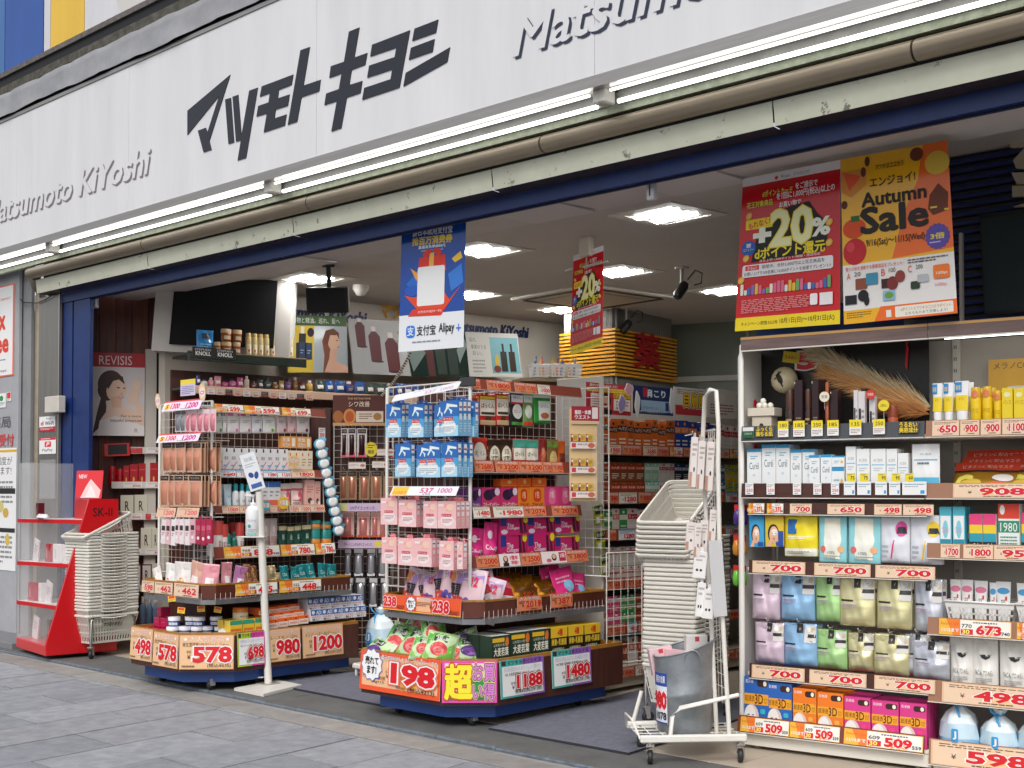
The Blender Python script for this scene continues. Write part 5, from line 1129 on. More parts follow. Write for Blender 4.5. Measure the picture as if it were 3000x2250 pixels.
for k, x0, x1 in (('tw', 1118, 1160), ('tw', 1150, 1190), ('pk', 1190, 1215), ('pk', 1215, 1262), ('pk', 1262, 1300), ('pk', 1300, 1345), ('pk', 1345, 1385)): hang(k, AF, zA, x0, x1, 1002 if k == 'tw' else 990, 1140, -.11, fix=gA)
goods('rg', 'serum_pack', 'rose gold serum pack in the left display upper hook row', 'pack', None, blister('#c9a184', '#cf8d74'))
goods('rg2', 'serum_pack', 'rose gold serum pack in the left display lower hook row', 'pack', None, blister('#c9a184', '#cf8d74'))
for x0, x1 in ((1032, 1100), (1078, 1140), (1118, 1190), (1178, 1245), (1226, 1290)): hang('rg', AF, zA, x0, x1, 1208, 1402, -.12+.006*((x0//40) % 3), fix=gA, back=2, step=.028)
for x0, x1 in ((1285, 1345), (1332, 1388)): hang('rg', AF, zA, x0, x1, 1205, 1402, -.02, fix=gA, back=1, step=.03)
for x0, x1 in ((1018, 1082), (1065, 1130), (1108, 1175), (1145, 1218), (1200, 1290)): hang('rg2', AF, zA, x0, x1, 1418, 1625, -.12+.006*((x0//40) % 3), fix=gA, back=2, step=.028)
for x0, x1 in ((1292, 1340), (1338, 1388)): hang('rg2', AF, zA, x0, x1, 1420, 1620, -.02, fix=gA, back=1, step=.03)
for i, (x0, x1, c1) in enumerate(((1040, 1070, '#e2d6d8'), (1072, 1102, '#e0b6bc'), (1105, 1135, '#e6e2e2'), (1130, 1160, '#e8d0d4'), (1162, 1192, '#e8dcde'), (1197, 1230, '#e6d8da'), (1232, 1266, '#dcaab4'), (1268, 1300, '#a82a4a'), (1302, 1332, '#a82a4a'), (1334, 1370, '#a82a4a'))):
    k = 'sl'+c1; goods(k, 'mascara_carton', 'slim %s mascara carton hung low on the left display' % ('crimson' if c1 == '#a82a4a' else ('pale rose', 'dusty pink', 'off-white', 'light pink', 'blush', 'rosy white', 'mid pink')[i % 7]), 'carton', None, hangbox(.02, c1, lambda c, c1=c1: (c.rect(.12, .55, .88, .75, '#3a2a30' if c1 != '#a82a4a' else '#c85a70'), c.ell(.5, .25, .25, .07, '#f2e4e6'), c.lines(.2, .35, .8, .5, 2, '#b06a7a')), tab=c1))
    hang(k, AF, zB, x0, x1, 268, 425+(i % 3)*6, -.13, ry=4 if i < 3 else 0, fix=gA, hk=i % 2 == 0)
# side shelves, top hook row
for i, (x0, x1, c1, c2, nm) in enumerate(((1388, 1450, '#c9d2c8', '#5a7a4a', 'green'), (1452, 1480, '#dedcda', '#8a8a8a', 'grey'), (1480, 1560, '#e6e2e2', '#d87aa8', 'pink'), (1562, 1638, '#e6e2e2', '#d85a8a', 'rose'), (1640, 1708, '#e2dfe2', '#5a4a8a', 'violet'), (1710, 1792, '#e6e6e0', '#6aa83a', 'lime'), (1800, 1868, '#dccaca', '#9a2a34', 'red'), (1870, 1928, '#e0bcbc', '#d8707c', 'coral'), (1930, 2015, '#dcd2d2', '#6a1a24', 'maroon'))):
    goods('pf%d' % i, 'powder_pouch', 'white beauty pouch with %s top on the left display side' % nm, 'pouch', None, pouch(.025, c1, lambda c, c2=c2: (c.rect(.03, .78, .97, .97, c2), c.ell(.65, .82, .2, .1, '#e8ecd0'), c.lines(.2, .45, .8, .6, 2, '#999'), c.ell(.75, .14, .12, .08, c2)), full=.5, seed=i))
    hang('pf%d' % i, AS, zA, x0, x1, 1005, 1148, .03, fix=gA, back=2, step=.02)
zz = 1.457
goods('mk', 'toothpaste_carton', 'white and pink slim carton on the left display side', 'carton', None, carton(.05, '#e4e2e4', lambda c: (c.rect(.4, .84, .62, .98, '#3a3a42'), c.poly([(.1, .1), (.9, .45), (.9, .52), (.1, .17)], '#d87a94'), c.T('薬用', .2, .55, .7, .68, '#555'), c.rect(.0, .02, 1, .08, '#d8506a'), c.rect(.1, .3, .5, .36, '#5ab0d8'))))
goods('ob', 'cream_carton', 'orange and white cream carton on the left display side', 'carton', None, carton(.05, '#eadbc4', lambda c: (c.rect(0, .0, 1, .24, '#e8b86a'), c.ell(.3, .84, .12, .08, '#d87a3a'), c.lines(.2, .35, .8, .7, 3, '#b08a60'))))
goods('op', 'pop_carton', 'orange dry-skin pop carton standing above the cream cartons', 'carton', None, carton(.04, '#e59a4a', lambda c: (c.T('乾燥', .08, .52, .55, .9, '#f8ecd8', bold=.02, out='#c0642a', ow=.03), c.T('肌荒れ', .08, .1, .6, .45, '#f8ecd8', bold=.02, out='#c0642a', ow=.03), c.rect(.68, .15, .9, .85, '#f0e2d0'))))
row(AS, zA, zz, .03, [('mk', 1395, 1868, 1247, 10)], deep=2, step=.06); row(AS, zA, zz, .03, [('ob', 1870, 2028, 1262, 4)], deep=2, step=.06)
row(AS, zA, AS.px(zA(1920, 1245), .05)[1], .05, [('op', 1825, 2022, 1170, 2)])
zz = 1.202
goods('ctb', 'cream_tube', 'pale blue hand cream tube on the left display second shelf', 'tube', None, tubeprod('#c8dce6', '#dfe6ea', lambda c: c.T('Curél', .25, .5, .75, .62, '#4a7a9a')))
goods('tbt', 'lotion_bottle', 'white lotion bottle with teal cap on the left display second shelf', 'bottle', None, bottle('#e6e8ea', '#2f9fae', [(.45, 0), (.5, .03), (.5, .55), (.4, .68), (.26, .74)], [(.3, .74), (.3, .97), (.26, 1)], lambda c: (c.T('Curél', .25, .32, .75, .42, '#3a5a6a'), c.rect(.2, .06, .8, .2, '#7ab8c8'))))
goods('obx', 'lotion_carton', 'white and orange lotion carton on the left display second shelf', 'carton', None, carton(.05, '#e6e4e4', lambda c: (c.rect(0, .1, 1, .36, '#e0705a'), c.rect(0, .8, 1, 1, '#3a6ab0'), c.lines(.2, .45, .8, .7, 2, '#889'))))
goods('ppk', 'face_cream_pouch', 'pink and cream refill pouch on the left display second shelf', 'pouch', None, pouch(.05, '#e6cfc8', lambda c: (c.ell(.72, .5, .22, .2, '#d8506a'), c.rect(0, .78, 1, .98, '#e2d4cc'), c.rect(0, .72, 1, .8, '#c8506a'), c.lines(.1, .1, .6, .4, 3, '#b07a7a'))))
goods('pbx', 'lotion_carton', 'salmon pink lotion carton on the left display second shelf', 'carton', None, carton(.06, '#e6b3a8', lambda c: (c.ell(.5, .3, .25, .1, '#5a3a34'), c.lines(.15, .55, .85, .8, 3, '#b86a5a'), c.rect(.55, .05, .95, .3, '#f0e0d8'))))
row(AS, zA, zz, .02, [('ctb', 1395, 1465, 1478, 1), ('ctb', 1465, 1522, 1480, 1), ('tbt', 1522, 1562, 1475, 1), ('tbt', 1562, 1600, 1475, 1), ('tbt', 1600, 1640, 1478, 1), ('obx', 1700, 1742, 1462, 1), ('obx', 1742, 1780, 1462, 1), ('obx', 1780, 1822, 1462, 1), ('ppk', 1825, 1900, 1475, 1), ('ppk', 1900, 1975, 1470, 1), ('pbx', 1980, 2040, 1450, 1), ('pbx', 2040, 2078, 1460, 1)], deep=2, step=.07)
def star(x, y, s, t, c1, label, f=AS, zm=zA):
    a, z = f.px(zm(x, y), -.02); b = MB(); k = .11*s; pts = [(math.cos(i/20*6.283)*k*(.5 if i % 2 else .42), math.sin(i/20*6.283)*k*(.45 if i % 2 else .38)) for i in range(20)]; b.extr(pts, 0, .002, mt(c1, .4)); c = Canvas(b, w=k, h=k); c.T(t, -.36, -.16, .36, .2, '#f4f0d8', bold=.04, out='#c02a2a', ow=.05); return tag(b.build('pop_sign', M=f.M(a, z, -.02)), label, 'pop sign')
star(1838, 1600, 1.0, '大容量', '#e8c034', 'yellow starburst pop sign over the tan price strip'); star(1722, 1618, .8, '保湿', '#4ab0c8', 'blue pop sign beside the white lotion bottles'); star(1905, 1330, .9, 'NEW', '#f0c27a', 'orange round pop sign under the cream cartons')
zz = .887
goods('wtb', 'white_tub', 'white and red tub on the left display third shelf', 'jar', None, jar('#dfd8d4', '#c84a44', lambda c: c.T('馬油', .3, .2, .7, .45, '#8a3a34')))
goods('cica', 'cica_bottle', 'dark teal bottle on the left display third shelf', 'bottle', None, bottle('#1f6a5c', '#185448', draw=lambda c: c.T('CICA', .25, .3, .75, .42, '#d8e8e0')))
goods('pb3', 'bath_pouch', 'grey pink pouch on the left display third shelf', 'pouch', None, pouch(.04, '#c8b6b2', lambda c: (c.rect(.1, .3, .9, .5, '#a88a84'), c.ell(.5, .7, .2, .1, '#e6dcd8'))))
goods('gp', 'hair_pouch', 'dark green hair care pouch on the left display third shelf', 'pouch', None, pouch(.04, '#14453a', lambda c: (c.rect(.05, .82, .95, .97, '#c8b68c'), c.T('髪', .35, .5, .65, .68, '#d8e0d0'), c.lines(.2, .15, .8, .35, 3, '#8ab0a0'), c.rect(.1, .05, .5, .12, '#d83a5a'))))
goods('tj', 'scrub_jar', 'teal and orange scrub jar on the left display third shelf', 'jar', None, jar('#d98a3a', '#1f8a84', lambda c: c.rect(.1, .1, .9, .25, '#2a9a8e')))
row(AS, zB, zz, .03, [('wtb', 1400, 1468, 278, 1), ('wtb', 1430, 1500, 300, 1), ('cica', 1468, 1512, 320, 1), ('cica', 1512, 1548, 350, 1), ('wtb', 1545, 1600, 290, 1), ('pb3', 1705, 1760, 262, 1), ('pb3', 1760, 1810, 262, 1), ('gp', 1815, 1870, 308, 1), ('gp', 1870, 1917, 312, 1), ('gp', 1917, 1965, 308, 1), ('gp', 1965, 2030, 300, 1)], deep=2, step=.06)
row(AS, zB, zz, .03, [('tj', 2030, 2095, 336, 1), ('tj', 2100, 2166, 336, 1)], deep=2, step=.07); row(AS, zB, AS.px(zB(2060, 334), .03)[1], .03, [('tj', 2030, 2095, 275, 1), ('tj', 2100, 2166, 285, 1)])
# tray goods
TF = Face((-8.06, 4.74), 0)
def clearref(col, neck): return pouch(.06, col, lambda c: (c.rect(.25, .1, .75, .6, '#e8dede'), c.ell(.5, .4, .18, .12, neck), c.lines(.3, .15, .7, .25, 2, '#a88')), r=.15, seed=3, top=.2)
tr = [('tg1', '#e8e2dc', '#e0a03a', 'white refill pouch with gold pattern', 985, 1040, 590, -18), ('tg2', '#ece8e2', '#d84a3a', 'white refill pouch with red band', 1042, 1108, 548, 4), ('tg1', '', '', '', 1105, 1222, 545, 0), ('tg3', '#d8a898', '#e8d8c8', 'clear salmon refill pouch', 1200, 1285, 528, 8), ('tg4', '#d8909a', '#f2e2e0', 'clear pink refill pouch', 1285, 1400, 552, 6), ('tg4', '', '', '', 1385, 1450, 600, -6), ('tg4', '', '', '', 1445, 1515, 545, 2), ('tg5', '#b87aa8', '#8a3a8a', 'purple refill pouch', 1508, 1595, 560, 12)]
for k, c1, c2, nm, x0, x1, yt, ry in tr:
    if c1: goods(k, 'refill_pouch', nm+' in the left display tray', 'pouch', None, clearref(c1, c2))
    f = TF if x1 < 1300 else Face((-7.32, 4.78), 45) if x1 < 1420 else Face((-7.36, 4.86), 90)
    row(f, zB, .62, .0 if f is not TF else .04, [(k, x0, x1, yt, 1)], ry=ry, jit=1)
f = Face((-7.33, 4.86), 90)
goods('dg', 'oil_pouch', 'dark gold refill pouch in the left display tray', 'pouch', None, pouch(.05, '#8a5a34', lambda c: (c.rect(.1, .1, .9, .5, '#5a2a2a'), c.T('オイル', .3, .6, .7, .75, '#e0c890')), metal=.5, r=.25))
goods('gd', 'gold_pouch', 'champagne gold refill pouch in the left display tray', 'pouch', None, pouch(.05, '#c9b48a', lambda c: (c.rect(.1, .2, .9, .3, '#3a3a6a'), c.lines(.2, .5, .8, .7, 3, '#7a6a40')), metal=.5, r=.25))
goods('tl', 'teal_pouch', 'metallic teal refill pouch in the left display tray', 'pouch', None, pouch(.05, '#0f7a80', lambda c: (c.lines(.2, .3, .8, .5, 2, '#b8e0e0'), c.T('CLEAR', .2, .6, .75, .72, '#d0ecec')), metal=.4, r=.25, bump=.4))
for k, x0, x1, yt in (('dg', 1608, 1660, 550), ('dg', 1652, 1702, 560), ('gd', 1738, 1790, 595), ('gd', 1790, 1850, 600), ('gd', 1770, 1830, 560), ('tl', 1850, 1905, 560), ('tl', 1905, 1975, 562), ('tl', 1970, 2030, 555), ('tl', 2030, 2085, 548), ('tl', 2085, 2140, 540), ('tl', 2140, 2205, 545)): row(f, zB, .62, .0, [(k, x0, x1, yt, 1)], rx=-14, ry=random.uniform(-8, 8))
# bin goods
goods('mg', 'soap_carton', 'magenta soap carton stacked in the left display bin', 'carton', None, carton(.07, '#b8194e', lambda c: (c.lines(.2, .5, .8, .6, 1, '#e08aa0'), c.rect(.0, .9, 1, 1, '#d03a66'))))
f = Face((-8.06, 4.66), 0)
for lv, (z, xs) in enumerate(((.245, (885, 945, 1005)), (.312, (922, 985, 1040)), (.38, (988, 1030)), (.447, (1000,)))):
    for x in xs:
        a = f.px(zB(x, 960), .05+.03*lv)[0]; place('mg', f, a, z, .085, .064, .04+.04*lv, rz=random.uniform(-12, 8))
goods('nj', 'cream_jar', 'white and blue cream jar in the left display bin', 'jar', None, bottle('#24428a', '#e6e6ea', [(.48, 0), (.5, .05), (.5, .55), (.47, .6)], [(.51, .6), (.51, .96), (.48, 1.0)], lambda c: (c.rect(.15, .15, .85, .42, '#dfe2ec'), c.T('尿素10%', .22, .2, .78, .36, '#24428a'))))
f = Face((-7.47, 4.67), 45); n = 0
for lv, (z, yv, xs) in enumerate(((.29, 960, (1062, 1105, 1150, 1230, 1310, 1385)), (.353, 905, (1068, 1150, 1228, 1300, 1382)), (.416, 850, (1080, 1190, 1240, 1350)))):
    for i, x in enumerate(xs):
        dd = .05+.035*lv+.02*(i % 2); a = f.px(zB(x, yv), dd)[0]; place('nj', f, a, z, .083, .062, dd, rz=random.uniform(-8, 8))
a = f.px(zB(1395, 960), .03)[0]; place('nj', f, a, .33, .083, .062, .02, rx=35, ry=20)
for x, y in ((1092, 805), (1148, 875), (1280, 870), (1385, 870)):
    a, z = f.px(zB(x, y), .02); b = MB(); b.box(0, 0, 0, .05, .001, .04, '#eec83a'); c = Canvas(b, w=.05, h=.04); c.rect(.1, .5, .9, .95, '#d8402c'); c.lines(.1, .1, .9, .4, 2, '#7a5a20'); tag(b.build('jar_tag', M=f.M(a, z, .02, ry=random.uniform(-10, 10))), 'small yellow and red paper tag stuck on %s' % {1092: 'the magenta soap cartons', 1148: 'the leftmost blue jars', 1280: 'the middle blue jars', 1385: 'the right-hand blue jars'}[x], 'tag', 'yellow jar tags')
f = Face((-7.215, 4.9), 90)
goods('ycb', 'cream_carton', 'yellow and orange cream carton in the left display bin', 'carton', None, carton(.07, '#e8c23c', lambda c: (c.rect(.08, .08, .92, .62, '#e07a2a'), c.rect(0, .8, 1, 1, '#2f9a7a'), c.T('薬用', .2, .25, .8, .5, '#f8ead0'))))
goods('ojr', 'medicated_jar', 'cream jar with orange lid standing on the yellow cartons', 'jar', None, jar('#e2d6b4', '#e07a26', lambda c: c.T('MEDICAL', .2, .2, .8, .35, '#4a3a20'), .62))
row(f, zB, .32, .03, [('ycb', 1490, 1572, 925, 1), ('ycb', 1575, 1650, 918, 1), ('ycb', 1655, 1730, 910, 1)], deep=2, step=.08)
a0, zt = f.px(zB(1545, 845), .08); a1, _ = f.px(zB(1630, 845), .08); zb = f.px(zB(1590, 920), .08)[1]; place('ojr', f, a0, zb, a1-a0, zt-zb, .08)
goods('yk', 'hand_cream_carton', 'orange hand cream carton in the left display bin', 'carton', None, carton(.12, '#e86a24', lambda c: (c.rect(0, 0, 1, .62, '#eadfd4'), c.T('yuskin', .12, .12, .88, .5, '#e05a1e', bold=.02), c.ell(.75, .8, .1, .14, '#c8242a'))))
for lv, (yb_, yt_) in enumerate(((968, 912), (915, 872), (875, 832))):
    zb = f.px(zB(1850, yb_), .03+.02*lv)[1]; h = f.px(zB(1850, yt_), .03+.02*lv)[1]-zb
    for i in range(4):
        x0 = 1738+i*66-lv*30; a0 = f.px(zB(x0, yb_), .03+.02*lv)[0]; a1 = f.px(zB(x0+64, yb_), .03+.02*lv)[0]; place('yk', f, a0, zb+i*.004, a1-a0, h, .03+.02*lv)
goods('ad', 'itch_cream_carton', 'white and blue itch cream carton in the left bin', 'carton', None, carton(.12, '#e4e6ea', lambda c: (c.rect(0, .5, 1, 1, '#2a62b0'), c.T('AD', .5, .58, .92, .9, '#f0f4fa', bold=.03), c.ell(.22, .76, .14, .16, '#e8eef4'), c.T('かゆみに', .08, .28, .92, .45, '#d84a2a', bold=.02), c.T('効く!', .15, .05, .75, .25, '#2a2a3a', bold=.03))))
for lv, (yb_, yt_) in enumerate(((932, 858), (862, 782))):
    for i in range(5):
        x0 = 2015-lv*20+i*72; dd = .03+.035*lv; zb = f.px(zB(x0, yb_-i*11), dd)[1]; a0 = f.px(zB(x0, yb_), dd)[0]; a1 = f.px(zB(x0+70, yb_), dd)[0]
        zb0 = f.px(zB(2015, yb_), dd)[1]; h = f.px(zB(2015, yt_), dd)[1]-zb0; place('ad', f, a0, zb0, a1-a0, h, dd)
# clip strip of round packs at the right rear corner
cs = empty('clip_strip', M=AS.M(AS.px(zA(2085, 1150), .05)[0], 1.75, .05)); tag(cs, 'hanging clip strip with a paper price tag at the right of the left display', 'clip strip')
b = MB(); b.tube([(0, 0, 0), (.02, 0, -.5), (.03, 0, -1.0)], .004, '#d8d4ce', 5); b.build('strip', cs, Matrix.Identity(4))
b = MB(); b.box(-.03, -.004, -.02, .03, -.002, .06, '#e8e4e2'); c = Canvas(b, w=.06, h=.08, x0=-.03, z0=-.02, y=-.004); c.T('350', .15, .15, .85, .5, '#d4343f', bold=.04); c.lines(.1, .6, .9, .9, 2, '#c07a5a'); b.build('price_tag', cs, Matrix.Identity(4))
def roundpack(w, h):
    b = MB(); b.lathe([(.5*w, 0), (.5*w, .025), (.44*w, .03)], mt('#5aaccc', .3), 20, at=(w/2, .02, h/2), ax=(0, -1, 0)); b.lathe([(.42*w, 0), (.4*w, .005), (.2*w, .006)], mt('#e8ecec', .35), 20, at=(w/2, -.0105, h/2), ax=(0, -1, 0)); b.box(w*.3, .018, h*.8, w*.95, .02, h*1.2, '#7ac0dc'); return b.build('round_pack')
goods('rp', 'round_sponge_pack', 'round white and blue pack on the clip strip', 'pack', None, roundpack)
for i in range(10):
    x = 2068+i*13+(4 if i > 4 else 0); y = 1210+i*62
    a, z = AS.px(zA(x, y), .0); place('rp', AS, a-.04, z-.04, .085, .085, .02, ry=18, rz=-20, label='round white and blue pack on the clip strip, %s from top' % ('first', 'second', 'third', 'fourth', 'fifth', 'sixth', 'seventh', 'eighth', 'ninth', 'tenth')[i], group='round packs on the clip strip')
# ---------------- display B (centre)
BF = Face((-5.93, 5.13), 0); BS = Face((-5.20, 5.13), 90)
gB = display('wheeled food supplement display with a blue base in the centre of the entrance', (-5.88, -5.05, 4.985, 6.17, .06, .2), (-5.96, -4.995, 4.93, 6.28, .03, .22), (-5.88, -5.06, 5.02, 6.2, .06, .09), (-5.93, -5.20, 5.13, 6.12), [(.915, .02), (1.2, .02), (1.46, .02)], 1.98, True)
rails(gB, BS, [(zC, 1.935, 2.0, [S(1060, 1125, 320, '850', 'red'), S(1175, 1345, 320, '1800', 'red'), S(1375, 1450, 320, '2300', 'red'), S(1455, 1532, 320, '1900', 'red'), S(1540, 1628, 320, '1000', 'pale')]),
               (zC, 1.452, 1.525, [S(1085, 1222, 890, '2680', 'red'), S(1238, 1408, 890, '3200', 'red'), S(1412, 1580, 890, '3200', 'red'), S(1585, 1646, 890, '2400', 'red'), S(1650, 1722, 890, '1900', 'red')]),
               (zC, 1.185, 1.255, [S(1075, 1196, 1230, '1480', 'pale'), S(1222, 1436, 1230, '1980', 'pale'), S(1440, 1600, 1225, '2074', 'red'), S(1645, 1830, 1215, '2074', 'red')]),
               (zC, .893, .972, [S(1100, 1258, 1570, '2000', 'red'), S(1265, 1412, 1560, '', lambda c: (c.rect(0, 0, 1, 1, '#ecdcdc'), c.ell(.3, .55, .12, .3, '#2a1e1c'), c.ell(.3, .6, .08, .2, '#e0b090'), c.rect(.16, .0, .44, .28, '#2a2224'), c.T('3億本', .5, .5, .9, .85, '#d83a5a', bold=.03), c.T('突破!!', .55, .12, .9, .42, '#d83a5a', bold=.03))), S(1420, 1562, 1555, '2500', 'red'), S(1568, 1745, 1545, '', lambda c: (c.rect(0, 0, 1, 1, '#e9dede'), c.ell(.5, .5, .1, .3, '#2a1e1c'), c.ell(.5, .56, .07, .2, '#e0b090'), c.rect(.7, .15, .97, .9, '#b8264a'), c.T('2倍', .74, .45, .93, .8, '#f0dada', bold=.03), c.ell(.28, .25, .1, .16, '#d8607a'))), S(1745, 1900, 1535, '3800', 'red')])], .0, .03, 1.0)
# tray and bin signs
def sell(c, x, z, r_):
    k = c.w/c.h
    c.burst(x, z, r_*1.06, '#3a62b0', 11, .86, 1.0); c.burst(x, z, r_, '#eef4f8', 11, .86, 1.0); c.T('売れて', x-r_*.62, z+r_*k*.02, x+r_*.62, z+r_*k*.5, '#1c1c1c', bold=.04); c.T('ます!', x-r_*.42, z-r_*k*.55, x+r_*.45, z-r_*k*.08, '#1c1c1c', bold=.04)
def c238(c, full=True):
    c.rect(0, 0, 1, 1, '#e2552a'); c.rect(0, 0, 1, .05, '#e8b83a')
    if full:
        c.rect(.2, .1, .46, .92, '#f0b088'); c.T('★大人気商品★', .2, .76, .5, .92, '#f4f0fa', out='#5a5ab0', ow=.02); c.lines(.2, .4, .46, .68, 3, '#6a3020'); sell(c, .1, .5, .09); c.T('¥', .45, .3, .49, .55, '#2a1410'); c.T('238', .52, .15, .8, .8, '#d4131f', bold=.045, out='#fff', ow=.04); c.T('税込¥257', .82, .08, .98, .35, '#2a1410', bold=.01)
    else: c.T('238', .02, .25, .58, .85, '#d4131f', bold=.045, out='#fff', ow=.04); c.T('¥257', .64, .12, .95, .35, '#2a1410', bold=.01)
bigcard(gB, (-5.86, 5.06), (-5.82, 5.012), .635, .722, lambda c: c.rect(0, 0, 1, 1, '#e2552a'), 'price_card')
bigcard(gB, (-5.82, 5.010), (-5.62, 5.010), .632, .722, lambda c: c238(c, False), 'price_card'); bigcard(gB, (-5.615, 5.010), (-5.15, 5.010), .628, .728, c238, 'price_card')
for y0, y1, p in ((5.37, 5.58, '2019'), (5.66, 5.86, '3871')): bigcard(gB, (-5.052, y0), (-5.052, y1), .64, .725, lambda c, p=p: card(c, p, 'red'), 'price_card')
def c198(c):
    c.rect(0, 0, 1, 1, '#e8552a'); c.rect(.03, .12, .97, .9, '#f2b48a'); c.rect(.35, .3, .97, .78, '#f6d2b0'); c.burst(.62, .5, .3, '#f0a03a', 12, .6, .6)
    c.T('果汁で味付けしたフルーツこんにゃくです', .28, .8, .96, .95, '#f2f0fa', bold=.01, out='#3a3a8a', ow=.02); c.T('マンナンライフ 蒟蒻畑 各種', .04, .3, .33, .4, '#3a1a14'); c.T('25g×12', .16, .2, .32, .28, '#3a1a14'); sell(c, .16, .66, .135)
    c.T('本体', .34, .5, .4, .57, '#2a1410'); c.T('¥', .345, .38, .395, .48, '#2a1410'); c.T('198', .43, .3, .93, .76, '#d4131f', bold=.05, out='#fff', ow=.045, out2='#e07a5a'); c.T('税率8%', .48, .14, .6, .22, '#2a1410'); c.T('(税込¥213)', .63, .1, .95, .23, '#2a1410', bold=.015)
bigcard(gB, (-5.93, 4.918), (-5.225, 4.918), .155, .385, c198)
def cho(c):
    c.rect(0, 0, 1, 1, '#d84aa4'); c.rect(.05, .06, .95, .94, '#e8c8c0'); c.poly([(.05, .06), (.95, .06), (.95, .5), (.55, .45)], '#1f7a3a'); c.rect(.52, .3, .95, .6, '#2a8a42')
    c.T('超', .06, .1, .54, .9, '#f6dc2a', bold=.04, out='#b8481c', ow=.05); c.T('お買', .56, .52, .96, .92, '#c87ac0', bold=.03, out='#3a2a20', ow=.04, out2='#f0d8a0'); c.T('い得', .56, .08, .96, .46, '#c87ac0', bold=.03, out='#3a2a20', ow=.04, out2='#f0d8a0')
bigcard(gB, (-5.21, 4.918), (-4.988, 5.135), .15, .385, cho)
bigcard(gB, (-4.985, 5.16), (-4.985, 5.53), .165, .38, mkc('マツキヨオイシイヨ', ('抹茶風味のおいしい青汁!', 'MK 大麦若葉粉末100%スティック 44包'), '1188', '1283', '#4ab0a8', '#8a5ab0', '8'))
bigcard(gB, (-4.985, 5.60), (-4.985, 5.96), .175, .395, mkc('マツキヨオイシイヨ', ('野菜不足が気になる方に人気の酵素入り青汁', 'MK 酵素+乳酸菌大麦若葉粉末 4g×30包'), '1480', '1598', '#4ab0a8', '#8a5ab0', '8'))
# hanging compress boxes on the front grid
def leg(c, c1, c2, c3):
    c.rect(0, .55, 1, 1, c1); c.rect(0, .3, 1, .55, c2); c.rect(0, 0, 1, .3, c3); c.ell(.5, .27, .38, .2, '#e8f2f8')
    c.poly([(.4, .92), (.95, .86), (.95, .8), (.55, .82), (.4, .72), (.3, .63), (.25, .66), (.36, .78)], '#dcecf4'); c.poly([(.45, .8), (.7, .72), (.66, .62), (.6, .63), (.58, .7)], '#cfe4f0')
    c.rr(.2, .43, .74, .54, '#c42a30', .4); c.T('めぐりズム', .24, .455, .7, .515, '#f8e8e8', bold=.02); c.T('足裏・ふくらはぎに', .14, .35, .82, .41, '#6a7a90'); c.lines(.2, .12, .8, .28, 3, '#9ab0c0')
def hand(c):
    c.rect(0, 0, 1, 1, '#e9b6b8'); c.rect(0, .0, 1, .3, '#ecc4c4'); c.ell(.52, .3, .36, .2, '#f2dede'); c.poly([(.2, .82), (.7, .95), (.9, .8), (.75, .62), (.45, .64), (.5, .74)], '#e6a49a'); c.ell(.68, .78, .2, .13, '#efc6b0'); c.rr(.22, .43, .76, .53, '#c4303a', .4); c.T('めぐりズム', .26, .455, .72, .505, '#f8e8e8', bold=.02); c.lines(.25, .2, .8, .36, 3, '#b87a80'); c.rect(.05, .8, .35, .88, '#f0e0dc')
def sd1(c): c.rect(0, 0, 1, 1, '#7ab4d8'); c.rect(0, .55, 1, 1, '#3f7cba'); c.rr(.2, .7, .85, .95, '#ece8e8', .1); c.rect(.25, .78, .8, .83, '#a03a40'); c.rect(.25, .45, .8, .62, '#dfe6ea'); c.lines(.25, .1, .8, .38, 4, '#cfe0ea')
def sd2(c): c.rect(0, 0, 1, 1, '#e2a2a6'); c.rr(.2, .68, .85, .94, '#ece8e8', .1); c.rect(.25, .8, .8, .84, '#3a4a8a'); c.rect(.25, .45, .8, .6, '#f0dcdc'); c.lines(.25, .1, .8, .38, 4, '#f0d4d4')
goods('lg1', 'leg_compress_box', 'blue leg compress box in the upper front hook row', 'box', None, hangbox(.035, '#4a8ac4', lambda c: leg(c, '#2c68b0', '#4aa0d4', '#a8d4e8'), sd1))
goods('lg2', 'leg_compress_box', 'blue leg compress box in the second front hook row', 'box', None, hangbox(.035, '#4a8ac4', lambda c: leg(c, '#2c68b0', '#4aa0d4', '#a8d4e8'), sd1))
goods('hd1', 'warming_pack_box', 'pink warming pack box in the third front hook row', 'box', None, hangbox(.035, '#e6aeb2', hand, sd2, '#d87a84'))
goods('hd2', 'warming_pack_box', 'pink warming pack box in the lowest front hook row', 'box', None, hangbox(.035, '#e6aeb2', hand, sd2, '#d87a84'))
for k, x0, x1, yt, yb, bk in (('lg1', 443, 552, 448, 690, 1), ('lg1', 603, 715, 450, 690, 1), ('lg1', 790, 880, 455, 685, 0), ('lg1', 825, 965, 425, 682, 3), ('lg2', 508, 628, 738, 975, 0), ('lg2', 662, 760, 745, 975, 0), ('lg2', 712, 838, 732, 980, 0), ('lg2', 843, 962, 728, 975, 2), ('hd1', 405, 530, 1128, 1320, 0), ('hd1', 535, 662, 1140, 1335, 1), ('hd1', 712, 815, 1150, 1345, 0), ('hd1', 815, 952, 1150, 1348, 2), ('hd2', 413, 525, 1412, 1600, 0), ('hd2', 530, 645, 1418, 1612, 0), ('hd2', 645, 775, 1418, 1622, 1), ('hd2', 825, 930, 1438, 1645, 1), ('hd2', 955, 1000, 1445, 1640, 0)):
    hang(k, BF, zC, x0, x1, yt, yb, -.13, fix=gB, back=bk, step=.04)
hdr(gB, BF, zC, 482, 958, 350, 420, -.16, lambda c: (c.rect(0, 0, 1, 1, '#dcdee6'), c.T('537', .5, .2, .66, .6, '#c89aa8', bold=.03), c.T('1000', .74, .2, .92, .6, '#c8a0b0', bold=.03), c.lines(.3, .7, .9, .9, 1, '#b8b8c4')), -40, ry=-5)
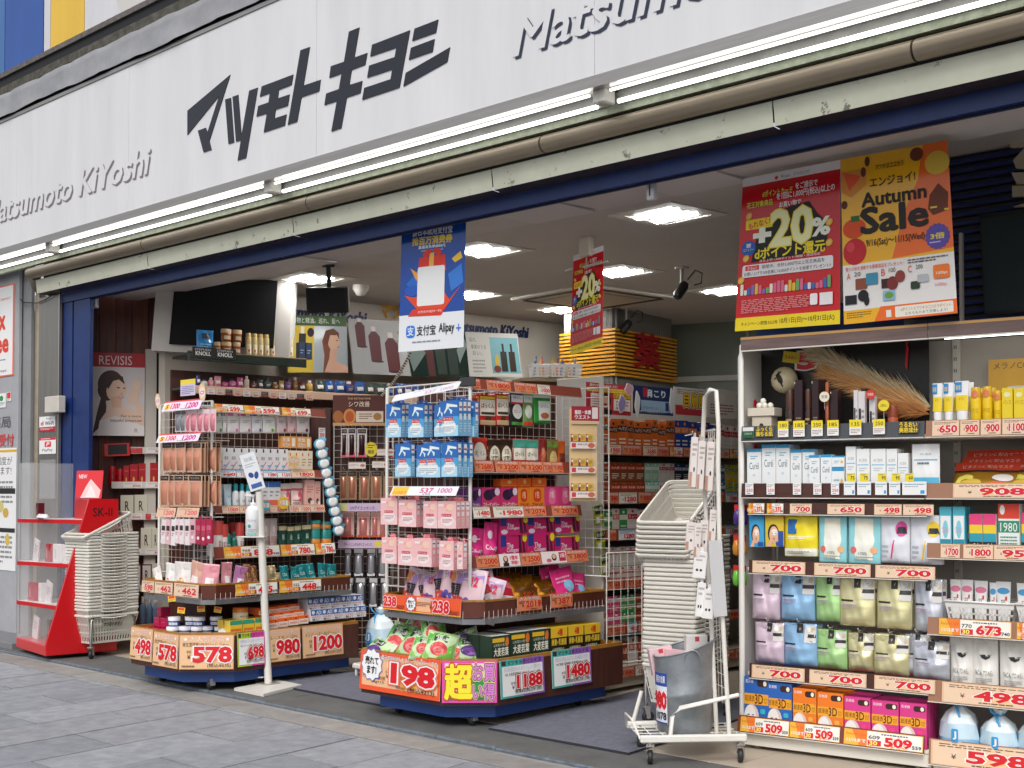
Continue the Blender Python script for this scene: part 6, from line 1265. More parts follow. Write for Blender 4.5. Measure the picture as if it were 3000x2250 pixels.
hdr(gB, BF, zC, 470, 945, 1035, 1110, -.16, lambda c: (c.rect(0, 0, 1, 1, '#dfe0e8'), c.rect(.02, .05, .26, .95, '#f0b83a'), c.T('11/15まで', .05, .12, .24, .5, '#d8562a', bold=.02), c.T('537', .45, .3, .64, .8, '#c8507a', bold=.03), c.T('1000', .72, .3, .92, .8, '#c87aa0', bold=.03), c.T('590', .5, .05, .62, .25, '#666')), -30)
b = MB(); b.box(0, 0, 0, .12, .02, .05, '#3a3a3c', bev=.004); o = b.build('corner_clip'); o.parent = gB; o.matrix_parent_inverse = gB.matrix_world.inverted(); o.matrix_basis = BF.M(.66, 1.95, -.02)
# hook row 1 on the side
sup = [('s1', 1060, 1118, 400, 600, '#b8402a', 'dark red diet pouch', lambda c: (c.ell(.4, .6, .3, .2, '#e8dccc'), c.rect(0, .05, 1, .2, '#c8a040'))),
       ('s2', 1125, 1247, 378, 605, '#c02a28', 'red and cream diet pouch', lambda c: (c.rect(.05, .3, .95, .82, '#eae0d0'), c.T('ぱっくん', .12, .55, .88, .7, '#2a1a14', bold=.02), c.rect(.05, .84, .95, .92, '#e8c83a'), c.rect(.1, .34, .9, .42, '#4a3a2a'), c.ell(.5, .22, .2, .08, '#5a3a20'), c.rect(.05, .02, .95, .16, '#d8b890'))),
       ('s2', 1247, 1342, 372, 606, '', '', None),
       ('s3', 1347, 1450, 368, 615, '#2a2a2e', 'black and white calorie pouch', lambda c: (c.rect(.08, .72, .92, .93, '#e8e8ea'), c.T('FANCL', .2, .82, .8, .9, '#3a4a8a'), c.ell(.5, .45, .36, .22, '#e8e6e0'), c.T('カロリミット', .2, .4, .8, .5, '#5a2a2a'), c.rect(.05, .66, .95, .72, '#d8323a'), c.rect(.1, .05, .9, .14, '#5aa04a'))),
       ('s4', 1440, 1516, 372, 618, '#7aa05a', 'green calorie pouch', lambda c: (c.rect(.08, .72, .92, .93, '#dfe4dc'), c.T('FANCL', .2, .82, .8, .9, '#3a6a8a'), c.ell(.5, .45, .34, .2, '#e6e8dc'), c.rect(.05, .05, .95, .16, '#d84a3a'))),
       ('s5', 1520, 1640, 368, 592, '#3a9a44', 'green and white barley pouch', lambda c: (c.rect(.25, .1, .95, .72, '#e4e6e2'), c.T('スリム', .35, .5, .85, .6, '#6a8a6a'), c.ell(.6, .25, .25, .1, '#b86a3a'), c.rect(0, .82, 1, .98, '#d8dcd8')))]
for k, x0, x1, yt, yb, c1, nm, dr in sup:
    if c1: goods(k, 'supplement_pouch', nm+' in the centre display top hook row', 'pouch', None, pouch(.03, c1, dr, full=.5, seed=len(nm)))
    hang(k, BS, zC, x0, x1, yt, yb, .03, fix=gB, back=2, step=.03)
zz = 1.462
sp = [('t1', 1075, 1190, 690, '#c43a2a', 'red diet enzyme pouch', lambda c: (c.ell(.5, .5, .4, .36, '#eae2d4'), c.T('ぱっくん', .18, .45, .82, .6, '#3a1a14', bold=.02), c.T('分解酵母', .25, .22, .75, .32, '#7a3a2a'), c.rect(0, .88, 1, .98, '#d83a2a'))),
      ('t2', 1195, 1288, 700, '#5a3018', 'brown and gold diet pouch', lambda c: (c.ell(.5, .45, .4, .34, '#ece4d0'), c.T('3倍', .3, .52, .7, .7, '#3a1a14', bold=.02), c.T('ぱっくん', .2, .32, .8, .45, '#3a1a14', bold=.02), c.rect(0, .8, 1, .95, '#2a1a14'), c.rect(0, .0, 1, .1, '#e0902a'))),
      ('t2', 1286, 1374, 700, '', '', None),
      ('t3', 1374, 1466, 700, '#c83a2c', 'red and teal diet pouch', lambda c: (c.rect(.04, .35, .96, .72, '#ece4d4'), c.T('ぱっくん', .14, .44, .86, .6, '#2a1a14', bold=.02), c.rect(0, .74, 1, .98, '#4aa08a'), c.rect(.1, .08, .9, .2, '#4a3a2a'))),
      ('t3', 1466, 1560, 705, '', '', None),
      ('t4', 1560, 1622, 700, '#8a2a2a', 'dark red enzyme pouch', lambda c: (c.ell(.5, .45, .3, .3, '#c86a4a'), c.T('活', .35, .5, .65, .7, '#e8d0b0', bold=.02))),
      ('t5', 1622, 1700, 705, '#7a5a30', 'olive brown enzyme pouch', lambda c: (c.ell(.5, .4, .35, .25, '#d8b87a'), c.rect(0, .75, 1, .95, '#6a8a3a'))),
      ('t6', 1702, 1755, 715, '#c85a24', 'narrow orange pouch', lambda c: c.rect(.1, .3, .9, .6, '#7a3018'))]
for k, x0, x1, yt, c1, nm, dr in sp:
    if c1: goods(k, 'diet_pouch', nm+' on the centre display upper shelf', 'pouch', None, pouch(.04, c1, dr, full=.6, seed=len(nm)+x0))
    row(BS, zC, zz, .03, [(k, x0, x1, yt, 1)], deep=2, step=.05)
zz = 1.202
def jelly(c, t, c1): c.rect(0, 0, 1, 1, c1); c.ell(.35, .72, .28, .2, '#2a1838'); c.ell(.6, .8, .2, .16, '#3a2048'); c.T(t, .08, .3, .92, .45, '#f4e6ee', bold=.02); c.ell(.8, .12, .12, .08, '#e8b04a'); c.ell(.82, .84, .14, .14, '#e8d0e0')
goods('pj', 'placenta_jelly_carton', 'purple jelly carton on the centre display third shelf', 'carton', None, carton(.06, '#7a3a8a', lambda c: jelly(c, 'プラセンタゼリー', '#7a3a8a')))
goods('cj', 'collagen_jelly_carton', 'magenta jelly carton on the centre display third shelf', 'carton', None, carton(.06, '#c8306a', lambda c: jelly(c, 'コラーゲンゼリー', '#c8306a')))
goods('oc', 'vitamin_carton', 'orange vitamin carton on the centre display third shelf', 'carton', None, carton(.07, '#e8862a', lambda c: (c.rect(0, .0, 1, .3, '#e86a1e'), c.rr(.2, .45, .75, .95, '#d8401e', .4), c.T('1包', .34, .6, .62, .85, '#f4dca0', bold=.02), c.T('プラセンタC', .1, .28, .9, .42, '#5a2410', bold=.015))))
goods('oc2', 'vitamin_carton', 'orange carton laid on top of the vitamin cartons', 'carton', None, carton(.07, '#e2641e', lambda c: (c.ell(.5, .6, .12, .25, '#f0b070'), c.rect(.1, .1, .9, .2, '#f08a3a'))))
goods('pc', 'beauty_carton', 'pink vitamin carton on the centre display third shelf', 'carton', None, carton(.07, '#d8407e', lambda c: (c.rr(.25, .35, .75, .95, '#e8709a', .4), c.T('1包', .36, .6, .64, .85, '#f8e0e8', bold=.02), c.lines(.15, .08, .85, .25, 2, '#f0b8cc'))))
row(BS, zC, zz, .03, [('pj', 1062, 1132, 1058, 1), ('cj', 1136, 1272, 1052, 1), ('cj', 1274, 1394, 1050, 1), ('oc', 1397, 1484, 1052, 1), ('oc', 1487, 1588, 1050, 1), ('pc', 1590, 1690, 1046, 1), ('pc', 1692, 1786, 1044, 1)], deep=2, step=.08, gap=.02)
row(BS, zC, BS.px(zC(1440, 1050), .04)[1]+.002, .04, [('oc2', 1275, 1396, 990, 1), ('oc2', 1398, 1492, 985, 1), ('oc2', 1500, 1602, 983, 1)])
zz = .918
def coll(c): c.rect(0, 0, 1, 1, '#c8226a'); c.rect(0, .55, .22, 1, '#2a3a8a'); c.ell(.14, .2, .12, .14, '#e0d0e0'); c.T('The', .24, .5, .48, .68, '#f4dce8', bold=.02); c.T('Collagen', .24, .3, .68, .5, '#f4dce8', bold=.02); c.poly([(.68, .95), (.76, .95), (.84, .1), (.72, .1)], '#4a1830'); c.poly([(.82, .9), (.88, .9), (.98, .15), (.86, .1)], '#5a1a38'); c.ell(.92, .86, .09, .16, '#f0d828')
goods('col', 'collagen_carton', 'magenta drink carton with yellow dot on the lower shelf', 'carton', None, carton(.08, '#c8226a', coll))
goods('colg', 'collagen_carton', 'crimson and gold drink carton on the lower shelf', 'carton', None, carton(.08, '#a81c4a', lambda c: (coll(c), c.poly([(.62, 0), (.75, 0), (.66, .5)], '#d8b04a'), c.rect(0, .95, 1, 1, '#d8b04a'))))
goods('colb', 'collagen_bag', 'glossy magenta powder bag beside the drink cartons', 'bag', None, pouch(.08, '#d4307e', lambda c: (c.ell(.35, .7, .14, .1, '#d8c8d4'), c.T('Collagen', .1, .3, .9, .46, '#f4d8e4', bold=.02)), r=.2, bump=.4))
zu = BS.px(zC(1550, 1388), .03)[1]
row(BS, zC, zz, .03, [('col', 1268, 1462, 1388, 1), ('col', 1468, 1656, 1385, 1), ('colg', 1662, 1842, 1400, 1)], deep=1, gap=.02); row(BS, zC, zu, .03, [('col', 1268, 1462, 1272, 1), ('col', 1468, 1656, 1265, 1), ('colg', 1662, 1842, 1258, 1)], gap=.02)
row(BS, zC, zz, .0, [('colb', 1050, 1172, 1335, 1), ('colb', 1168, 1270, 1295, 1)], ry=6)
# bags piled in the tray and the bin
def grape(c): c.rect(.05, .08, .95, .92, '#e0a080'); c.rect(.0, .62, 1, .95, '#b8a8d0'); c.poly([(0, .62), (.4, .95), (.1, .95)], '#8ab070')
def grape2(c):
    c.rect(.04, .1, .96, .9, '#d9b8c0'); c.poly([(.04, .55), (.96, .75), (.96, .9), (.04, .9)], '#a88ac4'); c.poly([(.04, .1), (.5, .1), (.6, .4), (.04, .5)], '#c8402e'); c.poly([(.04, .62), (.3, .7), (.3, .9), (.04, .9)], '#e08a4a')
    for x, z in ((.55, .2), (.65, .25), (.75, .2), (.6, .32), (.7, .36), (.8, .3), (.68, .14)): c.ell(x, z, .06, .06, '#5a4aa0')
    c.T('蒟蒻', .2, .42, .5, .66, '#2a2028', bold=.03); c.T('12', .72, .66, .86, .84, '#d8324a', bold=.04)
goods('gj', 'grape_jelly_bag', 'grape jelly bag in the centre display tray', 'bag', None, bag(.09, '#d8c4d0', grape2, seed=4, r=.2))
TB = Face((-5.84, 5.06), 0); TBs = Face((-5.09, 5.12), 90)
for x0, x1, yt, f, ry, rx in ((530, 690, 330, TB, 8, -12), (680, 760, 400, TB, -10, -8), (745, 900, 320, TB, -6, -14), (850, 1040, 330, TB, 5, -10), (930, 1190, 345, Face((-5.4, 5.08), 30), 14, -12), (1090, 1250, 320, Face((-5.25, 5.1), 60), -8, -14)):
    row(f, zD, .63, .02, [('gj', x0-35, x1+35, yt-75, 1)], rx=rx, ry=ry)
goods('rb', 'konjac_bag', 'red and white snack bag in the centre display tray', 'bag', None, bag(.07, '#b8283a', lambda c: (c.rect(.1, .1, .9, .5, '#e6dada'), c.T('たらこ', .2, .2, .8, .4, '#a82a3a', bold=.02), c.rect(.1, .7, .9, .85, '#d86a7a')), seed=8))
goods('gb', 'gold_foil_bag', 'gold foil supplement bag in the centre display tray', 'bag', None, bag(.06, '#a8701c', lambda c: (c.T('ナットウ', .3, .4, .8, .55, '#d83a3a', bold=.02), c.rect(.1, .6, .9, .68, '#5a3010')), seed=11, metal=.8, r=.22, crush=1.6))
goods('pb', 'pink_collagen_pouch', 'bright pink powder pouch at the right end of the middle tray', 'pouch', None, pouch(.05, '#d8307c', lambda c: (c.ell(.65, .5, .22, .16, '#7ab8d8'), c.T('アミノ', .2, .2, .6, .36, '#f4dce6', bold=.02), c.lines(.15, .6, .8, .8, 2, '#f0a8c4')), seed=5))
for k, x0, x1, yt, ry, rx, dd in (('rb', 1195, 1330, 300, -8, -18, .05), ('rb', 1265, 1420, 310, 10, -16, .07), ('gb', 1330, 1500, 290, 4, -16, .1), ('gb', 1420, 1600, 330, -6, -24, .04), ('gb', 1500, 1660, 300, 6, -20, .09), ('gb', 1600, 1750, 335, 0, -24, .05), ('pb', 1645, 1790, 268, -12, -10, .12), ('pb', 1705, 1860, 285, -8, -12, .07), ('pb', 1800, 1920, 300, 6, -10, .09)):
    row(TBs, zD, .62, dd, [(k, x0, x1, yt, 1)], rx=rx, ry=ry)
def melon(c, c1, c2):
    c.rect(.05, .1, .95, .9, '#c2dcae'); c.poly([(.05, .5), (.7, .9), (.05, .9)], '#5aa63c'); c.poly([(.95, .1), (.95, .7), (.45, .1)], '#74b848'); c.poly([(.05, .1), (.3, .1), (.05, .35)], '#8cc45e'); c.ell(.5, .4, .28, .2, c1); c.ell(.5, .35, .17, .11, c2); c.rr(.28, .62, .72, .84, '#2a2a2a', .1); c.T('蒟蒻畑', .31, .66, .69, .8, '#f0f0e8', bold=.02)
goods('ml', 'melon_jelly_bag', 'green and pink melon jelly bag in the centre display bin', 'bag', None, bag(.12, '#b8d4a0', lambda c: melon(c, '#d84a4e', '#e88a88'), seed=21, r=.18))
goods('mu', 'muscat_jelly_bag', 'purple muscat jelly bag at the right of the jelly pile', 'bag', None, bag(.1, '#cdd8c4', lambda c: melon(c, '#5a2a7a', '#7a4a9a'), seed=27, r=.18))
BB = Face((-5.94, 4.95), 0); BBc = Face((-5.24, 4.95), 44); BBs = Face((-5.01, 5.17), 90)
for k, f, x0, x1, yb, yt, rx, ry, dd in (('mu', BB, 255, 400, 900, 800, -40, 6, .02), ('ml', BB, 360, 520, 900, 715, -30, 8, .06), ('ml', BB, 450, 620, 860, 680, -40, -6, .2), ('ml', BB, 470, 700, 905, 745, -35, 4, .04), ('ml', BB, 560, 760, 800, 650, -35, -14, .22), ('ml', BBc, 620, 760, 905, 780, -30, 14, .08), ('ml', BBc, 705, 900, 930, 765, -25, 10, .03), ('ml', BBc, 720, 860, 840, 690, -30, -12, .2), ('ml', BBc, 850, 990, 935, 790, -25, 25, .06), ('mu', BBc, 930, 1200, 945, 810, -30, 4, .04), ('mu', BBc, 940, 1100, 860, 770, -30, -20, .16)):
    x0 -= 20; x1 += 20; a0, zb = f.px(zD(x0, yb), dd); a1, _ = f.px(zD(x1, yb), dd); zt = f.px(zD((x0+x1)/2, yt), dd)[1]; zb = max(zb, .26); place(k, f, a0, zb, a1-a0, (zt-zb)*1.35/math.cos(R(rx)), dd, rx=rx, ry=ry, rz=random.uniform(-10, 10))
def bar(c): c.rect(0, 0, 1, 1, '#1c3326'); c.T('大麦若葉', .12, .32, .92, .6, '#e6e8d8', bold=.025); c.rect(.04, .78, .7, .92, '#e0b62a'); c.ell(.84, .78, .1, .16, '#d8702a'); c.T('山本漢方の青汁', .1, .64, .8, .74, '#cfd8c0'); c.T('粉末', .6, .08, .9, .24, '#e0b62a', bold=.02); c.rect(.1, .08, .4, .2, '#c83a24')
goods('bl', 'barley_juice_carton', 'dark green barley powder carton in the centre display bin', 'carton', None, carton(.1, '#1c3326', bar, top='#d8d8d0'))
goods('en', 'enzyme_carton', 'black and yellow enzyme powder carton in the centre display bin', 'carton', None, carton(.1, '#1a1c14', lambda c: (c.rect(0, .66, 1, 1, '#e2b82a'), c.T('酵素+乳酸菌', .06, .4, .94, .62, '#e8c83a', bold=.025), c.T('大麦若葉粉末', .08, .16, .8, .32, '#d0d8b8', bold=.01), c.T('4種', .4, .72, .7, .94, '#c8301e', bold=.03)), top='#e2b82a'))
for k, x0, x1, yt in (('bl', 1205, 1338, 775), ('bl', 1342, 1488, 748), ('bl', 1492, 1624, 728), ('en', 1630, 1752, 715), ('en', 1756, 1868, 702), ('en', 1872, 1990, 690)):
    a0, zt = BBs.px(zD(x0, yt), .03); a1, _ = BBs.px(zD(x1, yt), .03)
    for q in range(2): place(k, BBs, a0+.001, .345, a1-a0-.003, zt-.345, .03+q*.105, back=q > 0)
slab(gB, 'carton_riser', BBs, .02, 1.08, .215, .343, .02, .26, '#6a4a38', 0)
# leaning wire panel at the far right corner, with a tall sample strip
grid(gB, Face((-5.42, 6.19), 6), 0, .36, .8, 2.0, 0, .06); grid(gB, Face((-5.06, 6.2), 80), 0, .3, .25, .95, 0, .06)
sf = Face((-5.02, 6.08), 60)
ss = empty('sample_strip', M=sf.M(0, 1.15, 0)); tag(ss, 'tall cream hanging strip of small red and yellow samples behind the centre display', 'sample strip')
a0 = sf.px(zC(1765, 800))[0]; a1 = sf.px(zC(1965, 800))[0]; zb = sf.px(zC(1860, 1150))[1]; zt = sf.px(zC(1860, 480))[1]
cardm(ss, sf, a0, a1, zb, zt, 0, lambda c: (c.rect(0, 0, 1, 1, '#d9bb8c'), c.T('脂肪・糖の吸収を抑える', .84, .05, .96, .6, '#a84a2a') if False else None, c.rect(.82, 0, 1, .7, '#dcc298')), 'backing')
cardm(ss, sf, a0+.01, a1+.01, zt-.1, zt+.01, -.01, lambda c: (c.rect(0, 0, 1, 1, '#a01c30'), c.T('脂肪・体重', .12, .55, .7, .78, '#f4e8e8', bold=.03), c.T('ウエスト', .12, .28, .66, .5, '#f4e8e8', bold=.03), c.rect(.0, .0, 1, .18, '#d8b890'), c.rect(.74, .3, .95, .95, '#e8dcdc')), 'header')
for k in range(3):
    z0 = zb+.02+k*(zt-zb-.12)/3
    for i in range(3):
        w = (a1-a0)*.27; cardm(ss, sf, a0+.004+i*w, a0+i*w+w, z0+.045, z0+.09, -.015, lambda c: (c.rect(0, 0, 1, 1, '#d8b04a'), c.rect(0, 0, .3, 1, '#8a1a28'), c.ell(.2, .7, .12, .2, '#efe8d8'), c.lines(.4, .2, .9, .8, 4, '#8a5a20')), 'sample', thick=.012)
    cardm(ss, sf, a0, a1-.02, z0, z0+.04, -.02, lambda c: (c.rect(0, 0, 1, 1, '#e9dcd8'), c.rect(.05, .15, .22, .85, '#c83a4a'), c.T('食事の脂', .28, .5, .68, .8, '#3a2a2a'), c.ell(.84, .5, .14, .4, '#c86a4a')), 'card')
# ------------------------------------------------------------------ medicine gondola behind the centre display
MS = Face((-5.28, 6.45), 90)
gM = empty('medicine_gondola', M=MS.M(0, 0, 0)); tag(gM, 'long medicine gondola behind the centre display', 'shelf unit')
def mz(zm, x, y, d=0): return MS.px(zm(x, y), d)[1]
ML = 2.4
slab(gM, 'base', MS, 0, ML, .03, .17, .02, .4, mt('#c9bfae', .5)); slab(gM, 'back_panel', MS, 0, ML, .17, 2.08, .38, .4, mt('#c4bbae', .6)); slab(gM, 'end_panel', MS, -.02, -.002, .05, 2.1, .0, .4, mt('#d3cdc2', .4))
for a in (.06, 1.2): b = MB(); b.lathe([(.02, 0), (.02, .03)], '#b9b2a6', 10); o = b.build('foot'); o.parent = gM; o.matrix_parent_inverse = gM.matrix_world.inverted(); o.matrix_basis = MS.M(a, 0, .08)
levels = []
for zm, x, yt, yb in ((zG, 900, 1120, 1232), (zW, 60, 168, 232), (zW, 60, 366, 428), (zW, 60, 628, 690), (zW, 60, 872, 932), (zW, 60, 1112, 1172)):
    z0 = mz(zm, x, yb); z1_ = mz(zm, x, yt); levels.append((z0, z1_)); slab(gM, 'shelf', MS, 0, ML, z0, z0+.02, .01, .38, mt('#8f8a84', .5)); slab(gM, 'price_rail', MS, 0, ML, z0-.002, z1_, -.004, .0, mt('#8f4438', .4), 0)
rn = random.Random(11)
for li, (z0, z1_) in enumerate(levels):
    a = .02
    while a < 1.9:
        w = rn.uniform(.09, .22); st = rn.choice(['red', 'red', 'pale', 'sale', 'small', 'blue']) if li == 0 else rn.choice(['red', 'red', 'red', 'pale', 'blue'])
        cardm(gM, MS, a, a+w, z0+.002, z1_-.003, -.0065, lambda c, st=st: card(c, rn.choice(['980', '1280', '3680', '1580', '2480', '980', '698', '1980']), st, sub='880', pct='804')); a += w+rn.uniform(.005, .03)
# printed boards above
def pboard(x0, x1, yt, yb, draw, label, d=.0, zm=zG, f=MS, rx=0, name='pop_board', group=None):
    a0, _ = f.px(zm(x0, (yt+yb)/2), d); a1, _ = f.px(zm(x1, (yt+yb)/2), d); zb = f.px(zm((x0+x1)/2, yb), d)[1]; zt = f.px(zm((x0+x1)/2, yt), d)[1]
    b = MB(); b.box(0, 0, 0, a1-a0, .004, zt-zb, mt('#d8d4cc', .4)); draw(Canvas(b, w=a1-a0, h=zt-zb)); return tag(b.build(name, M=f.M(a0, zb, d, rx=rx)), label, 'pop board', group)
def bd1(c):
    c.rect(0, 0, 1, 1, '#b83038'); c.rect(.02, .72, .98, .85, '#e8c84a'); c.T('疲れや腰のだるさに', .08, .88, .7, .97, '#f4e8e0', bold=.02); c.T('体ケア成分を配合のヘパリーゼGX8', .1, .74, .95, .83, '#5a2018'); c.rect(.1, .08, .3, .66, '#e4d8d0'); c.lines(.12, .12, .28, .6, 6, '#a84a4a')
    c.ell(.42, .44, .13, .26, '#1c1412'); c.ell(.42, .4, .09, .2, '#d8a584'); c.ell(.42, .32, .04, .04, '#7a2a24'); c.rect(.3, .0, .56, .16, '#15131a'); c.rect(.6, .55, .98, .7, '#e0bc2a'); c.T('どんな方に', .62, .57, .96, .68, '#2a1a10', bold=.02); c.rect(.6, .14, .98, .52, '#e6dcd2'); c.lines(.66, .18, .94, .48, 3, '#8a2a24')
pboard(430, 915, 460, 790, bd1, 'red and yellow medicine board with a smiling figure on the medicine gondola', .03)
pboard(935, 1372, 492, 792, lambda c: (c.rect(0, 0, 1, 1, '#1c2c58'), c.rect(.2, .1, .95, .5, '#9ab4cc'), c.T('肩こり', .32, .62, .8, .9, '#dfe4ee', bold=.03), c.rect(.25, .62, .36, .95, '#b02a34'), c.T('コンドロイチンと', .15, .2, .6, .28, '#222a40'), c.T('ビタミンの配合がポイント!', .12, .05, .8, .14, '#dfe4ee'), c.rect(.8, .16, .88, .46, '#2a3a6a')), 'dark blue shoulder care board on the medicine gondola', .03)
pboard(1378, 1730, 505, 800, lambda c: (c.rect(0, 0, 1, 1, '#d8d0c8'), c.rect(.05, .0, .95, .35, '#b8343a'), c.lines(.1, .75, .9, .95, 3, '#8a4a44'), c.T('目肩腰', .3, .3, 1.0, .82, '#e8b82a', bold=.04, out='#2a1c10', ow=.05, out2='#efe8dc')), 'white and red board with big yellow characters on the medicine gondola', .03)
pboard(1740, 2060, 520, 830, lambda c: (c.rect(0, 0, 1, 1, '#ddd5cc'), c.lines(.1, .1, .9, .5, 4, '#a05a50'), c.ell(.4, .7, .2, .18, '#e8e0d8')), 'pale printed board at the right end of the medicine gondola', .03)
def cut(x, y, sx, sy, col, label, d=-.03, ry=0):
    a, z = MS.px(zG(x, y), d); k = .1; b = MB(); pts = [(math.cos(t/20*6.283)*k*sx*(1+.15*math.sin(t*1.3)), math.sin(t/20*6.283)*k*sy*(1+.12*math.cos(t*.9))) for t in range(20)]; b.extr(pts, 0, .003, mt('#e2dedb', .4)); b.extr([(p[0]*.86, p[1]*.86) for p in pts], -.0012, -.0002, mt(col, .4)); return tag(b.build('cutout_pop', M=MS.M(a, z, d, ry=ry)), label, 'pop sign', 'paper cut-outs on the medicine gondola')
cut(898, 518, .45, .4, '#d8a0a8', 'pink paper cut-out between the red and blue boards'); cut(820, 675, .4, .6, '#9a86b4', 'lilac paper cut-out in front of the red board', ry=12); cut(988, 672, .28, .85, '#dcdad6', 'tall white paper cut-out left of the blue board'); cut(1362, 640, .28, .85, '#d6d6d4', 'tall white paper cut-out right of the blue board')
# goods
def med(c1, c2, t, c3='#e6dcc8'): return lambda c: (c.rect(0, .62, 1, .8, c2), c.T(t, .1, .65, .9, .77, c3, bold=.02), c.lines(.15, .12, .85, .45, 3, c3), c.ell(.5, .9, .14, .05, c2))
mk_ = [('md0', '#c8622a', '#4a1c10', 'ヘパリ', 'glossy orange'), ('md1', '#26408a', '#d8742a', 'コンド', 'dark blue'), ('md2', '#d8d0cc', '#b82a34', 'キュー', 'white and red'), ('md3', '#8a4a2a', '#c83a2a', '大人参', 'brown'), ('md4', '#9fcbb4', '#dfe8e0', 'ミント', 'mint green'), ('md5', '#1e2a4a', '#8a9ab8', 'B12', 'navy'), ('md6', '#9a9890', '#d8d4c8', 'EX', 'grey'), ('md7', '#2f7ab8', '#dfe6ee', 'サプリ', 'bright blue'), ('md8', '#d8c23a', '#3a8a4a', 'C', 'yellow'), ('md9', '#4a9a54', '#e6ecd8', '胃腸薬', 'green'), ('mda', '#d85a80', '#f0dce4', '便秘', 'pink'), ('mdb', '#dcd6cc', '#c84a3a', '漢方', 'cream')]
for i, (k, c1, c2, t, nm) in enumerate(mk_):
    for lv in range(6):
        goods(k+str(lv), 'medicine_carton', '%s carton on the medicine gondola %s' % (nm, ('top shelf', 'second shelf', 'third shelf', 'fourth shelf', 'fifth shelf', 'bottom shelf')[lv]), 'carton', None, carton(.06, c1, med(c1, c2, t), gl=.25))
tops = [mz(zG, 900, 820, .03)-levels[0][0]-.02]+[levels[i][0]-levels[i+1][0]-.05 for i in range(5)]
seqs = [['md0']*9+['md1']*6+['md2']*5+['mdb']*4, ['md3']*5+['md4']*2+['md2']*2+['md5']*2+['md6']*2+['md7']*3+['md8']*4+['mdb']*3, ['md9', 'mdb', 'md9', 'md2', 'md2', 'mdb']*4, ['mdb', 'md2', 'mdb', 'md2']*6, ['mda', 'mda', 'md9', 'md9', 'md3', 'mdb']*4, ['md3', 'md2', 'md3', 'mdb']*6]
for lv, sq in enumerate(seqs):
    a = .015; i = 0; lim = 1.75 if lv < 2 else 1.0
    while a < lim and i < len(sq):
        w = .068+.018*((i*7+lv) % 3); h = tops[lv]; k = sq[i]+str(lv); two = lv in (1, 3, 4)
        if two: place(k, MS, a, levels[lv][0]+.021, w, h*.46, .03, rz=rn.uniform(-1, 1)); place(k, MS, a, levels[lv][0]+.022+h*.47, w, h*.46, .035, rz=rn.uniform(-1, 1))
        else: place(k, MS, a, levels[lv][0]+.021, w, h*rn.uniform(.86, 1), .03, rz=rn.uniform(-1, 1))
        a += w+.004; i += 1
for i, (x, y) in enumerate(((1975, 1260), (1985, 1445), (2020, 1330+285))):
    a, z = MS.px(zC(x, y), -.02); b = MB(); b.box(0, 0, 0, .09, .02, .13, mt('#8a9a3a', .3), bev=.004); c = Canvas(b, w=.09, h=.13); c.rect(.05, .55, .95, .95, '#2a3a20'); c.T('胃もたれ', .12, .7, .88, .88, '#e6e8d0', bold=.02); c.rect(.1, .1, .5, .4, '#e6e4dc'); c.rect(.0, .4, 1, .48, '#e0d23a')
    tag(b.build('stomach_sachet', M=MS.M(a-.04, z-.06, -.03, ry=-8)), 'green and yellow sachet pack clipped on the medicine gondola end, %s' % ('topmost', 'middle', 'lowest')[i], 'pack', 'sachet packs on the gondola end')

# ------------------------------------------------------------------ tall hook rack between the two displays
CF = Face((-7.675, 6.09), 43.5)
gC = empty('hook_rack', M=CF.M(.24, 0, .05)); tag(gC, 'wood-backed hook rack of tubes between the two wheeled displays', 'rack')
slab(gC, 'back_board', CF, -.16, .56, .1, 1.98, .1, .12, wood); slab(gC, 'side_post', CF, -.17, -.02, .1, 1.98, .02, .099, wood); grid(gC, CF, .0, .5, .12, 1.98, .06, .055); slab(gC, 'foot_rail', CF, -.1, .5, .06, .1, .0, .1, '#cfcac2')
for a in (-.05, .45): b = MB(); b.lathe([(.028, -.012), (.03, 0), (.028, .012)], '#26262a', 12, at=(0, 0, .031), ax=(1, 0, 0)); o = b.build('wheel'); o.parent = gC; o.matrix_parent_inverse = gC.matrix_world.inverted(); o.matrix_basis = CF.M(a, 0, .05)
def ret(c):
    c.rect(0, 0, 1, 1, '#5a2418'); c.rect(.0, .0, 1, .1, '#c89a6a'); c.ell(.32, .3, .12, .26, '#d88a3a'); c.ell(.32, .3, .08, .18, '#b8521e'); c.ell(.1, .3, .1, .2, '#a8642a'); c.T('シワ改善', .3, .62, .7, .8, '#f0dcc0', bold=.01); c.T('THE RETINOTIME', .28, .86, .72, .92, '#e0c09a'); c.rect(.44, .12, .96, .48, '#e2d2c0'); c.ell(.85, .3, .08, .12, '#b07a3a'); c.lines(.5, .2, .75, .42, 3, '#8a5a3a')
cardbox(gC, CF, zC, 62, 440, 388, 608, -.05, ret, 'header_board')
goods('rtk', 'wrinkle_cream_pack', 'white and black cream pack atop the hook rack', 'pack', None, blister('#d8d0cc', '#3a1c20', tab='#2a2020', draw=lambda c: (c.rect(.1, .0, .9, .16, '#d8586a'), c.rect(.2, .2, .8, .34, '#2a1a1a'))))
for x0, x1 in ((115, 165), (165, 228), (232, 305), (440, 500)): hang('rtk', CF, zC, x0, x1, 625, 832, -.06, fix=gC, back=1)
a, z = CF.px(zC(338, 778), -.1); b = MB(); b.lathe([(.045, 0), (.045, .002)], mt('#e0c822', .4), 22, ax=(0, -1, 0), sy=1.25); c = Canvas(b, w=.045, h=.056, y=-.002); c.T('限定', -.5, -.6, .5, -.1, '#3a5a1a', bold=.03); c.lines(-.6, .1, .6, .7, 2, '#4a4010'); tag(b.build('oval_pop', M=CF.M(a, z, -.1)), 'yellow oval pop sign on the hook rack', 'pop sign')
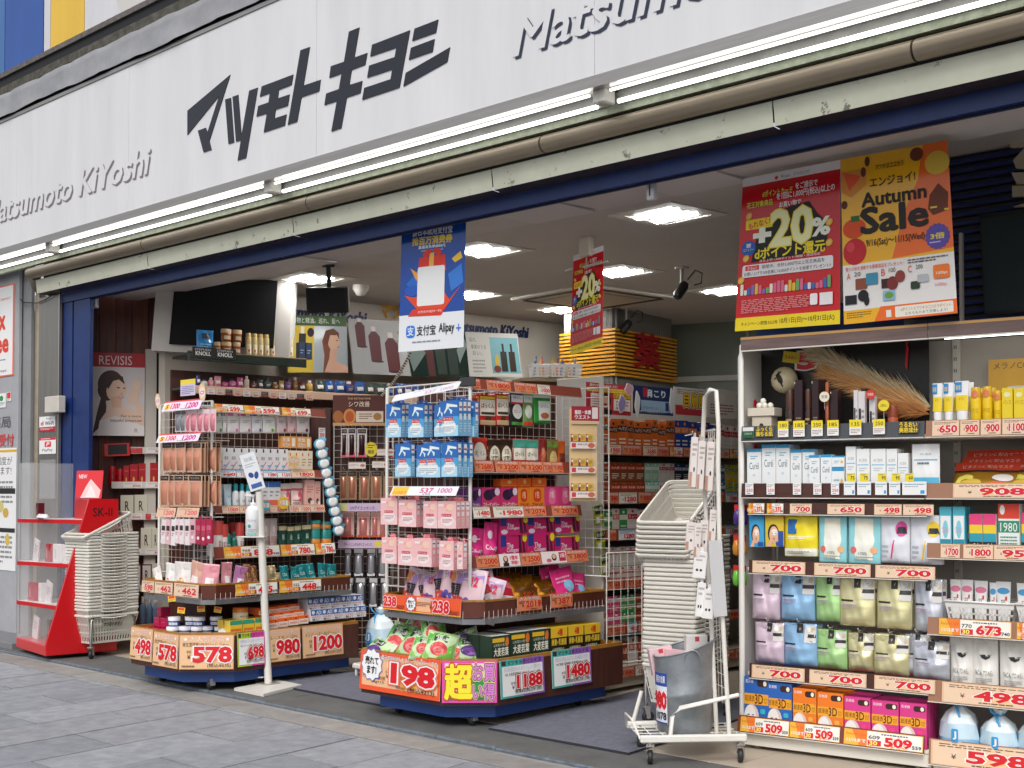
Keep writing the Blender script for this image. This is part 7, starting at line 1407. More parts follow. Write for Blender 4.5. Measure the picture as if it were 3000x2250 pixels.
for x0, x1, y in ((175, 298, 865), (345, 468, 858), (380, 500, 770)): cardbox(gC, CF, zC, x0, x1, y, y+52, -.1, lambda c: (c.rect(0, 0, 1, 1, '#e2d8d0'), c.rect(0, .86, 1, 1, '#7a5a3a'), c.T('リンクルクリーム', .06, .35, .6, .7, '#4a3a34'), c.ell(.82, .45, .14, .2, '#b8746a')), 'name_card')
goods('rbk', 'eye_cream_pack', 'brown and rose pack in the hook rack second row', 'pack', None, blister('#9a7a5c', '#c08068', tab='#2a2420'))
goods('uvp', 'sunscreen_pack', 'pink sunscreen pack in the hook rack third row', 'pack', None, blister('#dcb0a8', '#d88a84', tab='#c88a84', draw=lambda c: c.rect(.05, .0, .95, .09, '#c84a2a')))
goods('uvb', 'sunscreen_pack', 'black and silver sunscreen pack in the upper black row', 'pack', None, blister('#26262a', '#a8a8ae', tab='#b8b8bc', draw=lambda c: (c.T('UV', .6, .72, .95, .82, '#d8d8d8'), c.rect(.1, .0, .9, .09, '#dcdce0'))))
goods('uvc', 'sunscreen_pack', 'black and silver sunscreen pack in the lower black row', 'pack', None, blister('#26262a', '#a8a8ae', tab='#b8b8bc', draw=lambda c: (c.T('UV', .6, .72, .95, .82, '#d8d8d8'), c.rect(.1, .0, .9, .09, '#dcdce0'))))
for x0, x1 in ((108, 165), (160, 235), (245, 325), (330, 415), (420, 500)): hang('rbk', CF, zC, x0, x1, 932, 1140, -.06, fix=gC, back=1)
for x0, x1 in ((110, 215), (230, 325), (330, 395), (385, 450)): hang('uvp', CF, zC, x0, x1, 1232, 1412, -.06, fix=gC, back=1)
for x0, x1 in ((140, 195), (205, 285), (300, 370), (382, 455)): hang('uvb', CF, zC, x0, x1, 1490, 1690, -.06, fix=gC, back=1); hang('uvc', CF, zD, x0+15, x1+15, 348, 560, -.06, fix=gC, back=1)
cardbox(gC, CF, zC, 100, 450, 1165, 1225, -.12, lambda c: (c.rect(0, 0, 1, 1, '#c8b0cc'), c.T('UVデイエッセンス', .25, .2, .75, .65, '#2a2030', bold=.02), c.rect(0, .0, .18, 1, '#d8d08a'), c.T('3', .88, .2, .96, .8, '#d83a5a', bold=.04)), 'name_strip')
cardbox(gC, CF, zC, 100, 435, 1430, 1490, -.12, lambda c: (c.rect(0, 0, 1, 1, '#c8b0cc'), c.T('ブライトニングUVデイエッセンス', .12, .25, .72, .65, '#2a2030', bold=.02), c.rect(.78, .2, .98, .8, '#e0c84a')), 'name_strip')
# clear bag of paper cups at its foot
b = cotton(9)(.26, .36); b.name = 'cup_bag'; b.matrix_world = Matrix.Translation(ground(1090, 1965)+Vector((-.13, -.02, .1))); tag(b, 'clear bag of paper cups with blue tie at the foot of the hook rack', 'bag')
st_ = MB(); P = ground(1095, 1990); st_.box(-.2, -.12, .06, .2, .12, .1, '#dcd8d0', bev=.01)
for x, y in ((-.17, -.1), (.17, -.1), (.17, .1), (-.17, .1)): st_.tube([(x, y, .0), (x, y, .07)], .012, '#cfcac2', 6)
tag(st_.build('low_dolly', M=Matrix.Translation((P.x, P.y+.08, 0))), 'low white dolly under the bag of paper cups', 'dolly')

# ------------------------------------------------------------------ rear left: wood wall, beauty poster, screen, wall shelves
LF = Face((-10.55, 5.45), 60.5)
wl2 = empty('wood_wall', M=LF.M(0, 0, 0)); tag(wl2, 'dark reddish plank wall inside the left of the entrance', 'wall')
for i in range(11):
    slab(wl2, 'plank', LF, -.2+i*.14, -.2+i*.14+.137, 0, CZ, .02+.004*(i % 2), .05, mt(['#6a3428', '#78402e', '#5c2c22', '#804632'][i*7 % 4], .45, var=.45, vscale=3, stretch=(9, 9, .6)), .002)
slab(wl2, 'white_column', LF, LF.px(zA(940, 700))[0], LF.px(zA(1015, 700))[0], 0, LF.px(zA(980, 612))[1], -.12, .01, mt('#c9c2b8', .5))
def portrait(c, hx, hz, k, hair, skin, left=True):
    pass
def rev(c):
    c.rect(0, 0, 1, 1, '#dcd2d0'); c.rect(0, .0, 1, .12, '#d4ccca'); c.rect(0, .83, 1, 1, '#b8202c'); c.T('REVISIS', .22, .855, .78, .965, '#f0dede')
    c.poly([(.12, .02), (.2, .3), (.26, .46), (.36, .44), (.34, .26), (.24, .1)], '#3a201a')          # pony tail
    c.ell(.42, .62, .22, .17, '#42241c'); c.ell(.36, .55, .16, .13, '#42241c')                         # hair
    c.poly([(.34, .42), (.5, .4), (.7, .34), (.95, .3), (1, .2), (1, 0), (.2, 0), (.26, .2), (.36, .3)], '#e8c9b4')   # shoulders
    c.poly([(.2, .0), (.24, .18), (.5, .24), (.8, .16), (1, .14), (1, 0)], '#e6e0de')
    c.ell(.52, .55, .17, .14, '#ecc6ae', rot=-15); c.poly([(.42, .46), (.62, .5), (.6, .34), (.44, .34)], '#e2b59c')
    c.poly([(.34, .6), (.42, .72), (.62, .72), (.66, .62), (.56, .68), (.46, .66), (.38, .56)], '#3a1e18')
    c.ell(.55, .58, .028, .008, '#3a2620', rot=-10); c.ell(.65, .575, .022, .008, '#3a2620'); c.ell(.61, .51, .02, .012, '#d8a488'); c.ell(.6, .465, .05, .014, '#c0564e', rot=12); c.ell(.6, .468, .04, .006, '#f4eeea', rot=12)
    c.poly([(.7, .42), (.8, .62), (.9, .7), (.96, .62), (.9, .5), (.84, .36)], '#ecc8b2'); c.ell(.86, .62, .09, .05, '#efd0bc', rot=40); c.poly([(.84, .4), (.94, .4), (1, .12), (.9, .14)], '#e8c4ae')
    c.T('For a more', .6, .225, .94, .255, '#3a3230'); c.T('beautiful tomorrow', .42, .17, .95, .205, '#3a3230'); c.T('R', .83, .04, .89, .09, '#9a8a80')
pboard(555, 938, 628, 1165, rev, 'large beauty poster with a red band and a smiling model on the wood wall', -.13, zA, LF, name='beauty_poster')
b = MB(); KF2 = Face((-10.2, 6.3), 43.5)
tvf = Face((ground(640, 1430-1).x if False else -9.12, 6.33), 43.5)
pts = facequad(tvf, zA, (1095, 572), (1772, 600), (1802, 130), (1128, 215), .0)
tv = empty('wall_screen', M=Matrix.Translation(pts[0])); tag(tv, 'large black screen in a white surround high on the rear left wall', 'screen')
b = MB(); q = Quad(b, pts, grid=1); q.rect(0, 0, 1, 1, mt('#08080a', .9)); q.rect(.03, .05, .97, .95, mt('#040405', .85)); part(b, 'panel', tv)
sp_ = facequad(tvf, zA, (980, 612), (1870, 660), (1900, 95), (1010, 225), .03); b = MB(); n_ = quadfn(sp_)[1]
bk_pts = [p-n_*.25 for p in sp_]; b.add(sp_+bk_pts, [(0, 1, 2, 3), (0, 4, 5, 1), (1, 5, 6, 2), (2, 6, 7, 3), (3, 7, 4, 0)], mt('#c9c3bb', .5, var=.05)); part(b, 'surround', tv)
# glass-fronted shelves with red cosmetics
LS = Face((-10.2, 5.75), 60.5)
gL = empty('cosmetic_wall_shelves', M=LS.M(0, 0, 0)); tag(gL, 'white wall shelves of red and cream cosmetics behind the basket stack', 'shelf unit')
LZ = []
for yt, yb in ((1232, 1280), (1448, 1505)): LZ.append(LS.px(zA(860, yb))[1])
for yt, yb in ((215, 270), (445, 500), (680, 735)): LZ.append(LS.px(zB(960, yb))[1])
for i, z in enumerate(LZ):
    slab(gL, 'shelf', LS, -.1, 1.0, z, z+.02, .01, .28, '#c9c5be'); slab(gL, 'price_rail', LS, -.1, 1.0, z-.002, z+.058, -.003, .0, '#d6d0ca', 0)
    for k in range(5): cardm(gL, LS, .0+k*.19, .0+k*.19+.16, z+.003, z+.052, -.0055, lambda c, k=k, i=i: (c.rect(0, 0, 1, 1, '#e6e0dc'), c.rect(0, 0, .3 if (k+i) % 2 else 1, 1, '#c83a3e') if (k+i) % 3 == 0 else None, c.T('8000', .5, .2, .92, .55, '#c83a44', bold=.02), c.lines(.1, .65, .9, .9, 2, '#a89a94')))
slab(gL, 'back_panel', LS, -.1, 1.0, .05, LZ[0]+.3, .285, .30, '#8f8a86')
goods('rj', 'red_cream_jar', 'glossy red cream jar on the left wall shelf', 'jar', None, jar('#a8141e', '#b81a24'))
goods('rbx', 'red_gift_carton', 'glossy red cosmetic carton on the left wall shelf', 'carton', None, carton(.06, '#b01620', lambda c: (c.ell(.5, .3, .12, .12, '#d8b050'), c.rect(.1, .7, .9, .75, '#d84a50'))))
row(LS, zA, LZ[1]+.021, .03, [('rj', 700, 760, 1362, 1), ('rj', 755, 805, 1380, 1), ('rbx', 800, 838, 1358, 1), ('rbx', 840, 895, 1350, 1), ('rbx', 897, 945, 1345, 1), ('rbx', 972, 1022, 1340, 1)])
goods('rbo', 'cream_gift_box', 'cream gift box with a dark letter on left wall shelves', 'box', None, carton(.08, '#cfccb8', lambda c: (c.T('R', .35, .3, .65, .72, '#4a3028', bold=.02), c.ell(.68, .3, .03, .03, '#d8a050'))))
goods('rbd', 'dark_gift_box', 'dark plum gift box on the left wall shelves', 'box', None, carton(.08, '#5a1820', lambda c: (c.rect(.1, .1, .9, .95, '#d8d0c8'), c.T('R', .35, .35, .65, .75, '#4a2024', bold=.02))))
row(LS, zB, LZ[2]+.021, .03, [('rbo', 780, 868, 112, 1), ('rbo', 870, 958, 110, 1)]); row(LS, zB, LZ[3]+.021, .03, [('rbo', 912, 985, 325, 1), ('rbo', 988, 1030, 325, 1)]); row(LS, zB, LZ[4]+.021, .03, [('rbd', 862, 915, 560, 1), ('rbd', 917, 985, 560, 1), ('rbo', 987, 1030, 556, 1)])
b = MB(); P = LS.px(zA(760, 1295), -.03); b.box(-.11, 0, -.005, .11, .012, .11, mt('#c01a22', .3), bev=.004); c = Canvas(b, w=1, h=1); c.rect(-.075, .012, .085, .1, '#0c0c10'); tag(b.build('photo_tablet', M=LS.M(P[0], P[1], -.03, ry=-3)), 'red framed small black screen on the left wall shelves', 'screen')
goods('rjx', 'wash_bottle', 'blue and silver bottle low on the left wall shelves', 'bottle', None, bottle('#7a94b4', '#d8d4ce'))
row(LS, zB, .12, .0, [('rjx', 905, 950, 770, 1), ('rjx', 950, 990, 775, 1), ('rjx', 990, 1035, 770, 1)])
# long wall shelves with hair care
KF = Face((-9.07, 5.73), 81.5)
gK = empty('wall_shelf', M=KF.M(0, 2.2, 0)); tag(gK, 'long dark hair care wall shelves above the left display', 'wall shelf')
zu_ = KF.px(zA(1400, 625))[1]; zl_ = KF.px(zA(1700, 862))[1]; zr_ = KF.px(zA(1700, 905))[1]
slab(gK, 'shelf', KF, -.05, 1.05, zu_-.05, zu_-.028, .0, .3, mt('#2a2c2a', .4)); slab(gK, 'shelf_edge', KF, -.05, 1.05, zu_-.08, zu_-.01, -.02, -.003, mt('#2a332c', .2)); slab(gK, 'edge_trim', KF, -.05, 1.05, zu_-.009, zu_+.0, -.02, .0, '#8a6a44')
slab(gK, 'shelf', KF, -.05, 3.4, zl_-.03, zl_-.01, .0, .3, mt('#4a4a48', .4)); slab(gK, 'price_rail', KF, -.05, 3.4, zr_-.01, zl_, -.02, -.004, '#d8b49a')
slab(gK, 'back_board', KF, -.05, 3.5, 0, zl_+.15, .32, .34, wood)
cardbox(gK, KF, zA, 1245, 1530, 598, 662, -.03, lambda c: (c.rect(0, 0, 1, 1, '#141614'), c.T('STEPHEN', .06, .68, .42, .88, '#d8d8d0'), c.T('KNOLL', .08, .2, .42, .6, '#e8e8e0', bold=.03), c.T('STEPHEN', .56, .68, .92, .88, '#d8d8d0'), c.T('KNOLL', .58, .2, .92, .6, '#e8e8e0', bold=.03)), 'brand_plate')
for k in range(12):
    x = 1345+k*58; cardbox(gK, KF, zA, x, x+46, 858+k*3.6, 896+k*3.6, -.024, lambda c, k=k: (c.rect(0, 0, 1, 1, ['#e6e2de', '#d8c8bc', '#2a3a34', '#e0b8a4'][k % 4]), c.lines(.1, .55, .9, .9, 2, '#8a8a8a'), c.T('980', .15, .12, .85, .45, '#c83a44', bold=.02)))
goods('hcan', 'hair_spray', 'gold hair spray can on the dark upper wall shelf', 'can', None, bottle('#c9b684', '#b89a5c', CANP, CANC, lambda c: (c.rect(.15, .1, .85, .5, '#e2d8b8'), c.ell(.4, .2, .12, .08, '#c83a3a')), metal=.35, r=.3))
goods('hj', 'hair_mask_jar', 'amber hair mask jar on the dark upper wall shelf', 'jar', None, jar('#8a4a1c', '#c8a882', lambda c: c.rect(.2, .15, .8, .45, '#d8c4a0'), .68))
goods('hbl', 'blue_refill', 'bright blue refill pouch on the dark wall shelf', 'pouch', None, pouch(.06, '#2f86c4', lambda c: (c.rect(.3, .6, .8, .85, '#1a2a3a'), c.lines(.2, .2, .8, .4, 2, '#a8d4ec')), r=.2))
goods('hbt', 'navy_bottle', 'navy treatment carton on the dark wall shelf', 'carton', None, carton(.06, '#24324a', lambda c: c.lines(.2, .3, .8, .6, 2, '#8a94a8')))
row(KF, zA, zu_+.001, .03, [('hcan', 1600, 1910, 510, 8), ('hbl', 1283, 1393, 478, 1), ('hbt', 1940, 1980, 560, 1), ('hbt', 1985, 2025, 562, 1)])
row(KF, zA, zu_+.001, .03, [('hj', 1395, 1440, 556, 1), ('hj', 1444, 1512, 556, 1), ('hj', 1518, 1570, 560, 1)]); row(KF, zA, KF.px(zA(1480, 552), .03)[1], .03, [('hj', 1442, 1512, 472, 1), ('hj', 1518, 1580, 478, 1)])
cols = [('#3a3a70', 'violet'), ('#d8d4d0', 'white'), ('#d8909c', 'pink'), ('#c04a84', 'magenta'), ('#d8c0b8', 'beige'), ('#5a2a24', 'brown'), ('#8a5a2c', 'amber'), ('#3a4a44', 'dark green'), ('#c8a04a', 'gold'), ('#6a4a7a', 'purple'), ('#2a5a9a', 'blue')]
for i, (c1, nm) in enumerate(cols):
    goods('hb%d' % i, 'hair_bottle', '%s hair care bottle on the lower wall shelf' % nm, 'bottle', None, bottle(c1, '#2a2624' if i % 2 else '#d8d0c4', draw=lambda c: c.lines(.25, .25, .75, .45, 2, '#d8d0c0'), r=.2))
    goods('hp%d' % i, 'hair_refill', '%s hair care refill pouch on the lower wall shelf' % nm, 'pouch', None, pouch(.05, c1, lambda c: (c.rect(.2, .3, .8, .6, '#e0d8d0'), c.lines(.3, .4, .7, .5, 1, '#666')), r=.2))
x = 1278; i = 0; sq = [0, 1, 2, 2, 3, 3, 3, 4, 5, 7, 7, 6, 8, 9, 6, 5, 8, 8, 6, 8]
while x < 2040: w = 30+(i*13 % 22); row(KF, zA, zl_+.001, .03, [(('hb%d' if i % 3 else 'hp%d') % sq[i % 20], x, x+w, 742+x*.02+(i*29 % 40), 1)]); x += w+4; i += 1
x = 2050
while x < 3050: w = 45+(i*13 % 25); row(KF, zA, zl_+.001, .03, [(('hp%d' if i % 4 else 'hb%d') % [10, 10, 0, 10, 7, 7][i % 6], x, x+w, 790+(x-2050)*.06+(i*29 % 30), 1)]); x += w+4; i += 1
# shop name letters on the wall
def wlet(t, zm, x0, yb, x1, yt, col, label, shear=.2):
    f = WB; a0, _ = f.px(zm(x0, yb), -.03); a1, _ = f.px(zm(x1, yb), -.03); zb = f.px(zm((x0+x1)/2, yb), -.03)[1]; zt = f.px(zm((x0+x1)/2, yt), -.03)[1]
    b = MB(); c = Canvas(b, w=a1-a0, h=zt-zb); 
    for q in range(4): c.k = q*20; c.T(t, 0, 0, 1, 1, mt(col, .5), bold=.03, shear=shear)
    return tag(b.build('shop_name_letters', M=f.M(a0, zb, -.01)), label, 'lettering')
wlet('Matsumoto KiYoshi', zH, 180, 415, 832, 335, '#1c2a58', 'navy raised shop name on the rear wall left of the hanging blue poster'); wlet('マツモトキヨシ', zH, 930, 420, 1400, 330, '#d89a1e', 'golden raised katakana shop name on the rear wall', .15); wlet('Matsumoto KiYoshi', zH, 1400, 508, 1882, 440, '#1c2a58', 'navy raised shop name on the rear wall right of the hanging blue poster')
b = MB(); 
PW = Face((-9.45, 6.1), 81.5)
def poster(face, zm, bl, br, tr, tl, draw, label, name='poster', d=0, wave=.0, grp=None, cat='poster', thick=.002):
    pts = facequad(face, zm, bl, br, tr, tl, d); b = MB(); q = Quad(b, pts, wave=wave); n_ = q.nrm
    q.k = -2; q.rect(0, 0, 1, 1, mt('#dedad4', .4)); q.k = 0; draw(q)
    o = b.build(name); M0 = Matrix.Translation(pts[0]); o.data.transform(M0.inverted()); o.matrix_world = M0; return tag(o, label, cat, grp)
def hairp(c):
    c.rect(0, 0, 1, 1, mt('#aeb4b6', .12)); c.rect(0, .0, .42, .82, '#d8b83a'); c.rect(0, .82, 1, 1, '#3f5a30'); c.T('植物と精油。巡れ、髪へ', .03, .86, .88, .96, '#e4e8dc'); c.rect(.16, .3, .28, .68, '#2a2420'); c.rect(.19, .68, .25, .8, '#e0ddd4'); c.ell(.36, .7, .06, .08, '#2a1a24')
    c.poly([(.58, .0), (.6, .3), (.56, .55), (.62, .74), (.76, .78), (.86, .7), (.86, .6), (.76, .5), (.76, .2), (.84, .0)], '#7a4228'); c.ell(.76, .54, .1, .15, '#dcae92'); c.poly([(.84, .6), (.88, .5), (.85, .48)], '#dcae92'); c.poly([(.7, .42), (.82, .42), (.8, .2), (1, .1), (1, 0), (.6, 0), (.68, .24)], '#d6a58a'); c.ell(.82, .57, .02, .008, '#2a1a14'); c.ell(.84, .45, .02, .01, '#b05a52'); c.poly([(.62, .74), (.76, .78), (.86, .7), (.8, .66), (.7, .66), (.66, .5), (.6, .5)], '#6a3822')
poster(PW, zH, (315, 755), (708, 755), (695, 392), (335, 380), hairp, 'hair care poster with a green band and a long-haired model on the rear wall')
def bott(c):
    c.rect(0, 0, 1, 1, mt('#b6b4b2', .1))
    for x, z, k in ((.12, .5, .9), (.34, .24, 1.1), (.62, .06, 1.25)):
        c.poly([(x, z), (x+.17*k, z), (x+.18*k, z+.42*k), (x+.12*k, z+.5*k), (x+.05*k, z+.5*k), (x-.01, z+.42*k)], '#5a1a1e'); c.rect(x+.05*k, z+.5*k, x+.12*k, z+.58*k, '#d8d0c8'); c.ell(x+.1*k, z, .1*k, .02, '#3a1014')
    c.T('9', .86, .7, .92, .82, '#8a6a2a'); c.T('PREMIUM', .8, .6, .98, .65, '#8a6a2a')
poster(PW, zH, (740, 762), (1115, 778), (1062, 425), (705, 405), bott, 'grey poster of three dark red bottles on the rear wall')
poster(PW, zH, (1120, 780), (1495, 785), (1470, 495), (1060, 470), lambda c: (c.rect(0, 0, 1, 1, mt('#22302c', .1)), c.rect(.3, .0, .42, .6, '#4a1a18'), c.rect(.46, .05, .62, .9, '#1c3024'), c.rect(.66, .05, .82, .95, '#182a20'), c.poly([(.05, .1), (.3, .5), (.2, .8), (.0, .5)], '#6a7a74'), c.poly([(.85, .3), (1, .7), (.95, .9), (.82, .6)], '#7a8a84')), 'dark green bottle poster half hidden by the hanging blue poster')
poster(PW, zH, (1495, 782), (1838, 785), (1805, 505), (1465, 490), lambda c: (c.rect(0, 0, 1, 1, mt('#c9c7c0', .1)), c.rect(.44, .08, .98, .9, '#6aa0a8'), c.T('巡れ、', .06, .78, .2, .88, '#4a4a44'), c.T('果実のうる', .08, .62, .36, .72, '#4a4a44'), c.T('おい。', .1, .48, .28, .58, '#4a4a44'), c.lines(.08, .08, .32, .4, 4, '#8a8a84'), c.rect(.62, .12, .74, .58, '#1a1c18'), c.rect(.66, .58, .7, .76, '#1a1c18'), c.rect(.78, .12, .9, .58, '#2a1a14'), c.rect(.82, .58, .86, .76, '#1a1c18'), c.ell(.55, .35, .04, .16, '#c8a83a'), c.ell(.54, .18, .07, .08, '#6a2a1e')), 'pale poster with two dark pump bottles on the rear wall')
# small baskets of bottles on the far shelf
for i, (x0, x1) in enumerate(((1505, 1625), (1632, 1745), (1750, 1860))):
    f = Face((-8.6, 8.6), 60); a0, zb = f.px(zC(x0, 255)); a1, _ = f.px(zC(x1, 255)); zt = f.px(zC(x0, 165))[1]
    bb = basket_small(a1-a0, zt-zb, .18).build('small_basket', M=f.M(a0, zb, 0)); tag(bb, 'white slotted basket of small bottles on the far shelf, %s' % ('leftmost', 'middle', 'rightmost')[i], 'basket', 'baskets on the far shelf')
    b = MB(); rr_ = random.Random(i)
    for k in range(4):
        b2_ = MB(); h = (zt-zb)*rr_.uniform(1.2, 1.7); w = (a1-a0)*.16; b2_.lathe([(w*.5, 0), (w*.5, h*.75), (w*.25, h*.8), (w*.25, h)], mt(['#2a4a8a', '#e0dcd4', '#d8b03a', '#c84a3a'][(k+i) % 4], .3), 10); tag(b2_.build('bottle', M=f.M(a0+(a1-a0)*(.14+.2*k), zb+.01, .06, ry=rr_.uniform(-15, 15))), '%s small bottle standing in the far %s basket' % (['navy', 'white', 'gold', 'red'][(k+i) % 4], ('left', 'middle', 'right')[i]), 'bottle', 'bottles in the far baskets')
slb = MB(); f = Face((-8.6, 8.6), 60); a0, zb = f.px(zC(1420, 262)); a1, _ = f.px(zC(1880, 262)); slb.box(0, -.02, -.03, a1-a0, .3, -.001, '#8a7a60'); slb.box(.1, .1, -zb, a1-a0-.1, .3, -.03, mt('#8a5a48', .5)); tag(slb.build('far_counter', M=f.M(a0, zb, 0)), 'brown counter shelf under the small baskets at the rear', 'counter')
# yellow slatted column with the red medicine character
pc = Vector((-7.86, 9.77, 0)); PL = Face((pc.x, pc.y), 0); PR = Face((pc.x, pc.y), 96)
ypl = empty('slatted_column', loc=pc); tag(ypl, 'corrugated grey column wrapped in yellow slats at the rear of the shop', 'column')
wl_a = PL.px(zI(670, 1500))[0]; wr_a = PR.px(zI(1602, 1500))[0]; ztp = PL.px(zI(1115, 1335))[1]; zbt = PL.px(zG(750, 350))[1]
ns = 13
for k in range(ns):
    z = zbt+(ztp-zbt)*k/(ns-1)
    b = MB(); p2 = pc+PR.u*wr_a; p1 = pc+PL.u*wl_a; b.add([(p1.x, p1.y-.018, z-.016), (pc.x+.018, pc.y-.018, z-.016), (p2.x+.018, p2.y, z-.016), (p1.x, p1.y-.018, z+.004), (pc.x+.018, pc.y-.018, z+.004), (p2.x+.018, p2.y, z+.004), (p1.x, p1.y, z-.018), (pc.x, pc.y, z-.018), (p2.x, p2.y, z-.018), (p1.x, p1.y, z+.004), (pc.x, pc.y, z+.004), (p2.x, p2.y, z+.004)], [(0, 1, 4, 3), (1, 2, 5, 4), (3, 4, 10, 9), (4, 5, 11, 10), (1, 0, 6, 7), (2, 1, 7, 8)], mt('#d8961e', .45)); part(b, 'slat', ypl)
b = MB(); n = 60; vs = []; fs = []
for side, (P0, P1) in enumerate(((pc+PL.u*wl_a*.97, pc), (pc, pc+PR.u*wr_a*.97))):
    b0 = len(vs); nn = (P1-P0).cross(Vector((0, 0, 1))).normalized()
    for i in range(n+1): P = P0.lerp(P1, i/n)-nn*(.03+.008*(i % 2)); P = P; vs += [(P.x, P.y, 0), (P.x, P.y, CZ)]
    fs += [(b0+2*i, b0+2*i+2, b0+2*i+3, b0+2*i+1) for i in range(n)]
b.add(vs, fs, mt('#8c8a86', .4, metal=.5)); part(b, 'corrugated_cladding', ypl)
b = MB(); a0 = PR.px(zG(925, 200))[0]; a1 = PR.px(zG(1200, 200))[0]; z0 = PR.px(zG(1060, 300))[1]; z1_ = PR.px(zG(1060, -80))[1]; c = Canvas(b, w=a1-a0, h=z1_-z0)
for q in range(6): c.k = q*12; c.T('薬', 0, 0, 1, 1, mt('#a81a24', .5), bold=.02)
o = b.build('medicine_character'); o.parent = ypl; o.matrix_parent_inverse = ypl.matrix_world.inverted(); o.matrix_basis = PR.M(a0, z0, -.03)
# glass partition at the very back
gp = empty('glass_partition', loc=(-5.5, 11, 0)); tag(gp, 'grey glass partition with thin frames at the far rear', 'partition'); GF = Face((-8.5, 11.2), 20)
for i in range(6): slab(gp, 'pane', GF, i*1.1, i*1.1+1.06, 1.1, CZ, 0, .02, mt('#7d8478', .12, alpha=.75)); slab(gp, 'mullion', GF, i*1.1+1.062, i*1.1+1.098, 0, CZ, -.02, .04, '#8e8f8a'); slab(gp, 'lower_panel', GF, i*1.1, i*1.1+1.06, 0, 1.098, 0, .02, '#9a9a92')
slab(gp, 'transom', GF, 0, 6.6, 2.52, 2.58, -.03, -.002, '#b4b3aa')

# striped cord hanging in front of the rear posters
rp0 = CF.px(zC(622, 85), -.1); rp1 = CF.px(zC(412, 392), -.1); rope = MB(); n = 44
for k in range(n):
    t0, t1 = k/n, (k+1)/n; f_ = lambda t: (rp0[0]+(rp1[0]-rp0[0])*t, 0, rp0[1]+(rp1[1]-rp0[1])*t-.03*math.sin(math.pi*t)); rope.tube([f_(t0), f_(t1)], .011, mt('#cfc4a8' if k % 2 else '#5a5048', .8), 6)
tag(rope.build('striped_rope', M=CF.M(0, 0, -.1)), 'striped beige and black rope slanting in front of the rear posters', 'rope')
# ------------------------------------------------------------------ shopping baskets
bkm = mt('#d8d4ca', .4, var=.04, vscale=4)
def basket_mesh():
    """tapered supermarket basket with slotted walls, origin at floor centre"""
    b = MB(); L, Wd, H = .47, .33, .225; tp = .80; m = bkm
    def corner(v): k = tp+(1-tp)*v; return L/2*k, Wd/2*k
    def P(s, u, v):
        lx, wy = corner(v); z = H*v; t = 2*u-1
        return [(t*wy, -lx, z), (wy, t*lx, z), (-t*wy, lx, z), (-wy, -t*lx, z)][s]
    for s in range(4):
        n = 12 if s % 2 == 0 else 16
        for v0, v1 in ((0, .08), (.36, .41), (.66, .71), (.88, 1.0)):
            for q in range(4): b.poly([P(s, q/4, v0), P(s, (q+1)/4, v0), P(s, (q+1)/4, v1), P(s, q/4, v1)], m)
        for i in range(n+1):
            u0 = max(0, i/n-.18/n*1.4); u1 = min(1, i/n+.18/n*1.4)
            for v0, v1 in ((.08, .36), (.41, .66), (.71, .88)): b.poly([P(s, u0, v0), P(s, u1, v0), P(s, u1, v1), P(s, u0, v1)], m)
        if s == 1:
            for q in range(3): b.poly([P(s, .3+q*.13, .5), P(s, .43+q*.13, .5), P(s, .43+q*.13, .84), P(s, .3+q*.13, .84)], m)
    lx, wy = corner(0); b.box(-wy, -lx, 0, wy, lx, .004, m)
    lx, wy = L/2, Wd/2; r = .03; o = []
    for cx, cy, a0 in ((wy-r, lx-r, 0), (-wy+r, lx-r, 90), (-wy+r, -lx+r, 180), (wy-r, -lx+r, 270)):
        for k in range(4): t = R(a0+30*k); o.append((cx+r*math.cos(t), cy+r*math.sin(t)))
    ring(b, [(p[0]*1.03, p[1]*1.025) for p in o], H-.012, H+.006, .012, m)
    n0 = len(o); q = [(p[0]*1.055, p[1]*1.04) for p in o]
    b.add([(p[0]*1.03, p[1]*1.025, H+.006) for p in o]+[(p[0], p[1], H+.001) for p in q]+[(p[0], p[1], H-.010) for p in q], [(i, (i+1) % n0, n0+(i+1) % n0, n0+i) for i in range(n0)]+[(n0+i, n0+(i+1) % n0, 2*n0+(i+1) % n0, 2*n0+i) for i in range(n0)], m)
    return b
BK = basket_mesh().build('shopping_basket'); 
for s_ in (-1, 1):
    hb = MB(); hb.tube([(s_*.165, -.12, .222), (s_*.175, -.11, .205), (s_*.178, 0, .2), (s_*.175, .11, .205), (s_*.165, .12, .222)], .006, mt('#dedad2', .35), 6); hb.build('handle', BK, Matrix.Identity(4))
lb = MB(); c = Canvas(lb, w=1, h=1); c.P = lambda x, z: (.160+.02*(z-.13)/.07*.35+.0015*c.k, x, z); c.T('マツモトキヨシ', -.085, .13, .085, .165, '#1c1c1e', bold=.03, shear=.25); lb.build('lettering', BK, Matrix.Identity(4))
def nth(i): return '%d%s' % (i, 'th' if 10 < i % 100 < 20 else {1: 'st', 2: 'nd', 3: 'rd'}.get(i % 10, 'th'))
first = [True]
def basket(M, label, group):
    if first[0]: BK.matrix_world = M; o = BK; first[0] = False
    else: o = dup(BK, M)
    return tag(o, label, 'basket', group)
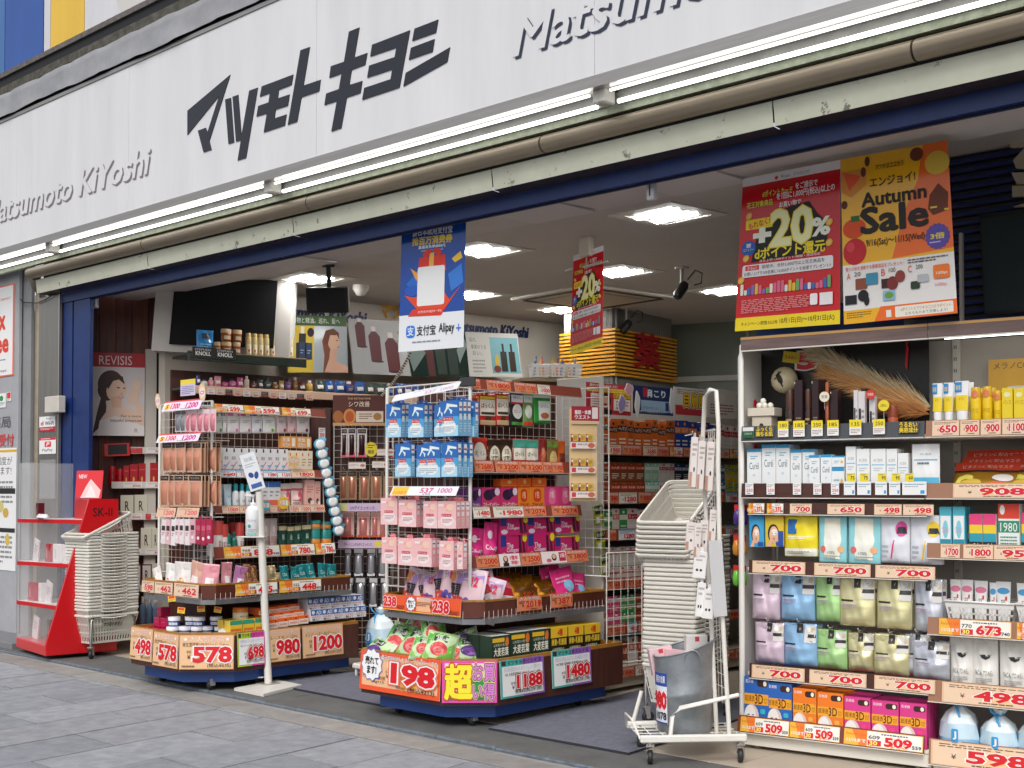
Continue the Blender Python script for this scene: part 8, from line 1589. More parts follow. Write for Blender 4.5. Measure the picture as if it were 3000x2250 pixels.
def caster(parent, x, y, ang=20, r=.035, col='#26262a'):
    c = empty('caster'); c.parent = parent; c.matrix_parent_inverse = parent.matrix_world.inverted(); c.matrix_basis = Matrix.Translation((x, y, 0)) @ Matrix.Rotation(R(ang), 4, 'Z')
    w = MB(); w.lathe([(r*.8, -.013), (r, -.009), (r, .009), (r*.8, .013)], mt(col, .5), 16, at=(0, .012, r), ax=(1, 0, 0)); w.lathe([(r*.35, -.0145), (r*.35, .0145)], mt('#9a9a9a', .3), 10, at=(0, .012, r), ax=(1, 0, 0)); w.build('wheel', c, Matrix.Identity(4))
    w = MB()
    for s_ in (-1, 1): w.add([(s_*.018, -.015, r*2+.02), (s_*.018, .02, r*2+.02), (s_*.018, .024, r*.8), (s_*.018, .004, r*.8)], [(0, 1, 2, 3)], mt('#b8b6b0', .3, metal=.7))
    w.box(-.02, -.018, r*2+.018, .02, .022, r*2+.026, mt('#b8b6b0', .3, metal=.7)); w.lathe([(.01, r*2+.026), (.01, r*2+.06)], mt('#b8b6b0', .3, metal=.7), 8); w.build('fork', c, Matrix.Identity(4))
def cart(C, ang, label, leg=.34):
    g = empty('basket_cart', M=Matrix.Translation(C) @ Matrix.Rotation(R(ang), 4, 'Z')); tag(g, label, 'basket cart', 'wheeled basket carts')
    ch = mt('#9a9894', .22, metal=.85); T = g.matrix_world
    for s_ in (-1, 1):
        b = MB(); x = s_*.16; b.tube([(x, -.2, .08), (x*1.02, -.2, .3), (x, -.17, .33), (x, .17, .33), (x*1.02, .2, .3), (x, .2, .08)], .0105, ch, 8); b.build('side_frame', g, Matrix.Identity(4))
    for y in (-.17, .17): b = MB(); b.tube([(-.16, y, .32), (.16, y, .32)], .009, ch, 8); b.build('cross_bar', g, Matrix.Identity(4))
    for x, y in ((-.16, -.2), (.16, -.2), (-.16, .2), (.16, .2)):
        P = T @ Vector((x, y, 0)); caster(g, P.x, P.y, 30*x*7)
    return g
C1 = Vector((-9.55, 5.2, 0)); cart(C1, 4, 'chrome cart under the basket stack at the left entrance')
SL = 'white shopping basket nested in the stack beside the red display'
o = basket(Matrix.Translation(C1+Vector((0, 0, .115))) @ Matrix.Rotation(R(4), 4, 'Z'), 'bottom white shopping basket hanging in the left chrome cart', 'left basket stack')
for i in range(25): basket(Matrix.Translation(C1+Vector((random.uniform(-.003, .003), random.uniform(-.003, .003), .14+.0252*(i+1)))) @ Matrix.Rotation(R(4+random.uniform(-.6, .6)), 4, 'Z'), 'white shopping basket in the stack beside the red display, %s from the bottom' % nth(i+2), 'left basket stack')
basket(Matrix.Translation(C1+Vector((.0, .03, .86))) @ Matrix.Rotation(R(4), 4, 'Z') @ Matrix.Rotation(R(24), 4, 'X'), 'topmost white basket tilted on the stack beside the red display', 'left basket stack')
# right stack behind the white rack
C2 = ground(2010, 2110); C2.z = 0
cart(C2, 10, 'chrome cart under the tall basket stack behind the white wire rack')
for i in range(29):
    z = .12+.0262*i; basket(Matrix.Translation(C2+Vector((random.uniform(-.004, .004)+.0006*i, random.uniform(-.004, .004), z))) @ Matrix.Rotation(R(10+random.uniform(-.8, .8)), 4, 'Z'), 'white shopping basket in the tall stack behind the wire rack, %s from the bottom' % nth(i+1), 'right basket stack')
zt = .12+.0262*29
for i in range(8): basket(Matrix.Translation(C2+Vector((-.03+.006*i, .04-.006*i, zt+.02+.027*i))) @ Matrix.Rotation(R(10), 4, 'Z') @ Matrix.Rotation(R(30), 4, 'X'), 'tilted white basket on top of the tall right stack, %s' % ('topmost' if i == 7 else nth(i+1)+' of the tilted ones'), 'tilted baskets on the right stack')
# ------------------------------------------------------------------ red cosmetics stand with acrylic screen
rd = mt('#c8161e', .3, coat=.3); wht = mt('#dcd8d6', .35)
pA = ground(47, 1900, .02); pB = ground(133, 1927, .02); pD = ground(305, 1905, .02)
rf = Face((pA.x, pA.y), math.degrees(math.atan2((pB-pA).y, (pB-pA).x))); Wd = (pB-pA).to_2d().length; Dp = .58
st3 = empty('red_cosmetic_stand', M=rf.M(0, 0, 0)); tag(st3, 'red cosmetics tester stand with shelves beside the left basket stack', 'display stand')
def rpart(b, name): o = b.build(name); o.parent = st3; o.matrix_parent_inverse = st3.matrix_world.inverted(); o.matrix_basis = rf.M(0, 0, 0); return o
def rz(x, y): return rf.px(zB(x, y))[1]
zs = [rz(240, 1115), rz(200, 815), rz(220, 555), rz(270, 275)]
xr = [1.0, .86, .82, .94]
zb3 = rz(250, 1075)
def fr(z): return .34*max(0, z-zb3)/(1.28-zb3)          # the front right edge leans back with height
b = MB(); b.box(0, 0, .03, Wd, Dp, zb3, rd, bev=.006); rpart(b, 'base')
b = MB(); o = [(0, zb3-.01), (Dp, zb3-.01), (Dp, 1.27), (.34, 1.27)]
vs = [(Wd-.03, y, z) for y, z in o]+[(Wd, y, z) for y, z in o]; b.add(vs, [(3, 2, 1, 0), (4, 5, 6, 7), (0, 1, 5, 4), (1, 2, 6, 5), (2, 3, 7, 6), (3, 0, 4, 7)], rd); rpart(b, 'side_panel')
b = MB(); b.box(.0, Dp-.03, zb3, Wd-.032, Dp, 1.27, rd); b.box(Wd*.45, .36, 1.0, Wd-.032, Dp-.032, 1.27, rd, bev=.005); rpart(b, 'back_panel')
for z in zs[1:]:
    d_ = fr(z); b = MB(); b.prism([(0, 0), (Wd-.031, d_), (Wd-.031, Dp-.031), (0, Dp-.031)], z-.03, z, rd); b.prism([(.01, .008), (Wd-.04, d_+.01), (Wd-.04, Dp-.04), (.01, Dp-.04)], z+.0005, z+.003, wht); rpart(b, 'shelf')
gl = mt('#e8eef0', .05, alpha=.14)
for z0, z1_ in ((zb3+.002, zs[1]-.031), (zs[1]+.004, zs[2]-.031), (zs[2]+.004, zs[3]-.031)):
    b = MB(); d0, d1 = fr(z0), fr(z1_); b.add([(.004, .003, z0), (Wd-.035, d0+.003, z0), (Wd-.035, d1+.003, z1_), (.004, .003, z1_)], [(0, 1, 2, 3)], gl); b.box(.002, .006, z0, .005, Dp*.9, z1_, gl); rpart(b, 'acrylic_front')
zt3 = rz(90, -95); b = MB(); b.box(.0, .01, zs[3]+.004, Wd*.5, .014, zt3, gl); b.box(.0, .016, zs[3]+.004, .004, Dp*.8, zt3, gl); b.box(Wd*.5+.004, .06, 1.275, Wd*1.0, .064, zt3+.02, gl); rpart(b, 'acrylic_screen')
b = MB(); c = Canvas(b, w=1, h=1); c.P = lambda x, z: (Wd+.001+.0003*c.k, x, z); c.T('SK-II', .37, 1.13, .53, 1.2, '#2a1014', bold=.01); rpart(b, 'lettering')
def rbox(w, h, dp, col, draw=None): b = MB(); b.box(0, 0, 0, w, dp, h, mt(col, .3), bev=.002); draw and draw(Canvas(b, w=w, h=h)); return b
def newp(c): c.rect(0, 0, 1, 1, '#d8343c'); c.T('NEW', .1, .72, .4, .86, '#f4dede', bold=.02); c.poly([(.2, .02), (.4, .45), (.55, .7), (.75, .5), (.95, .3), (.9, .02)], '#efc8c6'); c.poly([(.4, .05), (.55, .5), (.7, .3), (.8, .05)], '#f8e2e0')
tag(rbox(.27, .23, .004, '#d8343c', newp).build('new_poster', M=rf.M(Wd*.62, 1.275, .32, rx=-6, rz=30)), 'pink and red new product card on top of the red stand', 'poster')
for i, (k, z, a, col, ry, w, h, label) in enumerate(((0, zs[3]+.004, .16, '#5a1620', 0, .07, .13, 'dark red carton behind the acrylic on the red stand'), (1, zs[2]+.004, .12, '#d8d0d0', 14, .12, .2, 'tilted white leaflet holder on the red stand upper shelf'), (2, zs[2]+.004, .3, '#a81c2c', 0, .1, .15, 'red carton on the red stand upper shelf'), (3, zs[2]+.004, .41, '#e2dede', 0, .19, .15, 'row of white cartons on the red stand upper shelf'), (4, zs[1]+.004, .06, '#a81c34', 0, .14, .15, 'crimson carton on the red stand middle shelf'), (5, zs[1]+.004, .21, '#ded8d8', 0, .06, .15, 'slim white carton on the red stand middle shelf'), (6, zs[1]+.004, .3, '#d0c8ca', 14, .13, .19, 'tilted leaflet holder on the red stand middle shelf'), (7, zs[0]+.06, .12, '#d6ced0', 14, .13, .2, 'tilted leaflet holder on the red stand bottom shelf'), (8, zs[0]+.06, .34, '#4a1420', 0, .07, .16, 'dark plum carton on the red stand bottom shelf'))):
    tag(rbox(w, h, .05 if ry == 0 else .015, col, lambda c, ry=ry: (c.lines(.2, .4, .8, .8, 3, '#b08a8a') if ry else c.rect(.3, .2, .4, .7, '#d8b8b8'))).build('tester_pack', M=rf.M(a, z, .06+.24*a, ry=ry)), label, 'carton')
for i in range(3): b = MB(); b.lathe([(.028, 0), (.03, .008), (.012, .03), (.001, .034)], mt('#e6e2e4', .3), 12); tag(b.build('tester_dome', M=rf.M(.26+.075*i, zs[3]+.012, .1)), 'white tester dome on the red stand, %s' % ('leftmost', 'middle', 'rightmost')[i], 'tester', 'tester domes')
# ------------------------------------------------------------------ hand sanitizer stand
q0 = ground(772, 2043); q1 = ground(686, 2025); q2 = ground(883, 2015); q3 = ground(811, 2000)
sn = empty('sanitizer_stand', loc=((q1+q2)/2)); tag(sn, 'white foot-operated sanitizer stand in front of the left display', 'sanitizer stand')
wp = mt('#d9d6cf', .4, var=.06, vscale=8)
b = MB(); b.prism([(p.x, p.y) for p in (q0, q2, q3, q1)], .003, .022, wp); part(b, 'base_plate', sn)
PB = ground(786, 2012); pole0 = Vector((PB.x, PB.y, .022)); SF = Face((PB.x, PB.y), 43.5); ta, tz = SF.px(zB(1680, 90)); pt = SF.o+SF.u*ta; pt.z = tz
b = MB(); b.tube([pole0, pt], .026, wp, 14); part(b, 'pole', sn)
b = MB(); b.box(PB.x-.06, PB.y-.06, .0225, PB.x+.06, PB.y+.06, .027, mt('#b8b2a6', .4, metal=.5)); part(b, 'mount_plate', sn)
b = MB(); ma_, mz_ = SF.px(zB(1700, 1300)); mp_ = SF.o+SF.u*ma_; b.box(0, -.03, 0, .12, .03, .008, wp, Matrix.Translation((mp_.x-.1, mp_.y-.06, .06)) @ Matrix.Rotation(R(45), 4, 'Z')); part(b, 'foot_pedal', sn)
a0, z0 = SF.px(zB(1555, 378)); a1, _ = SF.px(zB(1720, 378)); b = MB(); b.box(a0, -.06, z0-.01, a1, .05, z0, wp, bev=.004); o = b.build('bottle_tray'); o.parent = sn; o.matrix_parent_inverse = sn.matrix_world.inverted(); o.matrix_basis = SF.M(0, 0, 0)
b0, bz = SF.px(zB(1590, 370)); b1, bt = SF.px(zB(1690, 100)); pm = pump('#e2e4e6', '#dcdee0', lambda c: (c.rect(.2, .02, .8, .08, '#8ac0b8'), c.T('アルコール', .22, .34, .78, .4, '#5a7a8a'), c.rr(.25, .2, .45, .28, '#4a9a8a'), c.lines(.25, .1, .75, .18, 2, '#9ab')))(b1-b0, bt-bz); pm.name = 'sanitizer_bottle'; pm.matrix_world = SF.M(b0, z0+.001, -.05); tag(pm, 'white pump bottle of hand sanitizer on the stand', 'bottle')
def sg(c): c.rect(0, 0, 1, 1, '#d8dce0'); c.T('手指の消毒に', .2, .78, .8, .9, '#5a6a7a'); c.lines(.15, .62, .85, .74, 2, '#9aa4b0'); c.ell(.35, .42, .16, .08, '#24408a', rot=30); c.ell(.68, .38, .14, .1, '#24408a', rot=-20); c.rect(.15, .06, .85, .18, '#3a5a9a')
sga, sgz = SF.px(zA(1650, 1530)); w_ = SF.px(zA(1690, 1530))[0]-SF.px(zA(1590, 1530))[0]; cardm(sn, SF, sga-.02, sga-.02+w_, sgz, sgz+.26, -.03, sg, 'sign_plate', ry=-18, thick=.004)
# ------------------------------------------------------------------ white wire rack with a steel bin
wr = mt('#e4e1d9', .35, var=.08, vscale=10)
g1 = ground(1905, 2240); g2 = ground(2170, 2235); RKF = Face((g1.x, g1.y), math.degrees(math.atan2((g2-g1).y, (g2-g1).x)))
L_ = (g2-g1).to_2d().length
rk = empty('wire_rack', M=RKF.M(0, 0, 0)); tag(rk, 'white wheeled wire rack holding a steel bin and hanging packs', 'rack')
def kp(b, name): o = b.build(name); o.parent = rk; o.matrix_parent_inverse = rk.matrix_world.inverted(); o.matrix_basis = RKF.M(0, 0, 0); return o
zb_ = .125
b = MB(); b.box(-.05, -.018, zb_-.018, L_+.03, .018, zb_+.018, wr, bev=.006); b.box(-.05, .36, zb_-.018, L_*.6, .396, zb_+.018, wr, bev=.006); kp(b, 'base_bar')
b = MB()
for i in range(9): b.tube([(-.04+i*(L_+.05)/8, .0, zb_), (-.04+i*(L_+.05)/8, .38, zb_)], .0035, wr, 5)
for j in range(5): b.tube([(-.05, .04+j*.08, zb_+.004), (L_+.02, .04+j*.08, zb_+.004)], .003, wr, 5)
kp(b, 'wire_deck')
b = MB(); b.tube([(.10, 0, zb_), (.11, 0, .23), (.15, 0, .275), (L_*.98, 0, .335)], .011, wr, 8); kp(b, 'guard_rail')
b = MB(); b.tube([(-.02, .38, zb_), (.03, .38, .3)], .011, wr, 8); b.tube([(-.05, 0, zb_), (-.07, .1, .2), (-.07, .3, .2), (-.05, .38, zb_)], .006, wr, 6); kp(b, 'side_rail')
# leaning post: from the bar up to the rounded head
def rp_(x, y, d=0): a, z = RKF.px(zW(x, y), d); return a, z
pa = rp_(622, 1530); pb_ = rp_(570, 600); pc_ = rp_(560, 20); pd_ = RKF.px(SX(2086, 1165)); pe_ = RKF.px(SX(2098, 1140)); pf_ = RKF.px(SX(2106, 1150))
b = MB(); b.tube([(pa[0], .0, zb_), (pb_[0], .0, pb_[1]), (pc_[0], .0, pc_[1]), (RKF.px(SX(2105, 1250))[0], 0, RKF.px(SX(2105, 1250))[1]), (RKF.px(SX(2098, 1145))[0], 0, RKF.px(SX(2098, 1145))[1]), (RKF.px(SX(2085, 1140))[0], .03, RKF.px(SX(2085, 1140))[1]), (RKF.px(SX(2075, 1160))[0], .07, RKF.px(SX(2075, 1160))[1]), (RKF.px(SX(2072, 1300))[0], .1, RKF.px(SX(2072, 1300))[1]), (pa[0]-.035, .12, zb_)], .0115, wr, 10); kp(b, 'frame')
b = MB()
for k in range(22):
    t = k/21; z = .3+1.35*t; x = pa[0]+(pc_[0]-pa[0])*t; b.tube([(x-.01, .01, z), (x-.03, .32*(1-t*.45), z)], .0022, wr, 4)
for k in range(4): b.tube([(pa[0]-.005, .05+.07*k, .28), (pc_[0]-.01, .04+.04*k, 1.66)], .0022, wr, 4)
kp(b, 'wire_back')
for x, y in ((g1.x, g1.y), (g2.x, g2.y)): caster(rk, x, y, 40)
P = RKF.M(0, 0, 0) @ Vector((.02, .36, 0)); caster(rk, P.x, P.y, 10)
# hanging packs on the rack
def pack(c): c.rect(0, 0, 1, 1, '#dcd4d0'); c.rect(0, .0, .35, .3, '#b88a74'); c.ell(.6, .35, .12, .05, '#3a2a2a'); c.lines(.2, .6, .9, .9, 3, '#a89a94')
goods('rkp', 'tool_pack', 'slim pale beauty tool pack hanging on the wire rack', 'pack', None, hangbox(.012, '#dcd6d2', pack, tab='#b8a8a0'))
goods('rkw', 'white_pack', 'white dotted tool pack hanging low on the wire rack', 'pack', None, hangbox(.012, '#e6e4e2', lambda c: (c.ell(.3, .3, .1, .05, '#2a2024'), c.ell(.6, .3, .1, .05, '#2a2024'), c.lines(.15, .6, .85, .9, 2, '#b0a8a4')), tab='#e6e4e2'))
for x0, x1, yt, yb, dd in ((400, 440, -130, 140, .02), (440, 480, -110, 150, .0), (485, 530, -105, 160, .02), (520, 548, -100, 165, .06)): hang('rkp', RKF, zW, x0, x1, yt, yb, dd, fix=rk, ry=4, back=1)
for x0, x1, yt, yb, dd in ((380, 430, 330, 480, .02), (425, 462, 335, 520, .0), (455, 500, 320, 500, .04), (505, 545, 262, 430, .02)): hang('rkp', RKF, zW, x0, x1, yt, yb, dd, fix=rk, ry=4)
for x0, x1, yt, yb, dd in ((418, 492, 485, 630, .0), (432, 480, 655, 840, .01), (470, 532, 690, 850, .0)): hang('rkw', RKF, zW, x0, x1, yt, yb, dd, fix=rk, ry=6)
gpn = MB(); a0, zb0 = RKF.px(zW(530, 840)); a1, zt0 = RKF.px(zW(600, 430)); gpn.box(0, 0, 0, a1-a0, .003, zt0-zb0, mt('#d8d8da', .1, alpha=.7)); tag(gpn.build('clear_price_sleeve', M=RKF.M(a0, zb0, -.03, ry=-4)), 'clear plastic sleeve hanging on the wire rack post', 'sleeve')
# galvanised bin
bc = RKF.M(0, 0, 0) @ Vector(((rp_(385, 1500, .17)[0]), .19, zb_+.008))
rb_ = (rp_(558, 1300, .19)[0]-rp_(222, 1300, .19)[0])/2*.98
gs = mt('#9aa0a5', .4, metal=.65, var=.28, vscale=9, bump=.08, bscale=30)
bh = rp_(215, 1065, .19)[1]-zb_; bh2 = rp_(555, 955, .19)[1]-zb_
bn = empty('steel_bin', loc=bc); tag(bn, 'galvanised steel bin with slanted rim standing on the wire rack', 'bin')
b = MB(); n = 32; vs = []; fs = []; pf = [(.86, 0), (.88, .02), (.87, .05), (.9, .08), (.93, .45), (.955, .47), (.935, .49), (.97, .9), (1.0, 1.0)]
u_ = RKF.u
for k, z in pf:
    for i in range(n):
        t = 2*math.pi*i/n; px_ = math.cos(t); dirv = Vector((math.cos(t), math.sin(t), 0)); q = dirv.dot(u_); hh = bh+(bh2-bh)*(q+1)/2; vs.append((rb_*k*math.cos(t), rb_*k*math.sin(t), z*hh))
for j in range(len(pf)-1):
    for i in range(n): i2 = (i+1) % n; fs.append((j*n+i, j*n+i2, j*n+n+i2, j*n+n+i))
b.add(vs, fs, gs, True); b.add(vs[:n], [tuple(range(n-1, -1, -1))], gs); b.build('body', bn, Matrix.Identity(4))
b = MB(); b.tube(vs[-n:], .005, gs, 6, True); b.build('rim', bn, Matrix.Identity(4))
fd = -RKF.n*-1
dv = (CO-bc); dv.z = 0; dv.normalize(); sdv = Vector((-dv.y, dv.x, 0))
b = MB(); c0 = dv*rb_*1.0-sdv*.04*-1; b.tube([c0+sdv*(.04*math.cos(t/10*math.pi))+Vector((0, 0, bh+.0+.05*math.sin(t/10*math.pi))) for t in range(11)], .0035, gs, 6); b.build('ring_handle', bn, Matrix.Identity(4))
# curved price label on the bin
b = MB(); lf = lambda x, z: 0
ang0 = math.atan2(dv.y, dv.x); c = Canvas(b, w=1, h=1)
def binP(x, z): t = ang0-R(78)+x*R(42); rr_ = rb_*(.9+.07*(z*.6+.15))+.001+.0006*c.k; return (rr_*math.cos(t), rr_*math.sin(t), bh*.12+z*bh*.68)
c.P = binP; c.grid = 8; c.rect(0, 0, 1, 1, '#e2e4ea'); c.rect(0, .74, 1, 1, '#2a4aa0'); c.T('薬用の効果', .2, .8, .9, .95, '#f0f0f4', bold=.02); c.T('980', .05, .3, .95, .62, '#d4131f', bold=.05); c.T('1078', .2, .08, .95, .22, '#1c1c20', bold=.03); c.rect(0, 0, 1, .03, '#2a4aa0'); b.build('price_label', bn, Matrix.Identity(4))
for i, (dx, dy, z, w, h, col, ry, label) in enumerate(((-.06, .02, bh*.72, .2, .14, '#e4b6bc', 8, 'large pink carton sticking out of the steel bin'), (.07, .04, bh*.84, .11, .16, '#dfdcda', 0, 'white and red carton standing in the steel bin'), (-.1, .05, bh*.7, .12, .14, '#e0c0c4', -10, 'small pink carton at the left in the steel bin'))):
    P = bc+RKF.u*(dx-.05)+RKF.n*-dy; P.z = bc.z+z; tag(rbox(w, h, .06, col, lambda c: (c.rect(.4, .8, .6, .95, '#c83a44'), c.lines(.1, .1, .6, .4, 2, '#c08a90'))).build('binned_carton', M=Matrix.Translation(P) @ Matrix.Rotation(RKF.ang, 4, 'Z') @ Matrix.Rotation(R(ry), 4, 'Y')), label, 'carton')
# small gel packs on strips beside the right gondola
RE = Face((-3.76, 5.66), 8)
for i, (x, y, col, nm) in enumerate(((660, 305, '#4a2a8a', 'purple'), (655, 470, '#d88a1e', 'orange'), (655, 635, '#6ac03a', 'green'))):
    a, z = RE.px(zW(x, y)); b = MB(); k = .035
    for s_ in (-1, 1): b.lathe([(.001, -k*1.3), (k*.5, -k), (k*.62, 0), (k*.4, k), (.001, k*1.2)], mt(col, .15), 12, at=(s_*k*.55, 0, 0))
    b.box(-k, -.004, k*.9, k, .004, k*1.9, mt('#c8242c', .3)); tag(b.build('gel_pack', M=RE.M(a, z, .05)), '%s twin gel pack hanging at the left end of the right gondola' % nm, 'pack', 'twin gel packs')
for i, (yt, yb) in enumerate(((560, 680), (870, 1000))):
    a, z = RE.px(zE(110, yt+20)); b = MB(); k = .05; b.lathe([(k, -.09), (k*.9, -.06), (k*.5, 0), (k*.1, .03)], mt('#c81e26', .3), 14); b.lathe([(k*.9, -.3), (k*1.0, -.2), (k*.7, -.092)], mt('#d8dadc', .15, alpha=.6), 12); tag(b.build('red_cap_pack', M=RE.M(a, z, .2)), 'clear pack with a red cap behind the right gondola post, %s' % ('upper', 'lower')[i], 'pack', 'red cap packs')

# ------------------------------------------------------------------ hanging posters
HF = Face((0, 5.42), 0); HP = Face((0, 5.74), 0)
def ali(c):
    c.rect(0, 0, 1, 1, mt('#1f4a9c', .14, bump=.25, bscale=2.5)); c.rect(0, 0, 1, .27, mt('#e4e6ea', .14, bump=.25, bscale=2.5)); c.poly([(0, .33), (.22, .27), (.5, .24), (.78, .27), (1, .33), (1, .2), (0, .2)], '#e4e6ea') if False else None
    c.T('出境就用支付宝', .38, .955, .62, .975, '#e6ecf4'); c.rr(.37, .925, .63, .95, '#e6ecf4', .5); c.T('汇率优 省更多', .4, .93, .6, .945, '#2a5aa8'); c.T('游日本就用支付宝', .18, .855, .8, .905, '#f0f4fa', bold=.03); c.T('抢百万消费券', .18, .785, .8, .845, '#f2c832', bold=.04); c.T('赢最高免单8888元', .28, .755, .7, .78, '#f0f4fa', bold=.02); c.T('活动时间7月15日-10月16日', .32, .733, .66, .747, '#d8e4f4')
    c.poly([(.1, .5), (.28, .6), (.4, .55), (.3, .42)], '#2a6ac0'); c.poly([(.75, .55), (.95, .62), (.98, .48), (.8, .42)], '#3a7ad0'); c.poly([(.8, .66), (.93, .71), (.96, .66), (.85, .63)], '#f0c03a'); c.poly([(.16, .62), (.3, .57), (.26, .52)], '#f0a03a'); c.ell(.2, .45, .12, .04, '#2a5ab8')
    c.poly([(.28, .56), (.72, .58), (.7, .7), (.3, .69)], '#d8382a'); c.poly([(.45, .57), (.52, .57), (.53, .72), (.46, .72)], '#f0b04a'); c.ell(.42, .72, .07, .025, '#d8382a', rot=20); c.ell(.58, .725, .07, .025, '#d8382a', rot=-20)
    c.poly([(.08, .42), (.3, .3), (.72, .3), (.95, .46), (.78, .36), (.7, .42), (.3, .4), (.2, .4)], '#e04a2a'); c.rr(.28, .33, .7, .62, '#eef0f4', .06)
    c.poly([(.14, .26), (.66, .25), (.72, .3), (.22, .31)], '#d83a2a'); c.T('打开支付宝[扫一扫]', .3, .275, .66, .295, '#f4e0d8', bold=.01)
    c.rr(.12, .1, .26, .19, '#2a78d8', .3); c.T('支', .14, .115, .24, .18, '#f4f6fa', bold=.02); c.T('支付宝', .29, .11, .58, .185, '#22242a', bold=.02); c.T('Alipay', .63, .105, .86, .19, '#22242a', bold=.025); c.rect(.89, .14, .96, .15, '#2a78d8'); c.rect(.918, .12, .932, .175, '#2a78d8'); c.lines(.22, .055, .84, .075, 1, '#8a8e98')
poster(HF, zoom(0, 0, 1.3562), (860, 745), (1000, 760-30), (1008, 457), (868, 470), ali, 'blue and white hanging poster with a gift box and payment lettering', 'hanging_poster') if False else None
poster(HF, SX, (1167, 1032), (1358, 1017), (1366, 618), (1178, 640), ali, 'blue and white hanging poster with a red gift box over the entrance', 'hanging_poster')
def p20(c, big=True):
    G = lambda h: mt(h, .14, bump=.25, bscale=2.5)
    c.rect(0, 0, 1, 1, G('#c4161f')); c.rect(0, .945, 1, 1, G('#e6e2e2')); c.ell(.36, .965, .018, .012, '#d8242c'); c.T('Kao', .41, .957, .5, .978, '#2a7a4a'); c.T('マツキヨココカラ', .54, .957, .7, .978, '#2a2a2a', shear=.2); c.rect(0, 0, 1, .085, G('#f0cf1e')); c.T('キャンペーン期間:2023年', .06, .03, .42, .055, '#1c1c1c', bold=.01); c.T('10月1日(日)〜10月31日(火)', .44, .025, .95, .065, '#1c1c1c', bold=.02)
    c.T('dポイントカード', .22, .855, .53, .895, '#f2e04a', bold=.02, out='#2a1410', ow=.03); c.T('をご提示で', .56, .87, .78, .91, '#f4ecec', bold=.02); c.T('花王対象商品', .06, .795, .33, .835, '#f2e04a', bold=.02, out='#2a1410', ow=.03); c.T('を1回に1,000円(税込)以上の', .37, .815, .95, .865, '#f4ecec', bold=.02); c.T('お買い物で', .4, .77, .62, .805, '#f4ecec', bold=.02)
    c.poly([(.13, .44), (.86, .46), (.9, .62), (.78, .7), (.7, .78), (.52, .77), (.3, .72), (.18, .6)], '#171314'); c.rr(.06, .655, .34, .72, '#f0d02a', .1); c.T('もれなく!', .09, .668, .31, .708, '#d4202c', bold=.03, rot=8)
    c.T('+', .16, .57, .31, .65, '#f4f0d8', bold=.06); c.T('20', .33, .53, .73, .75, '#f6ecb0', bold=.03, out='#f0d02a', ow=.025); c.T('%', .74, .56, .9, .665, '#f4f0d8', bold=.04); c.T('dポイント還元', .17, .455, .86, .53, '#f2d428', bold=.03); c.ell(.1, .535, .075, .05, '#2a5aa8'); c.T('要', .075, .54, .125, .565, '#f4f4f8', bold=.02); c.T('エントリー', .045, .515, .155, .535, '#f4f4f8')
    for x, z in ((.09, .745), (.08, .47), (.9, .505), (.9, .63), (.04, .33)): c.ell(x, z, .035, .022, '#d8a63a', rot=30); c.ell(x, z, .024, .014, '#e8c060', rot=30)
    c.T('進呈上限:1,500ポイント/期間・用途限定', .22, .435, .82, .452, '#f0e0e0'); c.rr(.05, .345, .94, .425, '#e8e4e4', .2); c.rect(.08, .388, .22, .418, '#d4202c'); c.T('さらに!', .1, .393, .2, .413, '#fff', bold=.02); c.T('期間中、合計5,000円以上花王商品を', .25, .39, .86, .415, '#2a2022', bold=.01); c.T('お買い上げで100名様に10,000ポイントを抽選でプレゼント!!', .07, .353, .92, .378, '#2a2022', bold=.01)
    rn_ = random.Random(2)
    for i in range(24): x = .04+i*.037; h = rn_.uniform(.03, .075); c.rr(x, .23, x+.03, .23+h, rn_.choice(['#d8dce0', '#3a6ab0', '#e0b84a', '#6aa86a', '#d86a8a', '#8a6ab0', '#e8e0d0']), .3)
    c.lines(.06, .11, .72, .2, 8, '#d88a8a', .5); c.rr(.73, .13, .8, .2, '#ece8e8', .2); c.rect(.82, .125, .94, .2, '#e8e4e4')
poster(HP, zP, (147, 1440), (998, 1380), (1000, 50), (212, 205), p20, 'large red campaign poster with plus twenty percent lettering', 'hanging_poster')
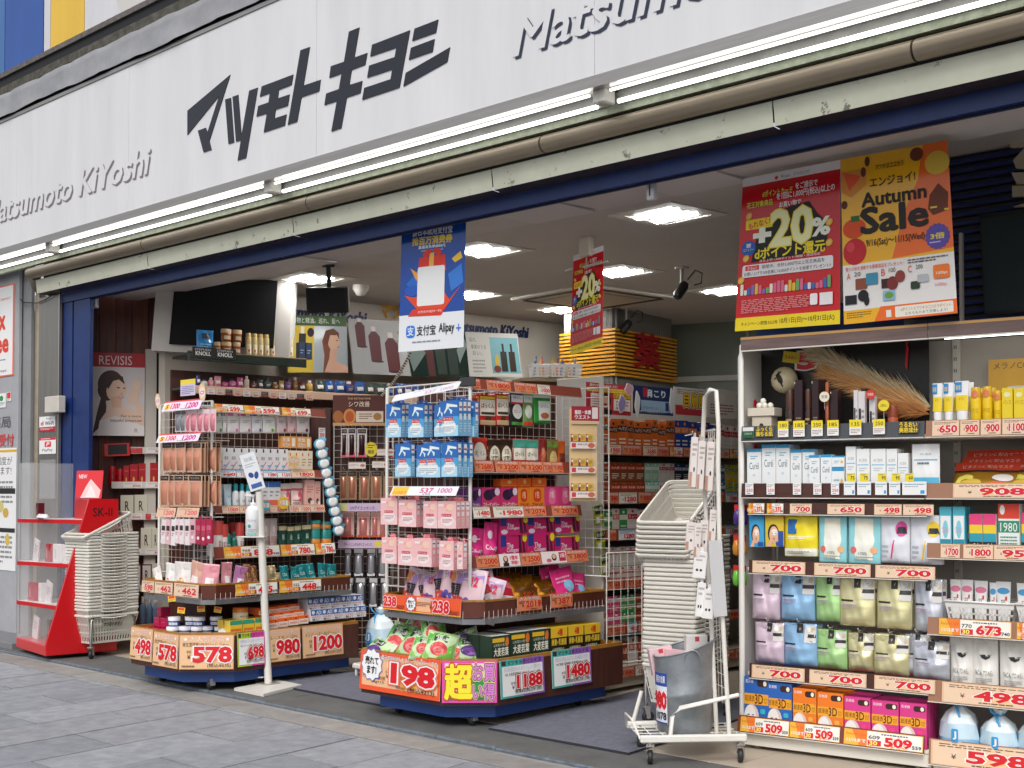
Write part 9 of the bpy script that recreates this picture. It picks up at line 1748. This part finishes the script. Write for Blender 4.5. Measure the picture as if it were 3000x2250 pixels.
def aut(c):
    G = lambda h: mt(h, .14, bump=.25, bscale=2.5)
    c.rect(0, 0, 1, 1, G('#ecae1c')); c.poly([(.46, .36), (1, .38), (1, 1), (.78, 1), (.72, .8), (.58, .62)], G('#e8691e')); c.rect(0, .08, 1, .355, G('#e4e0dc')); c.poly([(.28, 0), (1, 0), (1, .085), (.34, .085)], G('#e8691e')); c.rr(.47, .012, .97, .075, '#ece6da', .1); c.T('dポイントとマツキヨココカラポイント', .52, .045, .95, .065, '#c8862a', bold=.02); c.T('どちらもためて交換しよう!', .56, .02, .92, .038, '#2a2a2a'); c.lines(.03, .03, .26, .07, 3, '#8a6a20'); c.rect(.39, .018, .435, .06, '#e8e4dc')
    c.poly([(.0, .92), (.0, .8), (.1, .76), (.24, .82), (.26, .92)], '#d88a3a'); c.poly([(.02, .92), (.2, .88), (.08, .8)], '#e0542a'); c.ell(.26, .96, .025, .03, '#5a2a14'); c.ell(.22, .9, .025, .03, '#5a2a14'); c.ell(.03, .72, .03, .025, '#5a2a14'); c.ell(.12, .57, .11, .06, '#d84a1e'); c.rect(.09, .61, .17, .645, '#2a6a34'); c.ell(.12, .43, .11, .08, '#c0202a'); c.ell(.08, .46, .04, .03, '#d8404a')
    c.ell(.9, .88, .11, .07, '#d8b43a'); c.ell(.72, .95, .06, .04, '#6a3018'); c.poly([(.82, .7), (.9, .76), (.98, .7), (.97, .6), (.84, .58), (.8, .62)], '#6a3018'); c.rect(.82, .62, .88, .63, '#e8c83a'); c.rect(.94, .6, .98, .61, '#e8c83a'); c.burst(.87, .455, .11, '#5a4aa0', 16, .9, 1); c.T('3倍', .81, .44, .93, .475, '#e8d23a', bold=.03); c.lines(.8, .415, .94, .43, 1, '#cfc8e0')
    c.T('マツキヨココカラ', .34, .9, .6, .93, '#2a1c14', bold=.02, shear=.25); c.T('エンジョイ!', .28, .8, .7, .855, '#2a1c14', bold=.02); c.T('Autumn', .2, .69, .79, .77, '#201814', bold=.03); c.T('Sale', .19, .53, .79, .68, '#201814', bold=.035); c.T('9/16(Sat)〜11/15(Wed)', .23, .44, .76, .49, '#2a1c14', bold=.015)
    c.T('実りの秋を満喫する豪華賞品をプレゼント!', .03, .315, .56, .34, '#d8402c'); c.lines(.6, .315, .95, .345, 2, '#555')
    for x, t, n_ in ((.04, 'A', '20'), (.36, 'B', '100'), (.6, 'C', '200')): c.T(t, x, .265, x+.035, .305, '#e0562c'); c.T(n_, x+.07, .28, x+.13, .305, '#333')
    c.rr(.12, .2, .23, .265, '#8a4a34', .1); c.rr(.22, .22, .33, .29, '#3a8aa8', .1); c.rect(.02, .115, .13, .17, '#1c1c22'); c.ell(.19, .16, .05, .035, '#17171a'); c.ell(.22, .13, .025, .03, '#17171a'); c.rect(.36, .19, .44, .245, '#3a1c18'); c.ell(.46, .215, .05, .04, '#7a2a24'); c.ell(.53, .25, .045, .035, '#8a3a34'); c.rr(.37, .115, .48, .175, '#8ab4d0', .1); c.ell(.425, .145, .04, .02, '#6a9a3a'); c.rr(.62, .165, .7, .21, '#2a3a2a', .2); c.rr(.68, .2, .78, .245, '#b4b8be', .2); c.rr(.82, .21, .96, .29, '#e8782a', .15); c.T('3,000pt', .84, .23, .94, .25, '#fff', bold=.01); c.T('3,000pt', .83, .165, .93, .185, '#d84a7a')
poster(HP, zP, (1030, 1385), (1950, 1292), (1868, -110+0), (1002, 50), aut, 'orange autumn sale poster beside the red campaign poster', 'hanging_poster')
P = ground(1718, 695, CZ); SPF = Face((P.x, P.y), 10)
poster(SPF, zI, (745, 1552), (1010, 1470), (1018, 660), (775, 745), p20, 'small glossy red campaign poster hanging deeper inside the shop', 'hanging_poster')
b = MB(); b.box(-.05, -.03, -.14, .05, .03, 0, '#cfc6b4', bev=.006); b.tube([(0, 0, -.1), (0, 0, -.22)], .006, '#b8ae9c', 5); b.tube([(-.2, 0, -.22), (.2, 0, -.2)], .008, '#c8c2b6', 6); tag(b.build('poster_hanger', M=Matrix.Translation(P)), 'beige ceiling hanger above the small red poster', 'hanger')
for (x, y), nm in (((1410, 190), 'zI'), ((620, 285), 'zA')):
    f = Face((0, 5.40), 0); a, z = f.px((zI if nm == 'zI' else zA)(x, y)); b = MB(); b.box(-.025, -.02, -.07, .025, .02, .05, mt('#cfd0d6', .35), bev=.006); b.box(-.045, -.03, .05, .045, .03, .065, '#c4c5ca'); b.box(-.004, -.0215, -.05, .004, -.0202, .04, '#3a3a40'); tag(b.build('door_sensor', M=f.M(a, z, 0)), 'white sensor bracket under the soffit %s' % ('above the ceiling lamps' if nm == 'zI' else 'at the far left of the opening'), 'sensor')
# ------------------------------------------------------------------ right rear: louvred wall, monitor
VF = Face((-3.6, 6.55), 2)
lv = empty('louvred_wall', M=VF.M(0, 0, 0)); tag(lv, 'dark blue louvred wall above the right gondola', 'wall')
slab(lv, 'wall_panel', VF, 0, 4.5, 0, 3.16, .06, .1, mt('#6b675f', .6))
for k in range(20):
    z = 2.2+k*.048; slab(lv, 'slat', VF, .4, 4.5, z, z+.026, .0, .05, mt('#26366a', .4, var=.1, vscale=8))
slab(lv, 'slat_backing', VF, .4, 4.5, 2.15, 3.15, .051, .058, '#6a6252')
for i, (pts) in enumerate((((2122, 885), (2212, 880), (2300, 880), (2300, 950), (2122, 955)), ((2140, 1040), (2212, 960), (2300, 980), (2300, 1100), (2160, 1090)), ((2130, 1120), (2300, 1110), (2300, 1190), (2165, 1195)), ((2135, 1205), (2300, 1200), (2300, 1270), (2135, 1275)), ((2140, 1340), (2300, 1290), (2300, 1340)))):
    o = [VF.px(z3(*p), -.03) for p in pts][::-1]; b = MB(); b.extr(o, -.03, -.005, mt('#cfc4a8', .5)); q = b.build('letter_stroke'); q.parent = lv; q.matrix_parent_inverse = lv.matrix_world.inverted(); q.matrix_basis = VF.M(0, 0, 0)
slab(lv, 'white_post', VF, VF.px(zP(1960, 900), -.05)[0], VF.px(zP(1985, 900), -.05)[0], 2.1, VF.px(zP(1970, 640), -.05)[1], -.05, -.02, '#cfcac2')
mo = poster(VF, zP, (2165, 1310), (2640, 1270), (2640, 430), (2125, 490), lambda c: (c.rect(0, 0, 1, 1, '#121214'), c.rect(.04, .03, 1, .95, mt('#2c373c', .1))), 'dark monitor cut off at the right edge above the gondola', 'monitor', d=-.12, cat='monitor')
# blue end board above the gondola's left end
b = MB(); b.box(0, 0, 0, .8, .01, .16, mt('#1c3a78', .4)); tag(b.build('blue_board', M=RF.M(.0, 2.16, .2)), 'dark blue board standing on the right gondola under the posters', 'board')
finish_labels()
